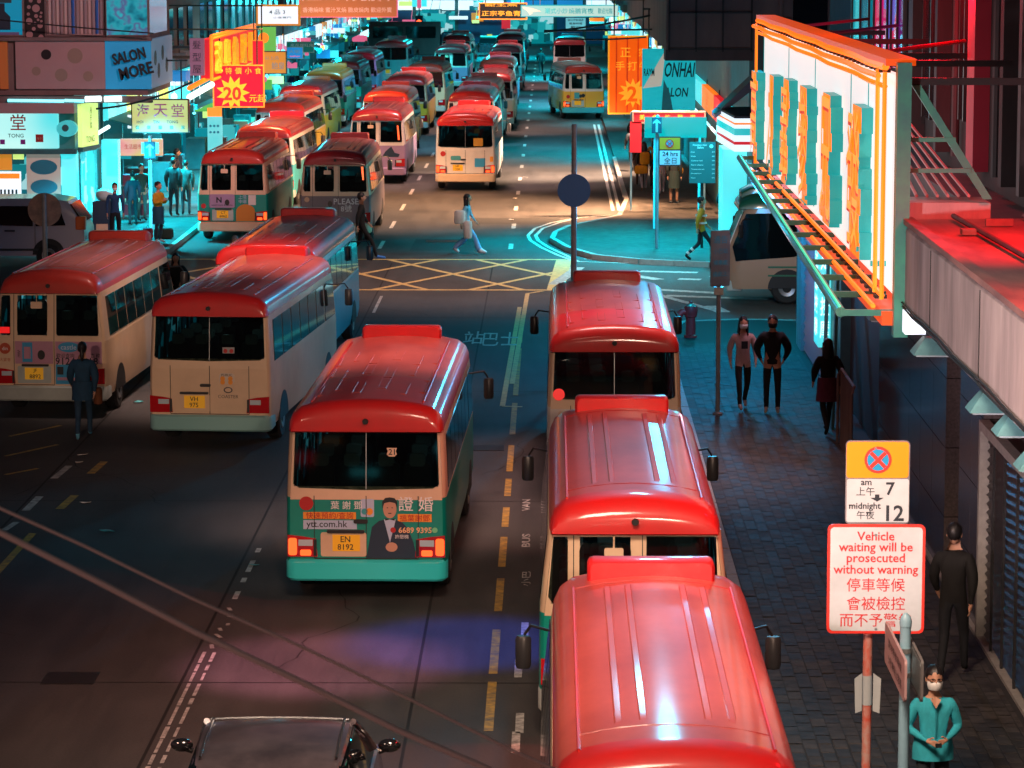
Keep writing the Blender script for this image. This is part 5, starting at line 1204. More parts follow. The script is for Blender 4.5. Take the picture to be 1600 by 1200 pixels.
for t, x, y, hh in (('am', 1353, 754, 17), ('上午', 1352, 767, 29), ('7', 1391, 763, 14), ('midnight', 1351, 791, 50), ('午夜', 1352, 804, 28), ('12', 1398, 801, 28)):
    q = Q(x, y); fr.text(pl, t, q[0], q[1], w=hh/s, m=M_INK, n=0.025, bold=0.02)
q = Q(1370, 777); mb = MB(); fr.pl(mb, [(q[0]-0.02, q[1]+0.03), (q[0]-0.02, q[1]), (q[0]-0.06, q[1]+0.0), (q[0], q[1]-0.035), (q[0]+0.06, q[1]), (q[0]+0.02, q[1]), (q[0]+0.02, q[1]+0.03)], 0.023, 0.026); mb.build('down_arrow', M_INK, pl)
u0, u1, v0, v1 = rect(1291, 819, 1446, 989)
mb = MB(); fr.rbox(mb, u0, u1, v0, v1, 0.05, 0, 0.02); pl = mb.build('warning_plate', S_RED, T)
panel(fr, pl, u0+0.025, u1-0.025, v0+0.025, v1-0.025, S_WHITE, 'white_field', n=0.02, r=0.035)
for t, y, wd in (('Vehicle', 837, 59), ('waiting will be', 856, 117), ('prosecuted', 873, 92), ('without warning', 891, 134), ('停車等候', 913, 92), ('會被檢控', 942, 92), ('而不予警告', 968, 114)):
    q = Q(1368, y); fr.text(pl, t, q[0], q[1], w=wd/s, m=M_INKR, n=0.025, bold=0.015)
mb = MB(); mb.lathe([(0.044, 1.35), (0.044, 1.62)], 12); mb.build('paper_wrap', S_WHITE, T, smooth=True)
for sx in (-1, 1): mb = MB(); mb.prism([(sx*0.05, -0.04, 1.3), (sx*0.11, -0.05, 1.28), (sx*0.12, -0.05, 1.60), (sx*0.05, -0.04, 1.65)], (0, 0.004, 0)); mb.build('torn_paper', S_WHITE, T)
for y in (700, 835, 982): q = Q(1368, y); mb = MB(); fr.disc(mb, q[0]+0.0, q[1], 0.012, 0.02, 0.03, k=8); mb.build('bolt', M_STEEL, T)
# blue pole with two boards seen edge on
T = thing('angled_notice_boards', (2.87, 25.4, PZ), 0, 'pale blue pole carrying two notice boards seen nearly edge on', 'notice board')
mb = MB(); post(mb, 0.045, 0, 2.74); mb.lathe([(0.05, 2.72), (0.05, 2.76), (0.04, 2.80), (0.01, 2.83)], 12); mb.build('pole', M_POLEB, T, smooth=True)
for sx, m in ((-1, M_PANELP), (1, S_BACK)):
    f2 = F((sx*0.065, 0.85, 0), (0, -1, 0), (0, 0, 1))
    mb = MB(); f2.rbox(mb, 0, 1.5, 2.24, 2.58, 0.04, -0.01, 0.01); pl = mb.build('board', m, T)
    if sx < 0:
        for k, (tt, vv) in enumerate((('請勿停車等候', 2.47), ('小巴專用上落客', 2.34))): f2.text(pl, tt, 0.8, vv, w=1.0, h=0.08, m=M_INK, n=0.014)
    mb = MB(); f2.rbox(mb, 0.04, 1.46, 2.27, 2.55, 0.03, 0.01 if sx > 0 else -0.014, 0.013 if sx > 0 else -0.01); mb.build('inner_panel', M_STEEL if sx > 0 else m, pl)
for z in (2.3, 2.5): mb = MB(); mb.lathe([(0.055, z), (0.055, z+0.04)], 12); mb.build('clamp', M_STEEL, T, smooth=True)
# notice on a thin pole by the hydrant
T = thing('tall_notice_sign', (2.93, 55.7, PZ), R(0), 'weathered blue grey notice on a thin pole beside the red hydrant', 'notice board')
mb = MB(); post(mb, 0.04, 0, 2.35); mb.lathe([(0.09, 0), (0.09, 0.03), (0.05, 0.06)], 12); mb.build('pole', M_POLEG, T, smooth=True)
f2 = F((-0.16, -0.18, 0), (0.33, 0.16, 0), (0, 0, 1))
mb = MB(); f2.rbox(mb, 0, 0.38, 2.28, 3.26, 0.03, 0, 0.02); pl = mb.build('board', mat('weathered_board', (0.16, 0.26, 0.30), 0.5, col2=(0.10, 0.16, 0.2), scale=3), T)
for k, v in enumerate((3.1, 2.9, 2.7, 2.5)): f2.text(pl, ['通告', '小巴站', '候車處', '由此上'][k], 0.19, v, w=0.28, m=S_BLUE, n=0.024)
mb = MB(); mb.box(-0.08, 0.08, -0.06, 0.06, 2.12, 2.26); mb.build('clamp', M_STEEL, T)
# hydrant
T = thing('fire_hydrant', tuple(P(1079, 527, PZ)), 0, 'squat dark red fire hydrant on the pavement corner', 'fire hydrant')
MH = mat('hydrant_red', (0.42, 0.03, 0.03), 0.45, coat=0.3)
mb = MB(); mb.lathe([(0.14, 0), (0.14, 0.04), (0.105, 0.06), (0.10, 0.42), (0.13, 0.44), (0.13, 0.48), (0.14, 0.50), (0.15, 0.58), (0.13, 0.66), (0.06, 0.71), (0.02, 0.72)], 16); mb.build('barrel', MH, T, smooth=True)
mb = MB(); mb.tube([(0, 0, 0.55), (-0.17, -0.02, 0.55), (-0.24, -0.02, 0.48)], [0.08, 0.075, 0.085], 12); mb.build('outlet', MH, T, smooth=True)
mb = MB(); mb.lathe([(0.035, 0.71), (0.03, 0.77), (0.0, 0.775)], 6); mb.build('valve_cap', MH, T)
# round blue disc seen from behind on a tall pole
p = PY(896.5, 420, 60.0)
T = thing('blue_disc_sign', (p.x, 60.0, 0), 0, 'dark blue round traffic sign on a tall thin pole beyond the white bodied minibus', 'road sign')
zc = PY(897, 297, 60).z; zt_ = PY(897, 194, 60).z
mb = MB(); post(mb, 0.055, 0, zc+0.2); post(mb, 0.05, zc+0.2, zt_); mb.lathe([(0.12, 0), (0.12, 0.05), (0.06, 0.1)], 12); mb.build('pole', M_POLEG, T, smooth=True)
fr = F((0, -0.075, 0)); mb = MB(); fr.disc(mb, 0, zc, 0.31, 0, 0.02, k=36); mb.build('disc', mat('disc_blue', (0.02, 0.12, 0.32), 0.5), T)
# round grey disc on the left
p = PY(71, 420, 65.0)
T = thing('grey_disc_sign', (p.x, 65.0, 0), 0, 'stained grey back of a round sign in front of the white van', 'road sign')
zc = PY(71, 328, 65).z
mb = MB(); post(mb, 0.05, 0, zc+0.34); mb.build('pole', M_POLEG, T, smooth=True)
fr = F((0, 0.06, 0)); mb = MB(); fr.disc(mb, 0.0, zc, 0.345, 0, 0.02, k=36); mb.build('disc', mat('stained_disc', (0.26, 0.18, 0.16), 0.6, col2=(0.10, 0.08, 0.08), scale=5), T)
# arrow poles
def arrow(f, parent, u, v, h, m, n=0.02):
    mb = MB(); w = h*0.09; k = h*0.30
    f.pl(mb, [(u-w, v-h/2), (u+w, v-h/2), (u+w, v+h*0.22), (u+k, v+h*0.12), (u+k, v+h*0.24), (u, v+h/2), (u-k, v+h*0.24), (u-k, v+h*0.12), (u-w, v+h*0.22)], n, n+0.004); return mb.build('arrow', m, parent)
T = thing('no_stopping_sign', tuple(P(1026, 388, PZ)), 0, 'teal pole with an arrow and 24 hrs plate on the far corner', 'road sign')
Yp = T.location.y
mb = MB(); post(mb, 0.05, 0, PY(1026, 180, Yp).z-PZ); mb.build('pole', M_POLEB, T, smooth=True)
fr = F((-T.location.x, -0.07, -PZ))
def A4(x0, y0, x1, y1, Y): a = PY(x0, y1, Y); b = PY(x1, y0, Y); return a.x, b.x, a.z, b.z
mb = MB(); fr.box(mb, *A4(1018, 183, 1034, 208, Yp), 0, 0.02); pl = mb.build('arrow_plate', I_NAVY, T); a = PY(1026, 196, Yp); arrow(fr, pl, a.x, a.z, 0.36, M_PANELP)
mb = MB(); fr.rbox(mb, *A4(1029, 213, 1064, 259, Yp), 0.04, 0, 0.02); pl = mb.build('plate', M_DARK, T)
panel(fr, pl, *A4(1030.5, 215, 1062.5, 233, Yp), S_YEL, 'yellow_field', n=0.02); c = PY(1046, 224, Yp); dmark(fr, pl, c.x, c.z, 0.115, S_RED, 'ring', n=0.024); dmark(fr, pl, c.x, c.z, 0.085, S_BLUE, 'disc', n=0.028)
mb = MB(); q = 0.06
for sg in (1, -1): mb.prism([fr.p(c.x-q-0.012, c.z-sg*q, 0.032), fr.p(c.x+q-0.012, c.z+sg*q, 0.032), fr.p(c.x+q+0.012, c.z+sg*q, 0.032), fr.p(c.x-q+0.012, c.z-sg*q, 0.032)], fr.n*(0.003+sg*0.001))
mb.build('red_cross', S_RED, pl)
panel(fr, pl, *A4(1030.5, 235, 1062.5, 257, Yp), mat('sign_pale_blue', (0.35, 0.5, 0.7), 0.5, emit=(0.2, 0.38, 0.6), es=0.3, sample=False), 'blue_field', n=0.02)
c = PY(1047, 240, Yp); fr.text(pl, '24 hrs', c.x, c.z, w=0.42, m=M_INK, n=0.025, bold=0.02); c = PY(1047, 250.5, Yp); fr.text(pl, '全日', c.x, c.z, w=0.34, m=M_INK, n=0.025, bold=0.02)
T = thing('ahead_arrow_sign', (PY(241, 290, 93).x, 92.2, PZ), 0, 'navy square sign with a pale upward arrow at the left pavement corner', 'road sign')
mb = MB(); post(mb, 0.055, 0, 2.75); mb.build('pole', M_POLEB, T, smooth=True)
fr = F((0, -0.08, 0)); zc = PY(241, 234, 92.2).z-PZ
mb = MB(); fr.box(mb, -0.16, 0.16, zc-0.24, zc+0.24, 0, 0.03); pl = mb.build('plate', I_NAVY, T); arrow(fr, pl, 0, zc, 0.36, M_PANELP, 0.03)
# big plain teal board behind the arrow pole
def board(name, Y, x0, y0, x1, y1, m, label, cat='sign', th=0.15, group=None, hang=True, frame=None, hz=0.0):
    a, b, c, d = A4(x0, y0, x1, y1, Y)
    T = thing(name, ((a+b)/2, Y, c), 0, label, cat, group)
    f = F((-(a+b)/2, -th/2, -c))
    mb = MB(); f.box(mb, a, b, c, d, -th, 0); pl = mb.build('face', m, T)
    if frame:
        mb = MB(); w = frame[1]
        f.box(mb, a-w, b+w, d, d+w, -th, 0.02); f.box(mb, a-w, b+w, c-w, c, -th, 0.02); f.box(mb, a-w, a, c, d, -th, 0.02); f.box(mb, b, b+w, c, d, -th, 0.02); mb.build('frame', frame[0], T)
    if hang:
        mb = MB()
        for x in (a+0.12*(b-a), b-0.12*(b-a)): mb.tube([f.p(x, d, -th/2), f.p(x, d+1.2, -th/2)], 0.025, 6)
        xe = -14 if (a+b)/2 < -5 else 5.3
        mb.tube([f.p(min(a, xe), d+1.2, -th/2), f.p(max(b, xe), d+1.2, -th/2)], 0.03, 6); mb.build('hanger', M_DARK, T)
    return T, f, pl, (a, b, c, d)
def btext(T, f, pl, bx, t, u, v, w=None, h=None, m=None, bold=0.02, skew=0.0):
    a, b, c, d = bx; f.text(pl, t, a+(b-a)*u, c+(d-c)*v, w=(b-a)*w if w else None, h=(d-c)*h if h else None, m=m or M_INK, n=0.01, bold=bold, skew=skew)
G_TEALB = glowmat('teal_board_glow', [(0.0, 0.48, 0.52), (0.0, 0.52, 0.56), (0.35, 0.62, 0.60)], 0.85, 0.5, kind='noise')
T, f, pl, bx = board('blank_light_board', 93.0, 1007, 183, 1104, 215, G_TEALB, 'wide blank turquoise lit board behind the 24 hrs sign', hang=False)
mb = MB(); 
for x in (bx[0]+0.3, bx[1]-0.2): mb.tube([f.p(x, PZ, -0.08), f.p(x, bx[2], -0.08)], 0.04, 6)
mb.build('leg', M_POLEB, T)
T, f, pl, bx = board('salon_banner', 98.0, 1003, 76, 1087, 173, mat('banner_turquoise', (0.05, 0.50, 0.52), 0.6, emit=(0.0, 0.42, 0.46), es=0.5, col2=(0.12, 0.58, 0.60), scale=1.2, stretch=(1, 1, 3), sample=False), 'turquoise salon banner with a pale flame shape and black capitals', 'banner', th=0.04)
btext(T, f, pl, bx, 'ONHAI', 0.70, 0.66, w=0.56, h=0.24, skew=0.12); btext(T, f, pl, bx, 'ALON', 0.64, 0.30, w=0.44, h=0.15, skew=0.12); btext(T, f, pl, bx, 'RAYM', 0.13, 0.62, w=0.2, h=0.12)
a, b, c, d = bx
mb = MB(); f.pl(mb, [(a+0.02, c+(d-c)*0.36), (a+0.7, d-0.05), (a+0.62, c+(d-c)*0.52), (a+0.58, c+(d-c)*0.40)], 0.004, 0.008); mb.build('pale_flame', mat('flame_peach', (0.7, 0.5, 0.4), 0.6, emit=(0.6, 0.42, 0.32), es=0.5, sample=False), pl)
mb = MB(); f.pl(mb, [(a+0.60, c), (a+0.66, c+(d-c)*0.5), (a+0.85, c+(d-c)*0.28), (a+0.95, c)], 0.006, 0.012); mb.build('fold_shadow_print', M_WALLT, pl)  # dark shape painted as the shadow of a cloth fold
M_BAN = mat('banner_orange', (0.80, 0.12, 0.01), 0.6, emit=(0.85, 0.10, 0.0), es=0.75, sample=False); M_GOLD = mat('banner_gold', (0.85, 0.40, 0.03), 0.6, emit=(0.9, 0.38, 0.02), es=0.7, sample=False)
T, f, pl, bx = board('orange_banner', 104.0, 952, 58, 1012, 176, M_BAN, 'tall orange banner with yellow characters and a star burst', 'banner', th=0.04, frame=(M_GOLD, 0.05))
for t, u, v in (('正', 0.42, 0.80), ('宗', 0.88, 0.80), ('手', 0.28, 0.62), ('打', 0.60, 0.62), ('牛', 0.9, 0.62)): btext(T, f, pl, bx, t, u, v, h=0.12, m=M_GOLD)
def star(f, parent, u, v, r, m, n0=0.006, pts=12, inner=0.6):
    mb = MB(); f.pl(mb, [(u+(r if i % 2 == 0 else r*inner)*math.cos(PI*i/pts), v+(r if i % 2 == 0 else r*inner)*math.sin(PI*i/pts)) for i in range(pts*2)], n0, n0+0.006); return mb.build('star_burst', m, parent)
a, b, c, d = bx; st = star(f, pl, a+(b-a)*0.62, c+(d-c)*0.26, 0.48, M_GOLD); f.text(st, '2', a+(b-a)*0.6, c+(d-c)*0.25, h=0.5, m=M_BAN, n=0.016, bold=0.03)
for k in range(3):
    mb = MB(); f.box(mb, a+0.2+0.35*k, a+0.25+0.35*k, c, d, 0.0, 0.008); mb.build('cloth_crease', mat('crease_red', (0.5, 0.05, 0.01), 0.6, emit=(0.6, 0.04, 0.0), es=0.5, sample=False), pl)  # shade of the creases laid on as darker red strips
T, f, pl, bx = board('shop_header', 99.5, 990, 176, 1100, 190, L_RD, 'red shop header strip below the salon banner', th=0.2, hang=False, frame=(M_CONC, 0.05))
for k in range(5): btext(T, f, pl, bx, '美食坊麵家'[k], 0.12+0.18*k, 0.5, h=0.6, m=M_GOLD)
mb = MB(); mb.box(-1.2, -0.85, -0.12, 0.1, -0.95, 0.0); mb.build('red_side_panel', L_RD, T)
mb = MB(); mb.box(bx[0]-0.1-(bx[0]+bx[1])/2, bx[0]-0.04-(bx[0]+bx[1])/2, 0, 0.08, PZ-bx[2], 0.3); mb.box(bx[1]-(bx[0]+bx[1])/2, bx[1]+0.06-(bx[0]+bx[1])/2, 0, 0.08, PZ-bx[2], 0.3); mb.build('post', M_POLEB, T)
T, f, pl, bx = board('price_board', 87.0, 1077, 222, 1118, 286, mat('menu_green', (0.01, 0.12, 0.14), 0.5, emit=(0.0, 0.12, 0.14), es=0.4, sample=False), 'dark green salon price list board facing the corner', hang=False, th=0.06)
btext(T, f, pl, bx, 'Premium Hair', 0.4, 0.93, w=0.55, m=M_INKW); btext(T, f, pl, bx, 'Salon', 0.42, 0.87, w=0.25, m=M_INKW)
dmark(f, pl, bx[0]+(bx[1]-bx[0])*0.84, bx[2]+(bx[3]-bx[2])*0.9, 0.05, L_CY, n=0.004)
for k, t in enumerate(('Cut', 'Wash', 'Colour full', 'Perm classic', 'Treatment set', 'Straighten', 'Tint')):
    v = 0.76-0.105*k; btext(T, f, pl, bx, t, 0.06+0.02*len(t), v, w=0.035*len(t)+0.05, h=0.03, m=M_INKW); btext(T, f, pl, bx, ['$98', '$60', '$480', '$580', '$380', '$680', '$90'][k], 0.92, v, w=0.11, h=0.03, m=M_INKW)
mb = MB(); mb.tube([(0, 0.02, PZ-bx[2]), (0, 0.02, 0)], 0.04, 6); mb.build('leg', M_DARK, T)
# stepped light box with colour stripes on the corner
T = thing('striped_light_box', (5.2, 83.4, 3.05), 0, 'white wrapped corner light box with orange, teal and red stripes', 'light box')
a0 = PY(1131, 178, 82.0); a1 = PY(1149, 190, 80.5); a2 = PY(1196, 190, 80.5)
pts = [(a0.x, 85.5), (a1.x, 80.8), (a2.x+0.6, 80.8), (a2.x+0.6, 85.5)]
zb_, zt_ = PY(1150, 237, 80.8).z, PY(1150, 188, 80.8).z; hh = zt_-zb_
strp = [(0, .22, L_WH), (.22, .32, L_RD), (.32, .52, L_WH), (.52, .74, G_TEALB), (.74, .86, L_WH), (.86, .92, L_OR), (.92, 1.06, L_WH)]
for v0, v1, m in strp:
    mb = MB(); mb.prism([(x-5.2, y-83.4, zb_+hh*v0-3.05) for x, y in pts], (0, 0, hh*(v1-v0)-0.002)); mb.build('stripe', m, T)
mb = MB(); mb.prism([(x-5.2, y-83.4, zb_+hh*1.06-3.05) for x, y in pts], (0, 0, 0.06)); mb.build('top', I_NAVY, T)
mb = MB(); mb.box(-0.1, 0.4, -1.9, 1.8, PZ-3.05, zb_-3.05-0.01); mb.build('wall_below', M_WALLT, T)
mb = MB(); mb.box(-0.75, -0.12, -0.2, 1.6, PZ-3.05, zb_-3.15); mb.build('glass_door', L_CY, T)
# vertical lit column sign on the near wall
a = PX(1286, 540, 5.0); b = PX(1300, 385, 5.0)
T = thing('column_light_sign', (5.0, 59.2, 1.0), 0, 'thin glowing cyan column sign with white characters on the shuttered wall', 'light box')
mb = MB(); mb.box(-0.1, 0.12, -0.9, 0.1, 0.0, 1.85); fc = mb.build('light_box', L_CY, T)
f = F((-0.1, 0.1, 0), (0, -1, 0), (0, 0, 1)); f4 = F((0, -0.9, 0))
for k, ch in enumerate('足部按摩'): f.text(fc, ch, 0.5, 1.6-0.42*k, h=0.34, w=0.6, m=T_WH, n=0.01, bold=0.02); f4.text(fc, ch, 0.01, 1.6-0.42*k, h=0.34, w=0.16, m=T_WH, n=0.01)
# signs up the left side
T, f, pl, bx = board('herbal_shop_sign', 98.0, 208, 156, 294, 206, glowmat('lime_amber_lightbox', [(0.62, 0.42, 0.10), (0.55, 0.72, 0.28), (0.62, 0.85, 0.45)], 0.95, 0.4, kind='noise'), 'lime lit sign with three pink characters and small red seals, nearest hanging sign', frame=(M_DARK, 0.03), th=0.3)
for k, ch in enumerate('海天堂'): btext(T, f, pl, bx, ch, 0.2+0.31*k, 0.68, h=0.40, m=mat('pink_print', (0.6, 0.12, 0.35), 0.6))
for k, t in enumerate(('HOI', 'TIN', 'TONG')): btext(T, f, pl, bx, t, 0.14+0.29*k, 0.32, h=0.09, m=M_INK)
a, b, c, d = bx
for k in range(5): mb = MB(); u = a+(b-a)*(0.09+0.205*k); f.box(mb, u-0.05, u+0.05, c+0.09, c+0.20, 0.005, 0.01); mb.build('seal', mat('seal_brown', (0.35, 0.08, 0.05), 0.6), pl)
T = thing('orange_neon_sign', (-11.0, 104, 4.0), 0, 'slanting orange framed sign with five yellow characters over the left pavement', 'neon sign')
f = F((0, 0, 0), (0, 1, 0), (0, 0, 1)); f.o.y = 0
# faces the road: u runs up the street
Wd = PX(396, 70, -11).y-PX(328, 90, -11).y; y0_ = PX(328, 90, -11).y-104
mb = MB(); mb.box(-0.3, 0, y0_, y0_+Wd, 0.05, 1.3); fc = mb.build('board', L_RD, T)
for z in (0.0, 1.33, 1.42): mb = MB(); mb.tube([(0.05, y0_, z), (0.05, y0_+Wd, z)], 0.05, 6); mb.build('neon_tube', N_OR, T)
for y in (y0_, y0_+Wd): mb = MB(); mb.tube([(0.05, y, 0), (0.05, y, 1.4)], 0.06, 6); mb.build('neon_tube', N_OR, T)
f = F((0, y0_, 0), (0, 1, 0), (0, 0, 1))
for k, ch in enumerate('潮興魚蛋粉'): f.text(fc, ch, Wd*(0.12+0.19*k), 0.67, h=1.05, w=Wd*0.10, m=M_GOLD, n=0.03, bold=0.05, ext=0.12)
for q in (2, y0_+Wd-2): mb = MB(); mb.box(-3.0, -0.3, q, q+.1, 0.6, 0.7); mb.build('bracket', M_DARK, T)
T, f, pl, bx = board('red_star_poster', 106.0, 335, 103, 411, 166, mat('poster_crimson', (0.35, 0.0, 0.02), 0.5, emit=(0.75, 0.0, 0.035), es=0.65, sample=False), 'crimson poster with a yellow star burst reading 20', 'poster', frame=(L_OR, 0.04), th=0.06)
a, b, c, d = bx; st = star(f, pl, a+0.62, c+0.45, 0.56, M_GOLD, pts=11); f.text(st, '20', a+0.60, c+0.42, h=0.46, m=S_RED, n=0.016, bold=0.03); btext(T, f, pl, bx, '元起', 0.88, 0.2, h=0.2, m=M_GOLD)
for k, ch in enumerate('特價小食'): btext(T, f, pl, bx, ch, 0.3+0.2*k, 0.88, h=0.16, m=M_GOLD)
T, f, pl, bx = board('red_tall_banner', 110.0, 396, 64, 411, 165, mat('poster_crimson', (0, 0, 0)), 'narrow tall red banner beside the star burst poster', 'banner', th=0.05, frame=(L_OR, 0.03))
T, f, pl, bx = board('white_light_box', 120.0, 404, 10, 466, 37, L_WH, 'white light box with an amber rim and tiny teal writing', frame=(L_AM, 0.07), th=0.3, hang=False)
btext(T, f, pl, bx, '4 品 3', 0.48, 0.68, w=0.4, h=0.28, m=M_WALLT); btext(T, f, pl, bx, '小食專門', 0.6, 0.36, w=0.45, h=0.13, m=M_WALLT)
T, f, pl, bx = board('green_panel_sign', 121.0, 406, 42, 431, 80, L_GR, 'small green panel sign hanging under the white light box', th=0.1, hang=False)
dmark(f, pl, bx[0]+0.15, bx[2]+0.5, 0.2, L_OR, n=0.01)
T, f, pl, bx = board('amber_abalone_sign', 118.0, 411, 81, 447, 114, L_AM, 'amber brown sign with pale characters, lowest in the left cluster', th=0.3, hang=False, frame=(M_DARK, 0.03))
btext(T, f, pl, bx, '鮑皇', 0.66, 0.35, w=0.55, h=0.34, m=S_WHITE); btext(T, f, pl, bx, '公上品', 0.40, 0.72, w=0.6, h=0.16, m=S_WHITE)
T, f, pl, bx = board('dark_green_sign', 140.0, 449, 66, 490, 81, mat('sign_bottle_green', (0.0, 0.1, 0.08), 0.5, emit=(0.0, 0.12, 0.09), es=0.5, sample=False), 'bottle green sign with cream characters behind the amber brown one', frame=(M_CREAM, 0.03), hang=False)
btext(T, f, pl, bx, '東風螺旺角', 0.55, 0.7, w=0.86, h=0.36, m=S_WHITE)
T, f, pl, bx = board('blue_writing_sign', 137.0, 449, 74, 473, 91, L_BL, 'small blue sign with pinkish characters below the bottle green one', frame=(M_CREAM, 0.02), hang=False)
btext(T, f, pl, bx, '大明', 0.45, 0.62, w=0.7, h=0.35, m=S_WHITE); btext(T, f, pl, bx, 'tailor', 0.5, 0.2, w=0.7, h=0.16, m=L_PK)
T, f, pl, bx = board('brown_overhead_sign', 130.0, 469, -28, 620, 26, mat('sign_terracotta', (0.45, 0.14, 0.05), 0.6, emit=(0.45, 0.12, 0.045), es=0.75, sample=False), 'wide terracotta sign with big cream characters over the parked minibuses', frame=(L_PK, 0.03), th=0.35)
btext(T, f, pl, bx, '江發燒臘', 0.48, 0.66, w=0.92, h=0.42, m=mat('sign_cream_pink', (0.7, 0.4, 0.32), 0.6, emit=(0.72, 0.38, 0.30), es=0.7, sample=False), skew=0.15, bold=0.03); btext(T, f, pl, bx, '香港燒味 蜜汁叉燒 脆皮燒肉 歡迎外賣', 0.49, 0.2, w=0.92, h=0.15, m=MATS['sign_cream_pink'])
T, f, pl, bx = board('black_gold_sign', 150.0, 750, 6, 822, 29, mat('sign_black', (0.01, 0.01, 0.01), 0.4), 'black overhead sign with orange characters and an orange rim', frame=(L_OR, 0.05), th=0.3)
btext(T, f, pl, bx, '正宗亭鱼膏', 0.46, 0.36, w=0.84, h=0.36, m=M_GOLD); btext(T, f, pl, bx, '蛇王燕', 0.46, 0.92, w=0.7, h=0.2, m=M_GOLD)
T, f, pl, bx = board('restaurant_strip_sign', 148.0, 815, 9, 965, 25, glowmat('mint_to_lime', [(0.30, 0.85, 0.70), (0.55, 0.75, 0.68), (0.55, 0.80, 0.25)], 0.9, 0.3, kind='noise'), 'long pale mint strip sign with turquoise characters above the road', frame=(G_TEALB, 0.04), th=0.3)
for t, u, w in (('潮式小炒', 0.36, 0.24), ('燒鵝宵夜', 0.62, 0.26), ('歡迎光臨', 0.87, 0.15)): btext(T, f, pl, bx, t, u, 0.5, w=w, h=0.55, m=mat('print_turquoise', (0.0, 0.35, 0.38), 0.5, emit=(0.0, 0.4, 0.42), es=0.5, sample=False))
a, b, c, d = bx; mb = MB(); f.pl(mb, [(a+0.02, d-0.05), (a+0.5, d-0.12), (a+0.9, d-0.25), (a+0.55, c+0.2), (a+0.4, c+0.05), (a+0.3, c+0.2)], 0.006, 0.01); mb.build('fish_shape', MATS['sign_cream_pink'], pl)
T, f, pl, bx = board('grey_notice_sign', 165.0, 884, 28, 915, 46, mat('notice_grey', (0.25, 0.4, 0.42), 0.6, emit=(0.12, 0.25, 0.28), es=0.6, sample=False), 'grey green notice with three rows of dark writing under the mint strip sign', hang=False)
for k in range(3): btext(T, f, pl, bx, ['金山海鮮酒家', '營業時間', '歡迎'][k], 0.5, 0.82-0.3*k, w=0.8-0.15*k, h=0.18)
T, f, pl, bx = board('striped_pennant_sign', 170.0, 921, 28, 944, 37, L_OR, 'tiny orange and cyan striped sign right of the grey notice', hang=False)
panel(f, pl, bx[0], bx[1], bx[2], bx[2]+0.12, L_CY, 'cyan_stripe', n=0.01)
T, f, pl, bx = board('white_awning_light', 112.0, 950, 47, 1000, 54, L_CY, 'cyan and white strip light above the orange banner', hang=False, th=0.3)
panel(f, pl, bx[0]+0.1, bx[0]+0.45, bx[2]+0.02, bx[3]-0.02, L_WH, 'white_patch', n=0.01)
T, f, pl, bx = board('pink_shop_front_sign', 97.0, 189, 217, 254, 243, glowmat('pink_yellow_light', [(0.9, 0.10, 0.25), (0.9, 0.45, 0.35), (0.75, 0.65, 0.15), (0.75, 0.05, 0.12)], 0.85, 0.9, kind='noise'), 'pink and yellow lit poster sign behind the navy arrow sign', hang=False, th=0.2)
panel(f, pl, bx[0]+(bx[1]-bx[0])*0.5, bx[1]-0.1, bx[2]+0.06, bx[3]-0.10, L_CY, 'screen', n=0.01); btext(T, f, pl, bx, '生活超市', 0.3, 0.55, w=0.4, h=0.3, m=S_RED)
mb = MB(); mb.tube([(0.2, 0.1, PZ-bx[2]), (0.2, 0.1, 0.0)], 0.04, 6); mb.build('post', M_POLEB, T)
T, f, pl, bx = board('cyan_price_board', 103.0, 325, 182, 347, 238, glowmat('cyan_pale_board', [(0.05, 0.65, 0.70), (0.3, 0.8, 0.82)], 0.9, 0.8, kind='noise'), 'tall cyan board with blue dots behind the teal backed minibus', hang=False)
for k in range(6): dmark(f, pl, bx[0]+0.1+0.12*(k % 3), bx[3]-0.3-0.2*(k//3), 0.04, S_BLUE, n=0.01)
panel(f, pl, bx[0], bx[1], bx[3], bx[3]+0.28, L_OR, 'orange_cap', n=-0.02); mb = MB(); mb.box(-0.03, 0.03, 0, 0.05, PZ-bx[2], 0); mb.build('leg', M_POLEB, T)
mb = MB(); T = thing('pink_side_panel', (-12.3, 100.5, 4.0), 0, 'faded pink vertical sign with dark writing left of the orange framed one', 'sign'); a, b, c, d = A4(297, 60, 318, 118, 100.5)
f = F((12.3, 0, -4.0)); f.box(mb, a, b, c, d, -0.3, 0); fc = mb.build('face', mat('faded_mauve', (0.30, 0.16, 0.24), 0.6, emit=(0.2, 0.08, 0.14), es=0.5, sample=False), T)
for k, ch in enumerate('髮型屋'): f.text(fc, ch, (a+b)/2, d-0.2-0.38*k, h=0.26, m=I_NAVY, n=0.01)
T = thing('lit_canopy_strip', (-12.0, 101, 3.5), 0, 'glowing white and orange rope light strip slanting below the orange framed sign', 'strip light')
p, q = PX(296, 152, -11.2), PX(331, 132, -11.2)
mb = MB(); mb.tube([p-T.location, q-T.location], 0.10, 8); mb.build('tube', T_WH, T)
mb = MB(); mb.tube([p-T.location+Vector((0, 0, 0.28)), q-T.location+Vector((0, 0, 0.28))], 0.08, 8); mb.build('tube', N_OR, T)
mb = MB(); mb.box(-0.2, 0.6, -1.0, 0.2, 0.6, 0.9); mb.build('blue_box', L_BL, T)
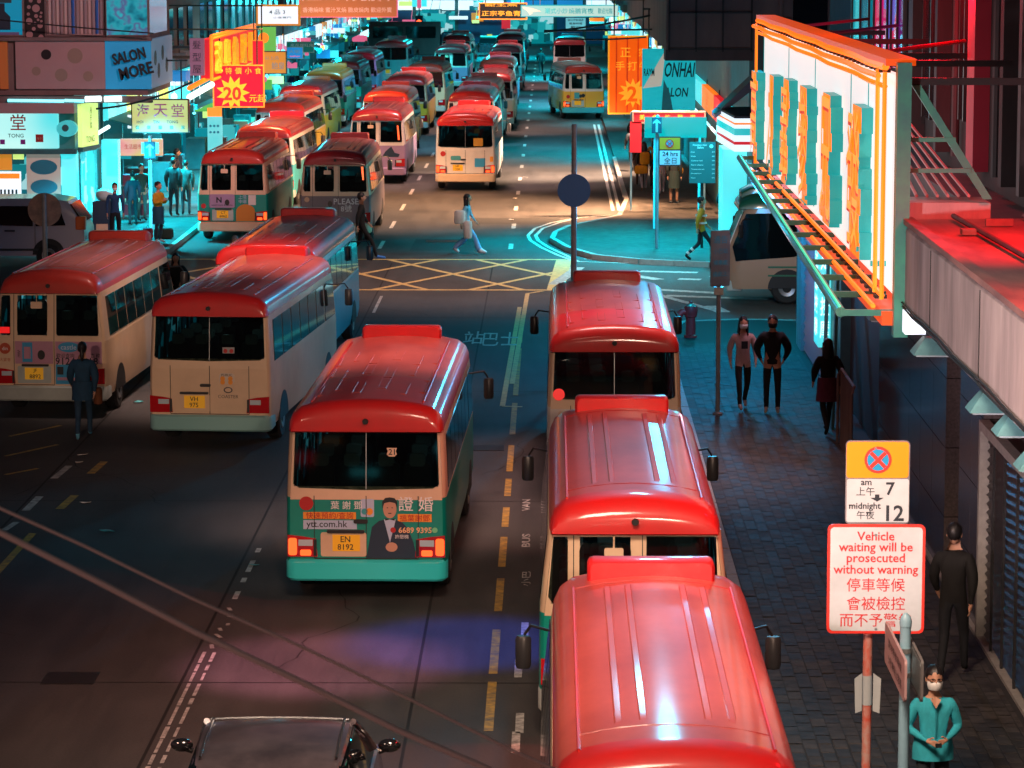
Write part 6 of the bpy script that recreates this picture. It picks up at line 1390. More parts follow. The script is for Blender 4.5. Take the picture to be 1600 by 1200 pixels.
# traffic light at the far end
T = thing('traffic_light', (PY(655, 60, 236).x, 236, 0), 0, 'far traffic light showing red in front of the glowing shops', 'traffic light')
z = PY(655, 35, 236).z
mb = MB(); post(mb, 0.09, 0, z+0.6); mb.build('pole', M_POLEB, T)
mb = MB(); mb.box(-0.28, 0.28, -0.2, 0.1, z-1.1, z+0.5); mb.build('signal_head', I_NAVY, T)
f = F((0, -0.2, 0)); dmark(f, T, 0, z, 0.2, mat('red_signal', (0.8, 0.05, 0.02), 0.4, emit=(1, 0.08, 0.02), es=4, sample=False), 'red_lens'); dmark(f, T, 0, z-0.45, 0.15, M_BLACK, 'unlit_lens')
T = thing('traffic_cone_lamp', (PY(841, 60, 200).x, 200, 0), 0, 'narrow violet lit advertising column near the far traffic light', 'light box'); T.location = (PY(655, 20, 238).x, 238, PZ)
mb = MB(); mb.box(-0.15, 0.15, -0.15, 0.15, 3.6, 4.6); mb.build('tube', L_PK, T); mb = MB(); mb.tube([(0, 0, 0), (0, 0, 3.6)], 0.06, 6); mb.build('post', M_POLEB, T)
# pedestrian railing far left
T = thing('railing', (-9.6, 236, 0), 0, 'grey railing along the far crossing under the traffic light', 'railing')
mb = MB(); mb.tube([(-4, 0, 1.1), (6, 0, 1.1)], 0.04, 6); mb.tube([(-4, 0, 0.25), (6, 0, 0.25)], 0.04, 6); mb.build('rail', M_POLEB, T)
for k in range(34): mb = MB(); mb.box(-4+0.3*k, -3.96+0.3*k, -0.02, 0.02, 0.1, 1.1); mb.build('bar', M_POLEB, T)
# gate by the dark doorway
T = thing('metal_gate', (4.75, 51.0, PZ), 0, 'low dark metal railing gate standing out from the doorway beside the granite pier', 'gate')
mb = MB(); mb.tube([(0, -0.9, 0), (0, -0.9, 1.15), (0.05, -0.8, 1.25), (0.05, 1.4, 1.25), (0, 1.5, 1.15), (0, 1.5, 0)], 0.025, 8); mb.build('frame', M_CONC2, T, smooth=True)
for k in range(12): mb = MB(); mb.tube([(0.02, -0.75+0.18*k, 0.0), (0.02, -0.75+0.18*k, 1.24)], 0.012, 6); mb.build('bar', M_CONC2, T)
# overhead wires over the far lane and the two blurred cables close to the viewer
def cable(name, pts, r, m, label):
    mb = MB(); mb.tube(pts, r, 8); o = mb.build(name, m, smooth=True); return tag(o, label, 'cable')
def curve(a, b, sag, n=14): a, b = Vector(a), Vector(b); return [a.lerp(b, i/n)+Vector((0, 0, -sag*4*(i/n)*(1-i/n))) for i in range(n+1)]
MK = mat('black_cable', (0.01, 0.01, 0.012), 0.5)
Y = 96
cable('overhead_cable', curve(PY(850, 48, Y), PY(1020, 46, Y), 0.0), 0.03, MK, 'straight black wire crossing above the orange banner')
cable('overhead_cable', curve(PY(850, 50, Y), PY(1016, 24, Y), 0.05), 0.03, MK, 'black wire rising rightwards above the orange banner')
cable('overhead_cable', curve(PY(870, 60, Y), PY(1010, 58, Y), 0.05), 0.025, MK, 'lower black wire drooping across the orange banner top')
cable('overhead_cable', curve(PY(-10, 30, 93), PY(240, 52, 93), 0.02), 0.02, MK, 'thin black wire crossing in front of the salon curtains')
cable('overhead_cable', curve(PY(150, 170, 93.3), PY(300, 128, 93.3), 0.15), 0.03, MK, 'dark drooping wire between the blue panel and the lime sign')
MCB = mat('pale_cable_sheath', (0.85, 0.74, 0.58), 0.6)
def cpt(px, py, dist): d = ray(px, py); d.normalize(); return Vector((0, 0, H))+d*dist
cable('near_cable', [cpt(-200, 742, 11.0), cpt(0, 832, 11), cpt(140, 902, 11), cpt(300, 985, 11), cpt(470, 1065, 11), cpt(620, 1140, 11), cpt(760, 1200, 11), cpt(900, 1270, 11)], 0.011, MCB, 'thicker out of focus pale cable slanting across the foreground')
cable('near_cable', [cpt(-200, 700, 11.6), cpt(0, 794, 11.6), cpt(130, 852, 11.6), cpt(300, 935, 11.6), cpt(470, 1010, 11.6), cpt(640, 1092, 11.6), cpt(800, 1172, 11.6), cpt(950, 1240, 11.6)], 0.006, MCB, 'thinner out of focus cable slanting across the foreground above the other')
# ------------------------------------------------------------------ people (facing local -y)
CL = {}
def cloth(name, hexs, h2=None, rough=0.85):
    k = 'cloth_'+name
    if k not in MATS: mat(k, C(hexs), rough, col2=C(h2) if h2 else tuple(c*0.7 for c in C(hexs)), scale=9, bump=0.7, stretch=(1, 1, 0.5))
    return MATS[k]
SK_MESH = {}
def skeleton_mesh(key, J, E, mats, zhem=0.90):
    """one continuous body grown round a skeleton. J: name -> (pos, rx, ry); E: list of (a, b, material index)"""
    names = list(J); idx = {n: i for i, n in enumerate(names)}
    me = bpy.data.meshes.new('person_body'); me.from_pydata([J[n][0] for n in names], [(idx[a], idx[b]) for a, b, _ in E], [])
    ob = bpy.data.objects.new('person_body', me); COL.objects.link(ob)
    sk = ob.modifiers.new('skin', 'SKIN')
    for i, n in enumerate(names):
        d = me.skin_vertices[0].data[i]; d.radius = (J[n][1], J[n][2]); d.use_root = (n == 'pel')
    sk.branch_smoothing = 0.6
    ss = ob.modifiers.new('sub', 'SUBSURF'); ss.levels = 1; ss.render_levels = 1
    bpy.context.view_layer.update()
    dg = bpy.context.evaluated_depsgraph_get()
    out = bpy.data.meshes.new_from_object(ob.evaluated_get(dg))
    bpy.data.objects.remove(ob)
    bm = bmesh.new(); bm.from_mesh(out)
    segs = [(Vector(J[a][0]), Vector(J[b][0]), m) for a, b, m in E]
    for f in bm.faces:
        c = f.calc_center_median(); best = 1e9
        for a, b, m in segs:
            ab = b-a; t = max(0, min(1, (c-a).dot(ab)/ab.length_squared)); d = (c-(a+ab*t)).length
            if d < best: best = d; f.material_index = m
        if f.material_index == 1 and c.z > zhem: f.material_index = 0
        f.smooth = True
    bm.to_mesh(out); bm.free()
    return out
def pose_joints(pose, fat=1.0, fingers=False):
    j = {'pel': (0, 0, .94), 'wst': (0, 0, 1.08), 'cst': (0, 0, 1.27), 'nek': (0, .0, 1.45), 'hed': (0, -.015, 1.56),
         'shL': (-.165, 0, 1.40), 'elL': (-.225, .03, 1.13), 'wrL': (-.225, -.05, .89), 'haL': (-.222, -.075, .80),
         'shR': (.165, 0, 1.40), 'elR': (.225, .03, 1.13), 'wrR': (.225, -.05, .89), 'haR': (.222, -.075, .80),
         'hiL': (-.09, 0, .87), 'knL': (-.10, -.02, .49), 'anL': (-.10, .03, .09), 'toL': (-.11, -.14, .035),
         'hiR': (.09, 0, .87), 'knR': (.10, -.02, .49), 'anR': (.10, .03, .09), 'toR': (.11, -.14, .035)}
    if pose in ('walk', 'walk_bag', 'stride'):
        k = 1.5 if pose == 'stride' else 1.0
        j.update(knL=(-.10, -.17*k, .51), anL=(-.10, -.25*k, .11), toL=(-.10, -.41*k, .07), knR=(.09, .02*k, .48), anR=(.09, .27*k, .15), toR=(.095, .17*k, .035),
                 elL=(-.23, .12, 1.14), wrL=(-.21, .14, .90), haL=(-.20, .13, .81), elR=(.23, -.06, 1.14), wrR=(.20, -.20, .95), haR=(.19, -.26, .88))
    if pose == 'hands':
        j.update(elL=(-.25, .04, 1.14), wrL=(-.10, -.20, 1.06), haL=(-.045, -.245, 1.05), elR=(.25, .04, 1.14), wrR=(.10, -.20, 1.07), haR=(.045, -.245, 1.06), hed=(0, -.03, 1.555))
    if pose == 'phone':
        j.update(elL=(-.22, -.02, 1.14), wrL=(-.10, -.24, 1.22), haL=(-.06, -.28, 1.26), elR=(.22, -.02, 1.14), wrR=(.10, -.24, 1.20), haR=(.06, -.28, 1.24))
    if pose == 'pocket':
        j.update(elL=(-.29, .05, 1.14), wrL=(-.20, -.04, .95), haL=(-.17, -.06, .90), elR=(.29, .05, 1.14), wrR=(.20, -.04, .95), haR=(.17, -.06, .90))
    return j
FING = []
def person(loc, rz, h, label, pose='stand', top='#222', legs='#222', shoes='#222', hair='short', mask=False, skin=None, coat=0.0, fat=1.0, tex=None, skirt=None, flare=0.0, fingers=True, group=None, hat=None, bare=False):
    skin = skin or M_SKIN
    key = (pose, round(coat, 2), round(fat, 2), flare, bare, fingers)
    top, legs, shoes = [cloth(c.strip('#'), c) if isinstance(c, str) else c for c in (top, legs, shoes)]
    if key not in SK_MESH:
        j = pose_joints(pose)
        r = {'pel': (.135, .10), 'wst': (.125, .09), 'cst': (.15, .10), 'nek': (.052, .052), 'hed': (.06, .06)}
        for s in 'LR':
            r.update({'sh'+s: (.068, .068), 'el'+s: (.045, .045), 'wr'+s: (.030, .030), 'ha'+s: (.030, .020), 'hi'+s: (.088, .09), 'kn'+s: (.060, .060), 'an'+s: (.043, .043), 'to'+s: (.038, .030)})
            if flare: r['kn'+s] = (.07, .07); r['an'+s] = (.06+flare, .06+flare)
        for n in ('pel', 'wst', 'cst', 'shL', 'shR', 'elL', 'elR'): r[n] = (r[n][0]*fat+coat, r[n][1]*fat+coat)
        if coat: r['wrL'] = r['wrR'] = (.036, .036)
        E = [('pel', 'wst', 0), ('wst', 'cst', 0), ('cst', 'nek', 0), ('nek', 'hed', 3)]
        for s in 'LR':
            E += [('cst', 'sh'+s, 0), ('sh'+s, 'el'+s, 3 if bare else 0), ('el'+s, 'wr'+s, 3 if bare else 0), ('wr'+s, 'ha'+s, 3), ('pel', 'hi'+s, 1), ('hi'+s, 'kn'+s, 1), ('kn'+s, 'an'+s, 1), ('an'+s, 'to'+s, 2)]
        J = {n: (j[n], *r[n]) for n in j}
        if fingers:
            for s in 'LR':
                w, ha = Vector(j['wr'+s]), Vector(j['ha'+s]); d = (ha-w).normalized(); side = Vector((1 if s == 'R' else -1, 0, 0)); fw = d.cross(side).normalized()
                if pose in ('hands', 'phone'): inn = Vector((-side.x, 0, 0)); curl = Vector((-side.x*0.6, -0.1, -0.5)).normalized(); spread = Vector((0, 0, 1))
                else: curl = Vector((-side.x, -0.3, -0.3)).normalized(); spread = Vector((0, 1, 0))
                for q in range(4):
                    b0 = ha+spread*(-.024+.016*q)+d*.012; Ln = (.030, .036, .034, .026)[q]
                    b1 = b0+d*Ln; b2 = b1+(d*0.5+curl*0.7).normalized()*Ln*0.8
                    J['f%s%da' % (s, q)] = (tuple(b0), .0085, .0085); J['f%s%db' % (s, q)] = (tuple(b1), .0082, .0082); J['f%s%dc' % (s, q)] = (tuple(b2), .007, .007)
                    E += [('ha'+s, 'f%s%da' % (s, q), 3), ('f%s%da' % (s, q), 'f%s%db' % (s, q), 3), ('f%s%db' % (s, q), 'f%s%dc' % (s, q), 3)]
                t0 = w.lerp(ha, 0.55)+spread*(.026 if pose in ('hands', 'phone') else -.026); t1 = t0+(d*0.6+spread*(.6 if pose in ('hands', 'phone') else -.6)).normalized()*.03; t2 = t1+d*.025
                J['t%sa' % s] = (tuple(t0), .010, .010); J['t%sb' % s] = (tuple(t1), .0095, .0095); J['t%sc' % s] = (tuple(t2), .008, .008)
                E += [('wr'+s, 't%sa' % s, 3), ('t%sa' % s, 't%sb' % s, 3), ('t%sb' % s, 't%sc' % s, 3)]
        base = skeleton_mesh(key, J, E, None, 0.84 if coat else 0.92)
        # head with brow, nose, lips and ears joined into the same mesh
        mb = MB()
        dz = -0.02 if pose == 'hands' else 0
        def face(p, q):
            x, y, z = q
            if p[1] < -0.6 and abs(p[0]) < 0.30 and -0.30 < p[2] < 0.12: y -= 0.022*(1-abs(p[0])/0.30)
            if p[1] < -0.5 and -0.02 < p[2] < 0.25 and 0.2 < abs(p[0]) < 0.6: y += 0.008
            if p[2] < -0.4: x *= 0.86; y = y*0.93-0.006
            return (x, y, z)
        mb.ell((0, -.02, 1.625), (.076, .095, .115), 20, 14, 3, face)
        for s in (-1, 1):
            mb.ell((s*.077, -.005, 1.615), (.010, .022, .030), 8, 6, 3)
            mb.ell((s*.030, -.108, 1.635), (.013, .007, .006), 8, 5, 4)
        mb.ell((0, -.112, 1.563), (.024, .008, .006), 8, 5, 5)
        o = len(base.vertices)
        v2 = [tuple(v.co) for v in base.vertices]+mb.v; f2 = [tuple(p.vertices) for p in base.polygons]+[tuple(i+o for i in f) for f in mb.f]
        mi = [p.material_index for p in base.polygons]+mb.m
        me = bpy.data.meshes.new('person_body'); me.from_pydata(v2, [], f2); me.polygons.foreach_set('material_index', mi); me.polygons.foreach_set('use_smooth', [True]*len(f2))
        SK_MESH[key] = me; bpy.data.meshes.remove(base)
    me = SK_MESH[key].copy(); me.materials.clear()
    for m in (top, legs, shoes, skin, M_HAIR, mat('lips', (0.35, 0.12, 0.1), 0.6)): me.materials.append(m)
    me.polygons.foreach_set('material_index', [p.material_index for p in SK_MESH[key].polygons])
    T = thing('person', loc, rz, label, 'person', group)
    s = h/1.74; T.scale = (s, s, s)
    o = bpy.data.objects.new('body', me); COL.objects.link(o); o.parent = T
    hm = M_HAIR if hair != 'grey' else mat('grey_hair', (0.2, 0.2, 0.2), 0.6)
    mb = MB(); 
    if hat:
        mb.ell((0, -.01, 1.675), (.088, .108, .075), 16, 9); mb.build('cap', cloth(hat.strip('#'), hat), T, smooth=True)
    else:
        mb.ell((0, .004, 1.655), (.086, .108, .106), 18, 12, 0, lambda p, q: (q[0]*(1+.04*math.sin(9*p[0]+7*p[1])), q[1], max(q[2]+.006*math.sin(13*p[0]), 1.672 if p[1] < -.35 else (1.62 if p[1] < 0 else 1.56))))
        if hair in ('long', 'verylong'):
            low = 1.30 if hair == 'long' else 1.18
            mb.grid([[(w*math.cos(a)*1.0, 0.035+dp*math.sin(a), z) for a in [2*PI*k/12 for k in range(12)]] for z, w, dp in ((1.68, .07, .06), (1.60, .092, .075), (1.48, .105, .07), ((low+1.48)/2, .105, .055), (low, .07, .035), (low-0.03, .02, .01))], closed=True, cap0=True, cap1=True)
            for a in (-1, 1): mb.grid([[(a*(.082+.014*math.cos(t)), -.03+.028*math.sin(t), z) for t in [2*PI*k/8 for k in range(8)]] for z in (1.68, 1.55, 1.40, 1.30)], closed=True, cap0=True, cap1=True)
        if hair == 'tail': mb.ell((0, .12, 1.55), (.035, .04, .13), 10, 8)
        mb.build('hair', hm, T, smooth=True)
    if mask:
        mb = MB(); mb.grid([[(.080*math.sin(a)*k, -.018-.103*math.cos(a)*k2, z) for a in [R(-72+144*q/8) for q in range(9)]] for z, k, k2 in ((1.612, 1.0, 1.02), (1.598, 1.0, 1.16), (1.575, .98, 1.16), (1.548, .93, 1.10), (1.528, .80, 0.98))]); mb.build('face_mask', mask if not isinstance(mask, bool) else M_MASK, T, smooth=True)
    if skirt:
        z1, w, m = skirt
        mb = MB(); mb.grid([[((.15*fat+coat)*k*math.cos(a), (.125+coat)*k*math.sin(a), z) for a in [2*PI*q/16 for q in range(16)]] for z, k in ((1.05, .98), (.95, 1.08), ((.95+z1)/2, 1+w/2), (z1, 1+w))], closed=True, cap0=True, cap1=True); mb.build('coat_skirt', m if not isinstance(m, str) else cloth(m.strip('#'), m), T, smooth=True)
    return T
def bag(T, c, r, m, name='bag', strap=None):
    mb = MB(); rows = []
    for z, k in ((-1, .75), (-.85, 1), (.6, 1), (.9, .85), (1, .6)):
        rows.append([(c[0]+r[0]*k*math.cos(a)*(1.15 if abs(math.cos(a)) > .6 else 1), c[1]+r[1]*k*math.sin(a), c[2]+r[2]*z) for a in [2*PI*q/12 for q in range(12)]])
    mb.grid(rows, closed=True, cap0=True, cap1=True)
    if strap: mb.tube(strap, .012, 6)
    return mb.build(name, cloth(m.strip('#'), m), T, smooth=True)
def at(px, py, z=PZ): return tuple(P(px, py, z))
# near right pavement
lo = PY(1477, 1200, 28.7)
M = person((PX(1477, 1062, 3.5).x, 28.6, PZ), R(3), 1.66, 'man in a turquoise shirt, white mask and glasses looking down at his hands', 'hands', '#2fb4c6', '#1c2a33', '#111111', mask=True, fat=1.12)
mb = MB()
for s in (-1, 1): mb.tube([(s*(.034)+.026*math.cos(a), -.120, 1.628+.017*math.sin(a)) for a in [2*PI*k/12 for k in range(13)]], .0035, 5)
mb.tube([(-.01, -.12, 1.63), (.01, -.12, 1.63)], .003, 4)
for s in (-1, 1): mb.tube([(s*.06, -.118, 1.633), (s*.082, -.01, 1.628)], .003, 4)
mb.build('glasses', M_BLACK, M)
mb = MB(); mb.box(-.03, .03, -.315, -.295, 1.02, 1.06); mb.build('held_card', M_DARK, M)
mb = MB(); mb.prism([(-.05, -.118, 1.44), (0, -.135, 1.36), (.05, -.118, 1.44), (0.0, -.10, 1.46)], (0, .02, 0)); mb.build('collar_opening', M_SKIN, M)
mb = MB(); mb.box(-.004, .004, -.128, -.118, 1.0, 1.36); mb.build('button_placket', cloth('1f8fa0', '#1f8fa0'), M)
mb = MB(); mb.grid([[((.168+.03)*math.cos(a)*k, .135*math.sin(a)*k, z) for a in [2*PI*q/16 for q in range(16)]] for z, k in ((1.05, .92), (.95, 1.0), (.84, 1.02))], closed=True, cap0=True, cap1=True); mb.build('shirt_hem', MATS['cloth_2fb4c6'], M, smooth=True)
person(at(1487, 1062), R(165), 1.78, 'man in black walking by the granite wall with his head turned left', 'walk', '#0c0c0e', '#10141c', '#0a0a0a', fat=1.12, coat=.012)
W1 = person(at(1160, 640), R(8), 1.66, 'long haired woman in a pale jacket and white mask walking towards the viewer', 'walk', '#b99a97', '#0b0b0d', '#b0a0a0', 'verylong', True, coat=.02)
mb = MB(); mb.box(-.06, .06, -.155, -.14, 1.16, 1.30); mb.build('shirt_print', cloth('20242c', '#20242c'), W1)
person(at(1206, 646), R(-6), 1.74, 'man in a black puffer jacket and black mask beside the pale jacketed woman', 'pocket', '#0b0e13', '#141820', '#c0c0c0', 'short', cloth('mask_black', '#101012'), coat=.035)
person(at(1292, 679), R(195), 1.62, 'person in a long black coat with plum hair walking away by the shutter', 'walk', '#0b0d10', '#14181c', '#1a1a1a', 'long', coat=.03, skirt=(.62, .2, '#0b0d10')).children[1].data.materials[0] = cloth('plum', '#5a2440')
# crossing the street
W2 = person(at(730, 397, 0), R(80), 1.62, 'woman with a white handbag and wide pale blue jeans crossing the middle of the road', 'stride', '#7fb4cc', '#6f9fd0', '#d0d0d8', 'long', flare=.05)
bag(W2, (-.30, -.08, .74), (.07, .13, .26), '#d0c8c4', 'canvas_bag', [(-.28, -.05, .95), (-.2, 0, 1.3)]); bag(W2, (-.27, .16, 1.10), (.08, .17, .20), '#d8d2ce', 'white_handbag', [(-.25, .05, 1.25), (-.16, 0, 1.42)])
person(at(565, 407, 0), R(100), 1.80, 'man in black with blue trainers stepping out between two minibuses', 'stride', '#08080a', '#0b0b0d', '#3f7fd0', 'short', coat=.02)
W3 = person(at(131, 687, 0), R(185), 1.66, 'woman in a blue coat and pale trainers walking towards the JF 8892 minibus', 'walk', '#16405c', '#20405a', '#5fa8c8', 'tail', coat=.03, skirt=(.72, .12, '#16405c'))
bag(W3, (-.26, -.05, .78), (.07, .12, .15), '#6a3c22', 'brown_handbag')
Wk = person(at(1095, 408), R(95), 1.68, 'road worker in an amber reflective vest and striped trousers on the corner', 'stride', '#d08010', '#0f1420', '#0c0c0c', 'short', fat=1.08, coat=.02)
for z, y0 in ((1.02, 0), (1.22, 0)):
    mb = MB(); mb.grid([[(.19*math.cos(a), .158*math.sin(a), zz) for a in [2*PI*q/16 for q in range(16)]] for zz in (z, z+.05)], closed=True); mb.build('reflective_band', S_WHITE, Wk, smooth=True)
J_ = pose_joints('stride')
for s in 'LR':
    a, b = Vector(J_['kn'+s]), Vector(J_['an'+s])
    for t in (.45, .75): c0 = a.lerp(b, t); c1 = a.lerp(b, t+.13); mb = MB(); mb.tube([c0, c1], .066-.012*t, 10); mb.build('reflective_band', S_WHITE, Wk, smooth=True)
person((P(1129, 380, 0).x, 88.4, PZ), R(170), 1.72, 'dark dressed person standing beyond the road worker', 'phone', '#101820', '#101418', '#0c0c0c', 'short', coat=.03)
# waiting between the parked minibuses
person((P(252, 500, 0).x+0.0, 69.5, 0), R(150), 1.64, 'long haired person in black looking at a phone behind the dull red roofed minibus', 'phone', '#08080a', '#08080a', '#0a0a0a', 'verylong', coat=.03)
person((P(293, 500, 0).x-0.1, 69.8, 0), R(10), 1.62, 'person in a black hooded top between the plain cream and the dull red roofed minibus', 'pocket', '#08080a', '#08080a', '#0a0a0a', 'long', coat=.04)
person((-7.34, 74.0, 0), R(20), 1.62, 'fair haired person in pink peeping over the cream minibus roof', 'stand', '#a06a70', '#202020', '#101010', 'grey')
# left corner pavement
person((P(182, 390, 0).x, 87.6, PZ), R(10), 1.72, 'masked man in a blue waistcoat standing by the tall white van', 'stand', '#1d4a78', '#181c24', '#101010', 'short', True)
K = person(at(248, 380), R(60), 1.70, 'bearded person in a yellow and blue jacket with bags at their feet', 'phone', '#d0a020', '#20303c', '#c0c0c0', 'short', coat=.02, skirt=(.55, .1, '#18506a'))
for px, c, lab in ((231, '#c02030', 'red plastic bag on the pavement beside the yellow jacketed person'), (256, '#142a20', 'dark green holdall on the pavement beside the yellow jacketed person')):
    T = thing('bag', at(px, 373), 0, lab, 'bag'); bag(T, (0, 0, .16), (.13 if px < 240 else .24, .12, .15), c, 'body'); mb = MB(); mb.tube([(-.05, 0, .3), (0, 0, .38), (.05, 0, .3)], .01, 5); mb.build('handle', M_BLACK, T)
T = thing('vending_machine', (PY(160, 360, 89.5).x, 89.8, PZ), 0, 'dark drinks cabinet with a small orange panel beside the masked man', 'cabinet')
mb = MB(); mb.box(-.28, .28, -.25, .25, 0, 1.05); mb.build('case', I_NAVY, T, bevel=.02); mb = MB(); mb.box(-.18, .15, -.262, -.25, .18, .42); mb.build('orange_panel', M_CREAM, T)
mb = MB(); mb.ell((0.05, -.02, 1.22), (.26, .2, .2), 10, 7); mb.build('plastic_sack', mat('sack_pale', (0.4, 0.5, 0.5), 0.5), T, smooth=True)
T = thing('street_cabinet', (PY(212, 300, 96.5).x, 96.5, PZ), 0, 'dark red shelf of goods outside the lime lit shop', 'goods stand')
for k in range(3): mb = MB(); mb.box(-.35, .35, -.25, .25, 0.1+.45*k, .42+.45*k); mb.build('crate', mat('crate_maroon', (0.22, 0.03, 0.06), 0.6), T)
sp = [(272, 338, 1.78, 170, '#123c40', '#102830', 'tall person in a dark teal jacket seen from behind near the navy arrow sign', 'stand', 'short'),
      (291, 336, 1.68, 190, '#1a4a48', '#182830', 'person in a green coat carrying a black shoulder bag beside the tall one', 'stand', 'short'),
      (277, 318, 1.74, 100, '#303848', '#282830', 'person with a red scarf behind the pair near the navy arrow sign', 'walk', 'short'),
      (222, 345, 1.70, 30, '#2c5850', '#3a6a68', 'person in a camouflage jacket under the lime lit sign', 'pocket', 'short'),
      (208, 352, 1.60, 200, '#301828', '#201018', 'person in dark maroon by the corner pillar', 'stand', 'short')]
for px, py, h, rz, a, b, lab, ps, hr in sp: person(at(px, py), R(rz), h, lab, ps, a, b, '#14181a', hr, coat=.03)
# right far pavement
N1 = person(at(1006, 299), R(185), 1.66, 'person in black with a yellow backpack and tote on the far right pavement', 'walk', '#181818', '#8a8088', '#5a4030', 'long', coat=.01)
bag(N1, (0, .2, 1.18), (.15, .09, .22), '#c8860c', 'backpack'); bag(N1, (.12, .18, .78), (.2, .06, .15), '#d08a10', 'tote')
person(at(1000, 290), R(175), 1.72, 'person in a long taupe coat left of the yellow backpack', 'stand', '#6a5348', '#3a2c28', '#1a1a1a', 'short', coat=.04, skirt=(.5, .25, '#5a463e'))
N2 = person(at(1053, 318), R(165), 1.72, 'person in dark shorts with a camera strap standing right of the 24 hrs sign', 'stand', '#16242a', '#7a5a48', '#d8d8d8', 'short', coat=.02, skirt=(.50, .12, '#122a2c'))
bag(N2, (-.1, -.16, 1.06), (.14, .06, .10), '#c08a20', 'waist_bag')
person(at(1034, 303), R(185), 1.62, 'pale trousered person half hidden behind the arrow pole', 'walk', '#c0a8b8', '#c8c0c8', '#e0e0e0', 'short')
person(at(988, 268), R(200), 1.70, 'dark figure with a pale collar farther up the right pavement', 'walk', '#20242c', '#101418', '#101010', 'short', coat=.03)
person(at(1022, 292), R(185), 1.70, 'person in a mustard top between the taupe coat and the arrow pole', 'stand', '#c08420', '#383038', '#202020', 'long')
person(at(845, 118, 0), R(180), 1.75, 'dark figure in the road left of the driving minibuses', 'walk', '#0c1014', '#0c1014', '#a0b0b0', 'short', coat=.04)
# the crowd on the far left pavement
random.seed(4)
tops = ['#0f3038', '#123e46', '#0c2028', '#1a5058', '#1c3040', '#0e2a30', '#103c50', '#28404a', '#0a1a20', '#205860', '#153038']
crowd = [(430, 176, '#c8b0a0', 'checked pale shirt'), (440, 160, '#1a2c60', 'navy coat'), (458, 158, '#14242c', 'black jacket'), (449, 150, '#0f2f38', None), (470, 148, '#0d2a30', None), (484, 150, '#1f6870', 'bright teal jacket'), (478, 136, '#103038', None), (497, 140, '#2a8890', 'pale teal hood'), (489, 128, '#0c2228', None), (507, 130, '#0e2c34', None), (514, 122, '#123842', None), (528, 118, '#0a1418', 'very dark coat beside the lit blue doorway'), (546, 112, '#6a2a80', 'violet jacket'), (556, 108, '#0f2a30', None), (537, 104, '#14404a', None), (572, 100, '#0e242c', None), (463, 170, '#20303c', None), (420, 185, '#2a6a70', None), (500, 116, '#123', None), (520, 104, '#16464e', None), (565, 92, '#0f3038', None), (580, 86, '#0f3038', None)]
for k, (px, py, c, d) in enumerate(crowd):
    lab = ('pedestrian in a %s among the far left crowd' % d) if d else 'dark teal silhouetted pedestrian in the crowd outside the far left shops'
    x, y, _ = P(px, py, PZ)
    x = max(min(x, -10.9), -13.6)
    person((x, y, PZ), R(random.choice([0, 15, 170, 180, 190, 350, 90])), random.uniform(1.6, 1.78), lab, random.choice(['stand', 'walk', 'pocket']), c if len(c) == 7 else '#112233', random.choice(['#0d1a20', '#102830', '#1a2a34']), '#101416', random.choice(['short', 'short', 'long']), coat=.03, fingers=False, group=None if d else 'crowd outside the far left shops')
for k, (x, y) in enumerate(((4.0, 110), (4.4, 118), (3.2, 124), (4.2, 140), (3.6, 155), (4.5, 170))):
    person((x, y, PZ), R(random.choice([0, 180])), 1.7, 'small pedestrian on the far right pavement beyond the orange banner', 'walk', tops[k], '#101820', '#101416', 'short', coat=.03, fingers=False, group='walkers on the far right pavement')
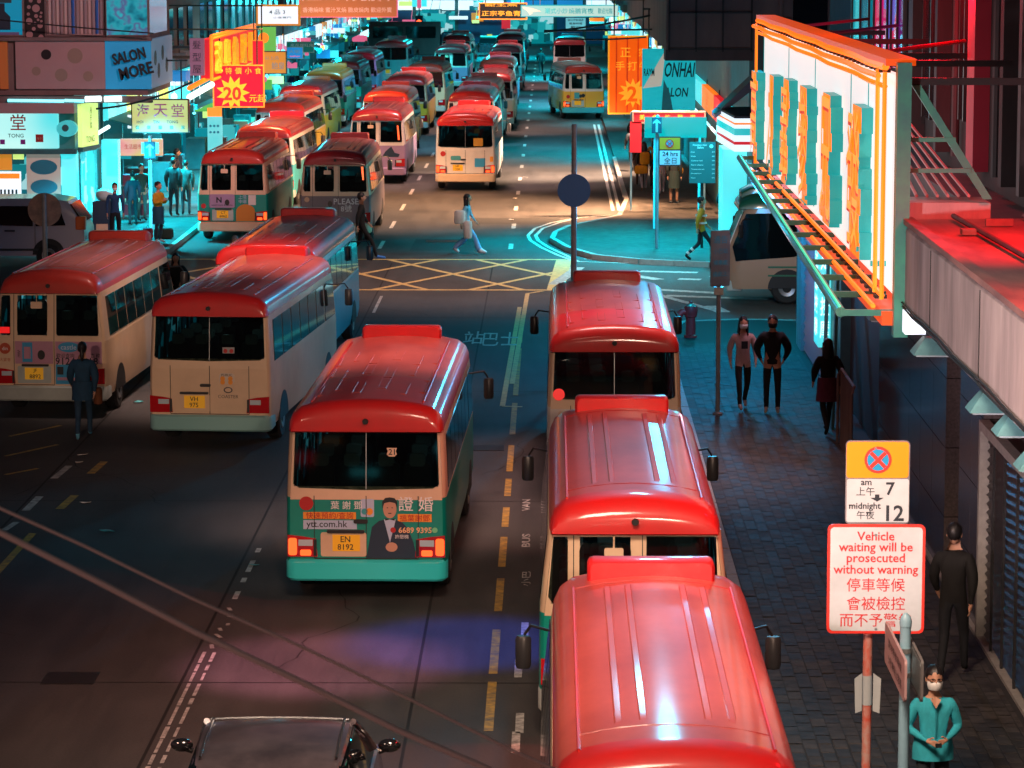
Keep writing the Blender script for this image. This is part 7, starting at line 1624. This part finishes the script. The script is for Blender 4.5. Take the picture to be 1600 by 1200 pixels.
# ------------------------------------------------------------------ cars
def car_grey():
    p = P(438, 1165, 1.05)
    T = thing('saloon_car', (-2.42, p.y-3.0, 0), 0, 'dark grey car driving away, only its roof and mirrors inside the frame', 'car')
    pm = mat('grey_car_paint', (0.06, 0.05, 0.058), 0.3, coat=1.0, metal=0.4, col2=(0.13, 0.11, 0.12), scale=2)
    # y = 0 rear bumper, mirrors at 3.0
    sec = [(0.0, .70, .45, .62), (0.12, .82, .30, .95), (0.9, .86, .22, 1.02), (1.6, .87, .2, 1.0), (3.0, .87, .2, .98), (3.9, .85, .22, .86), (4.4, .76, .28, .72), (4.5, .68, .4, .6)]
    mb = MB(); mb.grid([[(-w*.93, y, z0), (-w, y, z0+.15), (-w*.99, y, (z0+z1)/2+.1), (-w*.95, y, z1-.03), (-w*.8, y, z1), (0, y, z1+.02), (w*.8, y, z1), (w*.95, y, z1-.03), (w*.99, y, (z0+z1)/2+.1), (w, y, z0+.15), (w*.93, y, z0)] for y, w, z0, z1 in sec], closed=True, cap0=True, cap1=True); mb.build('body', pm, T, smooth=True)
    gl = [(0.55, .72, 1.0, 1.0), (1.15, .66, 1.0, 1.34), (1.6, .64, 1.0, 1.42), (2.35, .64, 1.0, 1.43), (3.15, .70, 1.0, 1.0)]
    mb = MB(); mb.grid([[(-.80, y, .97), (-w-.03, y, z1-.04 if z1 > 1.1 else 1.0), (-w+.05, y, z1), (w-.05, y, z1), (w+.03, y, z1-.04 if z1 > 1.1 else 1.0), (.80, y, .97)] for y, w, _, z1 in gl], cap0=True, cap1=True); mb.build('window_glass', M_GLASS, T, smooth=True)
    mb = MB(); mb.grid([[(-w, y, z-.035), (-w+.02, y, z-.01), (-w*.6, y, z+.012), (0, y, z+.022), (w*.6, y, z+.012), (w-.02, y, z-.01), (w, y, z-.035)] for y, w, z in ((1.0, .60, 1.30), (1.2, .63, 1.38), (1.6, .655, 1.44), (2.0, .66, 1.455), (2.3, .655, 1.45), (2.42, .645, 1.425))]); mb.build('roof', pm, T, smooth=True)
    for s in (-1, 1):
        mb = MB(); mb.tube([(s*.585, y, z) for y, z in ((1.2, 1.405), (1.7, 1.462), (2.35, 1.468))], .012, 6); mb.build('roof_rail', M_DARK, T, smooth=True)
        mb = MB(); mb.tube([(s*.655, 2.42, 1.42), (s*.73, 2.8, 1.22), (s*.80, 3.15, 1.0)], .03, 8); mb.build('windscreen_pillar', pm, T, smooth=True)
        mb = MB(); mb.ell((s*.95, 2.98, 1.06), (.105, .06, .065), 12, 8); mb.tube([(s*.85, 3.0, 1.0), (s*.93, 2.99, 1.03)], .03, 6); mb.build('wing_mirror', mat('mirror_gloss_black', (0.01, 0.01, 0.012), 0.1, coat=1.0), T, smooth=True)
        mb = MB(); mb.tube([(s*.655, 1.2, 1.33), (s*.672, 2.3, 1.39), (s*.73, 2.75, 1.2)], .011, 6); mb.build('chrome_trim', M_CHROME, T, smooth=True)
    mb = MB(); mb.tube([(x, 2.43-.05*abs(x)**2, 1.452-.03*abs(x)**2) for x in (-.62, -.4, -.2, 0, .2, .4, .62)], .014, 6); mb.build('windscreen_trim', M_CHROME, T, smooth=True)
    for y in (.85, 3.6):
        for s in (-1, 1):
            w = part('wheel', ('tyre',), None, M_TYRE, T); w.location = (s*.76, y, .31); w.scale = (.9, .82, .82); part('rim', ('rim',), None, M_RIM, w)
car_grey()
def van_white():
    x1 = PY(133, 380, 82.5).x
    T = thing('tall_white_van', (x1-4.7, 83.4, 0), 0, 'white people carrier crossing at the left, side on, behind the dull red roofed minibus', 'van')
    pm = mat('pearl_white_paint', (0.48, 0.42, 0.46), 0.3, coat=0.9)
    prof = [(0.05, .35), (0, .8), (.25, 1.02), (1.05, 1.15), (1.75, 1.70), (2.1, 1.80), (3.7, 1.82), (4.25, 1.74), (4.55, 1.25), (4.68, 1.0), (4.7, .5), (4.62, .3)]
    mb = MB(); rows = []
    for y, k in ((-.88, .93), (-.84, 1), (.84, 1), (.88, .93)): rows.append([(x, y*(1 if z < 1.1 else .94), .32+(z-.32)*(k if z > .5 else 1)) for x, z in prof])
    mb.grid(rows, closed=True, cap0=True, cap1=True); mb.build('body', pm, T, smooth=True)
    for a in (([(1.35, 1.14), (1.78, 1.55), (2.35, 1.62), (2.35, 1.12)]), ([(2.42, 1.12), (2.42, 1.62), (3.35, 1.62), (3.35, 1.10)]), ([(3.42, 1.10), (3.42, 1.62), (4.05, 1.58), (4.2, 1.12)])):
        mb = MB(); mb.prism([(x, -.872 if z < 1.2 else -.85, z) for x, z in a], (0, -.03, 0)); mb.build('window', M_GLASS, T)
    mb = MB(); mb.prism([(4.30, -.76, 1.66), (4.30, .76, 1.66), (4.62, .78, 1.18), (4.62, -.78, 1.18)], (.03, 0, .015)); mb.build('rear_screen', M_GLASS, T)
    mb = MB(); mb.box(4.45, 4.72, -.87, -.70, 1.0, 1.35); mb.build('tail_light', M_ORR, T, bevel=.03)
    mb = MB(); mb.box(.9, 3.7, -.90, -.885, .46, .52); mb.build('sill_trim', M_CHROME, T)
    mb = MB(); mb.tube([(2.62, -.9, .98), (2.70, -.92, .98), (2.82, -.92, .98), (2.88, -.9, .98)], .022, 6); mb.build('door_handle', M_DARK, T)
    mb = MB()
    for x in (2.38, 3.40): mb.box(x, x+.008, -.893, -.88, .5, 1.12)
    mb.build('door_seam', M_DARK, T)
    for x in (.9, 3.75):
        mb = MB(); mb.prism([(x+.42*math.cos(a), -.885, max(.34, .36+.42*math.sin(a))) for a in [PI*q/12 for q in range(13)]], (0, -.012, 0)); mb.build('wheel_arch', M_BLACK, T)
        for y in (-.80, .72):
            w = part('wheel', ('tyre',), None, M_TYRE, T); w.location = (x, y, .34); w.rotation_euler = (0, 0, PI/2); w.scale = (.9, .9, .9); part('rim', ('rim',), None, M_RIM, w)
van_white()
def taxi():
    p = PY(765, 75, 245); T = thing('taxi', (p.x, 245, 0), R(0), 'small red taxi with a pale amber lit roof near the end of the street', 'taxi')
    mb = MB(); mb.grid([[(-w, y, .3), (-w*1.02, y, .6), (-w*.95, y, z), (w*.95, y, z), (w*1.02, y, .6), (w, y, .3)] for y, w, z in ((-2.2, .75, .8), (-2.0, .85, .95), (0, .87, .98), (1.8, .85, .9), (2.2, .7, .7))], closed=True, cap0=True, cap1=True); mb.build('body', M_DKRED, T, smooth=True)
    mb = MB(); mb.grid([[(-w, y, .95), (-w*.85, y, z), (w*.85, y, z), (w, y, .95)] for y, w, z in ((-1.6, .8, .97), (-1.0, .8, 1.42), (.5, .8, 1.45), (1.2, .8, .98))], closed=True, cap0=True, cap1=True); mb.build('window_glass', M_GLASS, T, smooth=True)
    mb = MB(); mb.box(-.68, .68, -.95, .5, 1.43, 1.50); mb.build('roof', M_CREAM, T, bevel=.02); mb = MB(); mb.box(-.2, .2, -.3, -.1, 1.5, 1.62); mb.build('roof_lamp', L_AM, T)
taxi()
T = thing('dark_truck', (PY(640, 80, 222).x, 226, 0), R(0), 'dark long vehicle parked across the far end behind the turquoise lit minibus', 'truck')
mb = MB(); mb.box(-3.0, 2.0, -1, 1, .7, 3.0); mb.build('box_body', M_WALLD, T, bevel=.06); mb = MB(); mb.box(2.05, 3.4, -1, 1, .6, 2.3); mb.build('cab', I_NAVY, T, bevel=.2)
for x0, x1 in ((-2.7, -.6), (-.4, 1.7)): mb = MB(); mb.box(x0, x1, -1.03, -1.0, 1.9, 2.7); mb.build('side_window', M_GLASS, T)
for x in (-2, 2.4):
    w = part('wheel', ('tyre',), None, M_TYRE, T); w.location = (x, -.85, .38); w.rotation_euler = (0, 0, PI/2); part('rim', ('rim',), None, M_RIM, w)
# ------------------------------------------------------------------ added lamps, out of view, for coloured light
CY = (0.0, 0.62, 0.78); WARM = (1.0, 0.52, 0.26); PINK = (1.0, 0.42, 0.42)
M_LH = mat('lamp_head_grey', (0.2, 0.2, 0.22), 0.5)
def fill_lamp(x, y, z, side, col, power, label, tgt=None, spot=None, size=0.35):  # added lamp with its own fixture, kept out of view
    T = thing('wall_lamp', (x, y, z), 0, label, 'street lamp', 'street lamps over the road')
    mb = MB(); mb.tube([(0, 0, 0), (side*1.6, 0, .35)], .05, 8); mb.build('arm', M_LH, T)
    mb = MB(); mb.grid([[(0+x_*k-(0 if side > 0 else .0), y_*k, zz) for x_, y_ in ((-.35, -.15), (.35, -.15), (.35, .15), (-.35, .15))] for zz, k in ((0.0, 1), (.12, .8))], closed=True, cap0=True, cap1=True); mb.build('lamp_head', M_LH, T)
    lamp('lamp_light', 'SPOT' if spot else 'POINT', (x, y, z-.25), col, power, T, size, tgt, spot, .7)
fill_lamp(3.0, -3, 10.5, 1, (1.0, .66, .48), 11000, 'lamp on the footbridge throwing warm light on the minibus tails of the right lanes', (-0.7, 42, 1.8), 16, .35)
fill_lamp(-5.0, -3, 10.5, -1, (1.0, .66, .48), 20000, 'lamp on the footbridge lighting the cream minibus tails', (-7.0, 56, 2.0), 9.5, .3)
fill_lamp(-0.5, 19, 12.5, 1, (1.0, .70, .52), 10500, 'street lamp directly over the right hand queue of roofs', (1.1, 28, 2.5), 58, 1.8)
fill_lamp(-4.2, 31, 12.0, 1, (0.9, .30, .42), 11000, 'violet tinted lamp above the patch of road behind the teal wrapped minibus', (-2.7, 36.4, 0), 16, .3)
fill_lamp(-2.8, 33, 12.0, 1, (0.01, .10, .8), 11000, 'blue tinted lamp above the empty lane beside the right hand queue', (-1.05, 37.6, 0), 15, .25)
fill_lamp(-6.5, 44, 11, -1, (0.02, .45, .65), 500, 'faint blue green lamp over the empty middle lane', (-4.5, 45, 0), 60, 1.0)
fill_lamp(-9.5, 20, 9, -1, (0.9, .5, .35), 2400, 'dim warm lamp near the left foreground', (-4, 30, 0), 60, .5)
fill_lamp(0.8, 50, 11.0, 1, (1.0, .55, .5), 4200, 'rosy lamp over the white bodied minibus', (0.9, 50, 2.5), 50, 1.6)
fill_lamp(-2.0, 42, 11.5, 1, (1.0, .60, .5), 5200, 'soft lamp over the teal wrapped minibus roof', (-2.2, 45, 2.5), 30, 1.0)
fill_lamp(-1.0, 80, 10.0, 1, (1.0, .60, .5), 4200, 'soft lamp over the yellow box junction', (-2, 80, 0), 90, 1.4)
fill_lamp(-5.0, 56, 12.0, -1, (1.0, .66, .55), 6500, 'soft lamp over the cream and aqua minibus roofs', (-6.0, 59, 2.5), 46, 1.2)
fill_lamp(1.6, 48, 10.5, -1, (0.05, .65, .95), 1500, 'cyan lamp high above the white bodied minibus', (0.8, 28, 2.5), 40, .35)
fill_lamp(4.4, 84, 8.6, -1, (0.02, .55, .95), 3500, 'blue lamp at the far corner above the junction', (-5.5, 62, 2.0), 70, .6)
# added fill lights over the queueing rows beyond the junction, in changing colours
for x, y, c, p in ((-3.5, 96, (1, .72, .6), 6000), (-8.5, 104, (1, .45, .2), 9000), (-3.5, 112, (1, .6, .55), 8000), (-9, 124, (1, .42, .15), 9000), (-5, 132, (.25, .7, 1), 9000), (-2.5, 145, (1, .6, .5), 9000), (-8, 148, (.1, .8, 1), 10000), (-4, 168, (.5, .5, 1), 10000), (-8, 180, (.05, .8, .9), 12000), (-2, 190, (1, .6, .6), 9000), (1.5, 158, (.2, .8, .9), 8000), (-4, 215, (.1, .8, .9), 14000)):
    fill_lamp(x, y, 9.0, 1, c, p*.55, 'street lamp over the queue beyond the junction', (x, y+3, 0), 100, 1.0)
K_ = 3.0
for x, y, z, c, p in ((-12.2, 91, 3.4, CY, 1900), (-12.0, 97, 3.4, CY, 1900), (-12.0, 105, 3.2, CY, 1400), (-12, 114, 3.2, CY, 1300), (-12, 126, 3.4, CY, 900), (-12, 140, 3.4, CY, 900), (-12, 156, 3.4, CY, 900), (-12, 176, 3.6, CY, 1000), (-12, 200, 3.6, CY, 1200), (-12, 228, 3.6, CY, 1500),
                      (3.2, 90.0, 4.6, CY, 1150), (1.6, 90.0, 4.6, CY, 900), (3.0, 86.5, 5.0, CY, 900), (2.6, 80.5, 3.6, CY, 260), (3.0, 68.5, 4.0, CY, 160), (4.2, 128, 3.4, CY, 700), (4.2, 150, 3.4, CY, 900), (4.2, 180, 3.6, CY, 1300), (4.2, 215, 3.6, CY, 1500), (1.5, 130, 5.8, CY, 1500), (1.0, 170, 5.2, CY, 2200), (0, 205, 4.8, CY, 2500), (-4, 240, 4.6, CY, 3000)):
    lamp('shop_lamp', 'SPOT', (x, y, z), c, p*K_, None, .25, (x, y+.1, 0), 130, .6)  # added lights without fixtures, spilling down on pavements and road
for x, y, z, c, p in ((-12.6, 97, 2.2, CY, 120), (-12, 110, 2.4, CY, 200), (-12, 128, 2.6, CY, 200), (-12, 150, 2.8, CY, 300), (-12, 180, 3, CY, 300), (4.6, 93, 2.4, CY, 120), (4.6, 140, 2.6, CY, 200), (4.6, 180, 2.8, CY, 250), (4.6, 69.0, 3.0, CY, 60), (3.4, 63.0, 3.2, (0.01, .40, .9), 340), (3.9, 56.0, 3.2, (0.9, .55, .7), 35), (-6, 255, 4.2, CY, 900)):
    lamp('shop_lamp', 'POINT', (x, y, z), c, p*2, None, .25)  # added point fills along the shops, no fixture
lamp('shop_lamp', 'SPOT', (4.6, 100, 5.4), WARM, 30000, None, .3, (-1.5, 101, 0), 90, 1.0)  # added warm fill for the road beyond the junction
lamp('shop_lamp', 'SPOT', (3.6, 99, 5.2), WARM, 5000, None, .3, (3.6, 99.5, 0), 90, .8)  # added warm fill for the far right pavement
lamp('shop_lamp', 'SPOT', (4.6, 115, 5.4), (1, .66, .45), 22000, None, .3, (-1, 118, 0), 90, 1.0)  # added warm fill farther up the road
lamp('sign_glow_lamp', 'SPOT', (5.5, 33.0, 7.6), (1.0, .004, .012), 1500, None, .3, (5.0, 33.5, 5.2), 110, .5)  # added red fill above the canopy roof
lamp('sign_glow_lamp', 'SPOT', (5.3, 27.0, 7.6), (1.0, .004, .012), 900, None, .3, (5.0, 27, 5.2), 100, .5)  # second added red fill, nearer the viewer
lamp('shop_lamp', 'SPOT', (4.2, 66.5, 3.6), (1.0, .62, .42), 700, None, .25, (5.6, 74.5, 1.4), 60, .6)  # added warm fill for the side street minibus
lamp('sign_glow_lamp', 'POINT', (5.3, 45.5, 7.6), (1.0, .002, .02), 160, None, .3)  # added red fill for the wall behind the sign
lamp('canopy_wash', 'SPOT', (-4.0, 20, 4.6), (1.0, .74, .74), 7500, None, .4, (4.0, 31, 4.8), 34, .6)  # added light to brighten the canopy edge
lamp('sign_flood', 'SPOT', (-6.0, 78, 9.5), (1.0, .46, .46), 5600, None, .3, (-13, 94, 5), 60, .7)  # added pink fill for the salon band
# unseen dark block added behind the viewer, its glowing panels mirrored in the rear windows
BB = thing('rear_block', (0, -60, 0), 0, 'dark block behind the viewer with scattered coloured windows', 'building')
mb = MB(); mb.box(-60, 60, -20, 0, 0, 60); mb.build('wall', M_WALLD, BB)
random.seed(3)
for k in range(150):
    x, z = random.uniform(-24, 24), random.uniform(1, 16); w, h = random.uniform(.15, 1.3), random.uniform(.1, .6)
    mb = MB(); mb.box(x, x+w, 0.02+.001*k, .12+.001*k, z, z+h); mb.build('lit_window', random.choice([L_CY, L_CY, T_CY, L_BL, L_RD, L_PK, T_WH, L_AM]), BB)
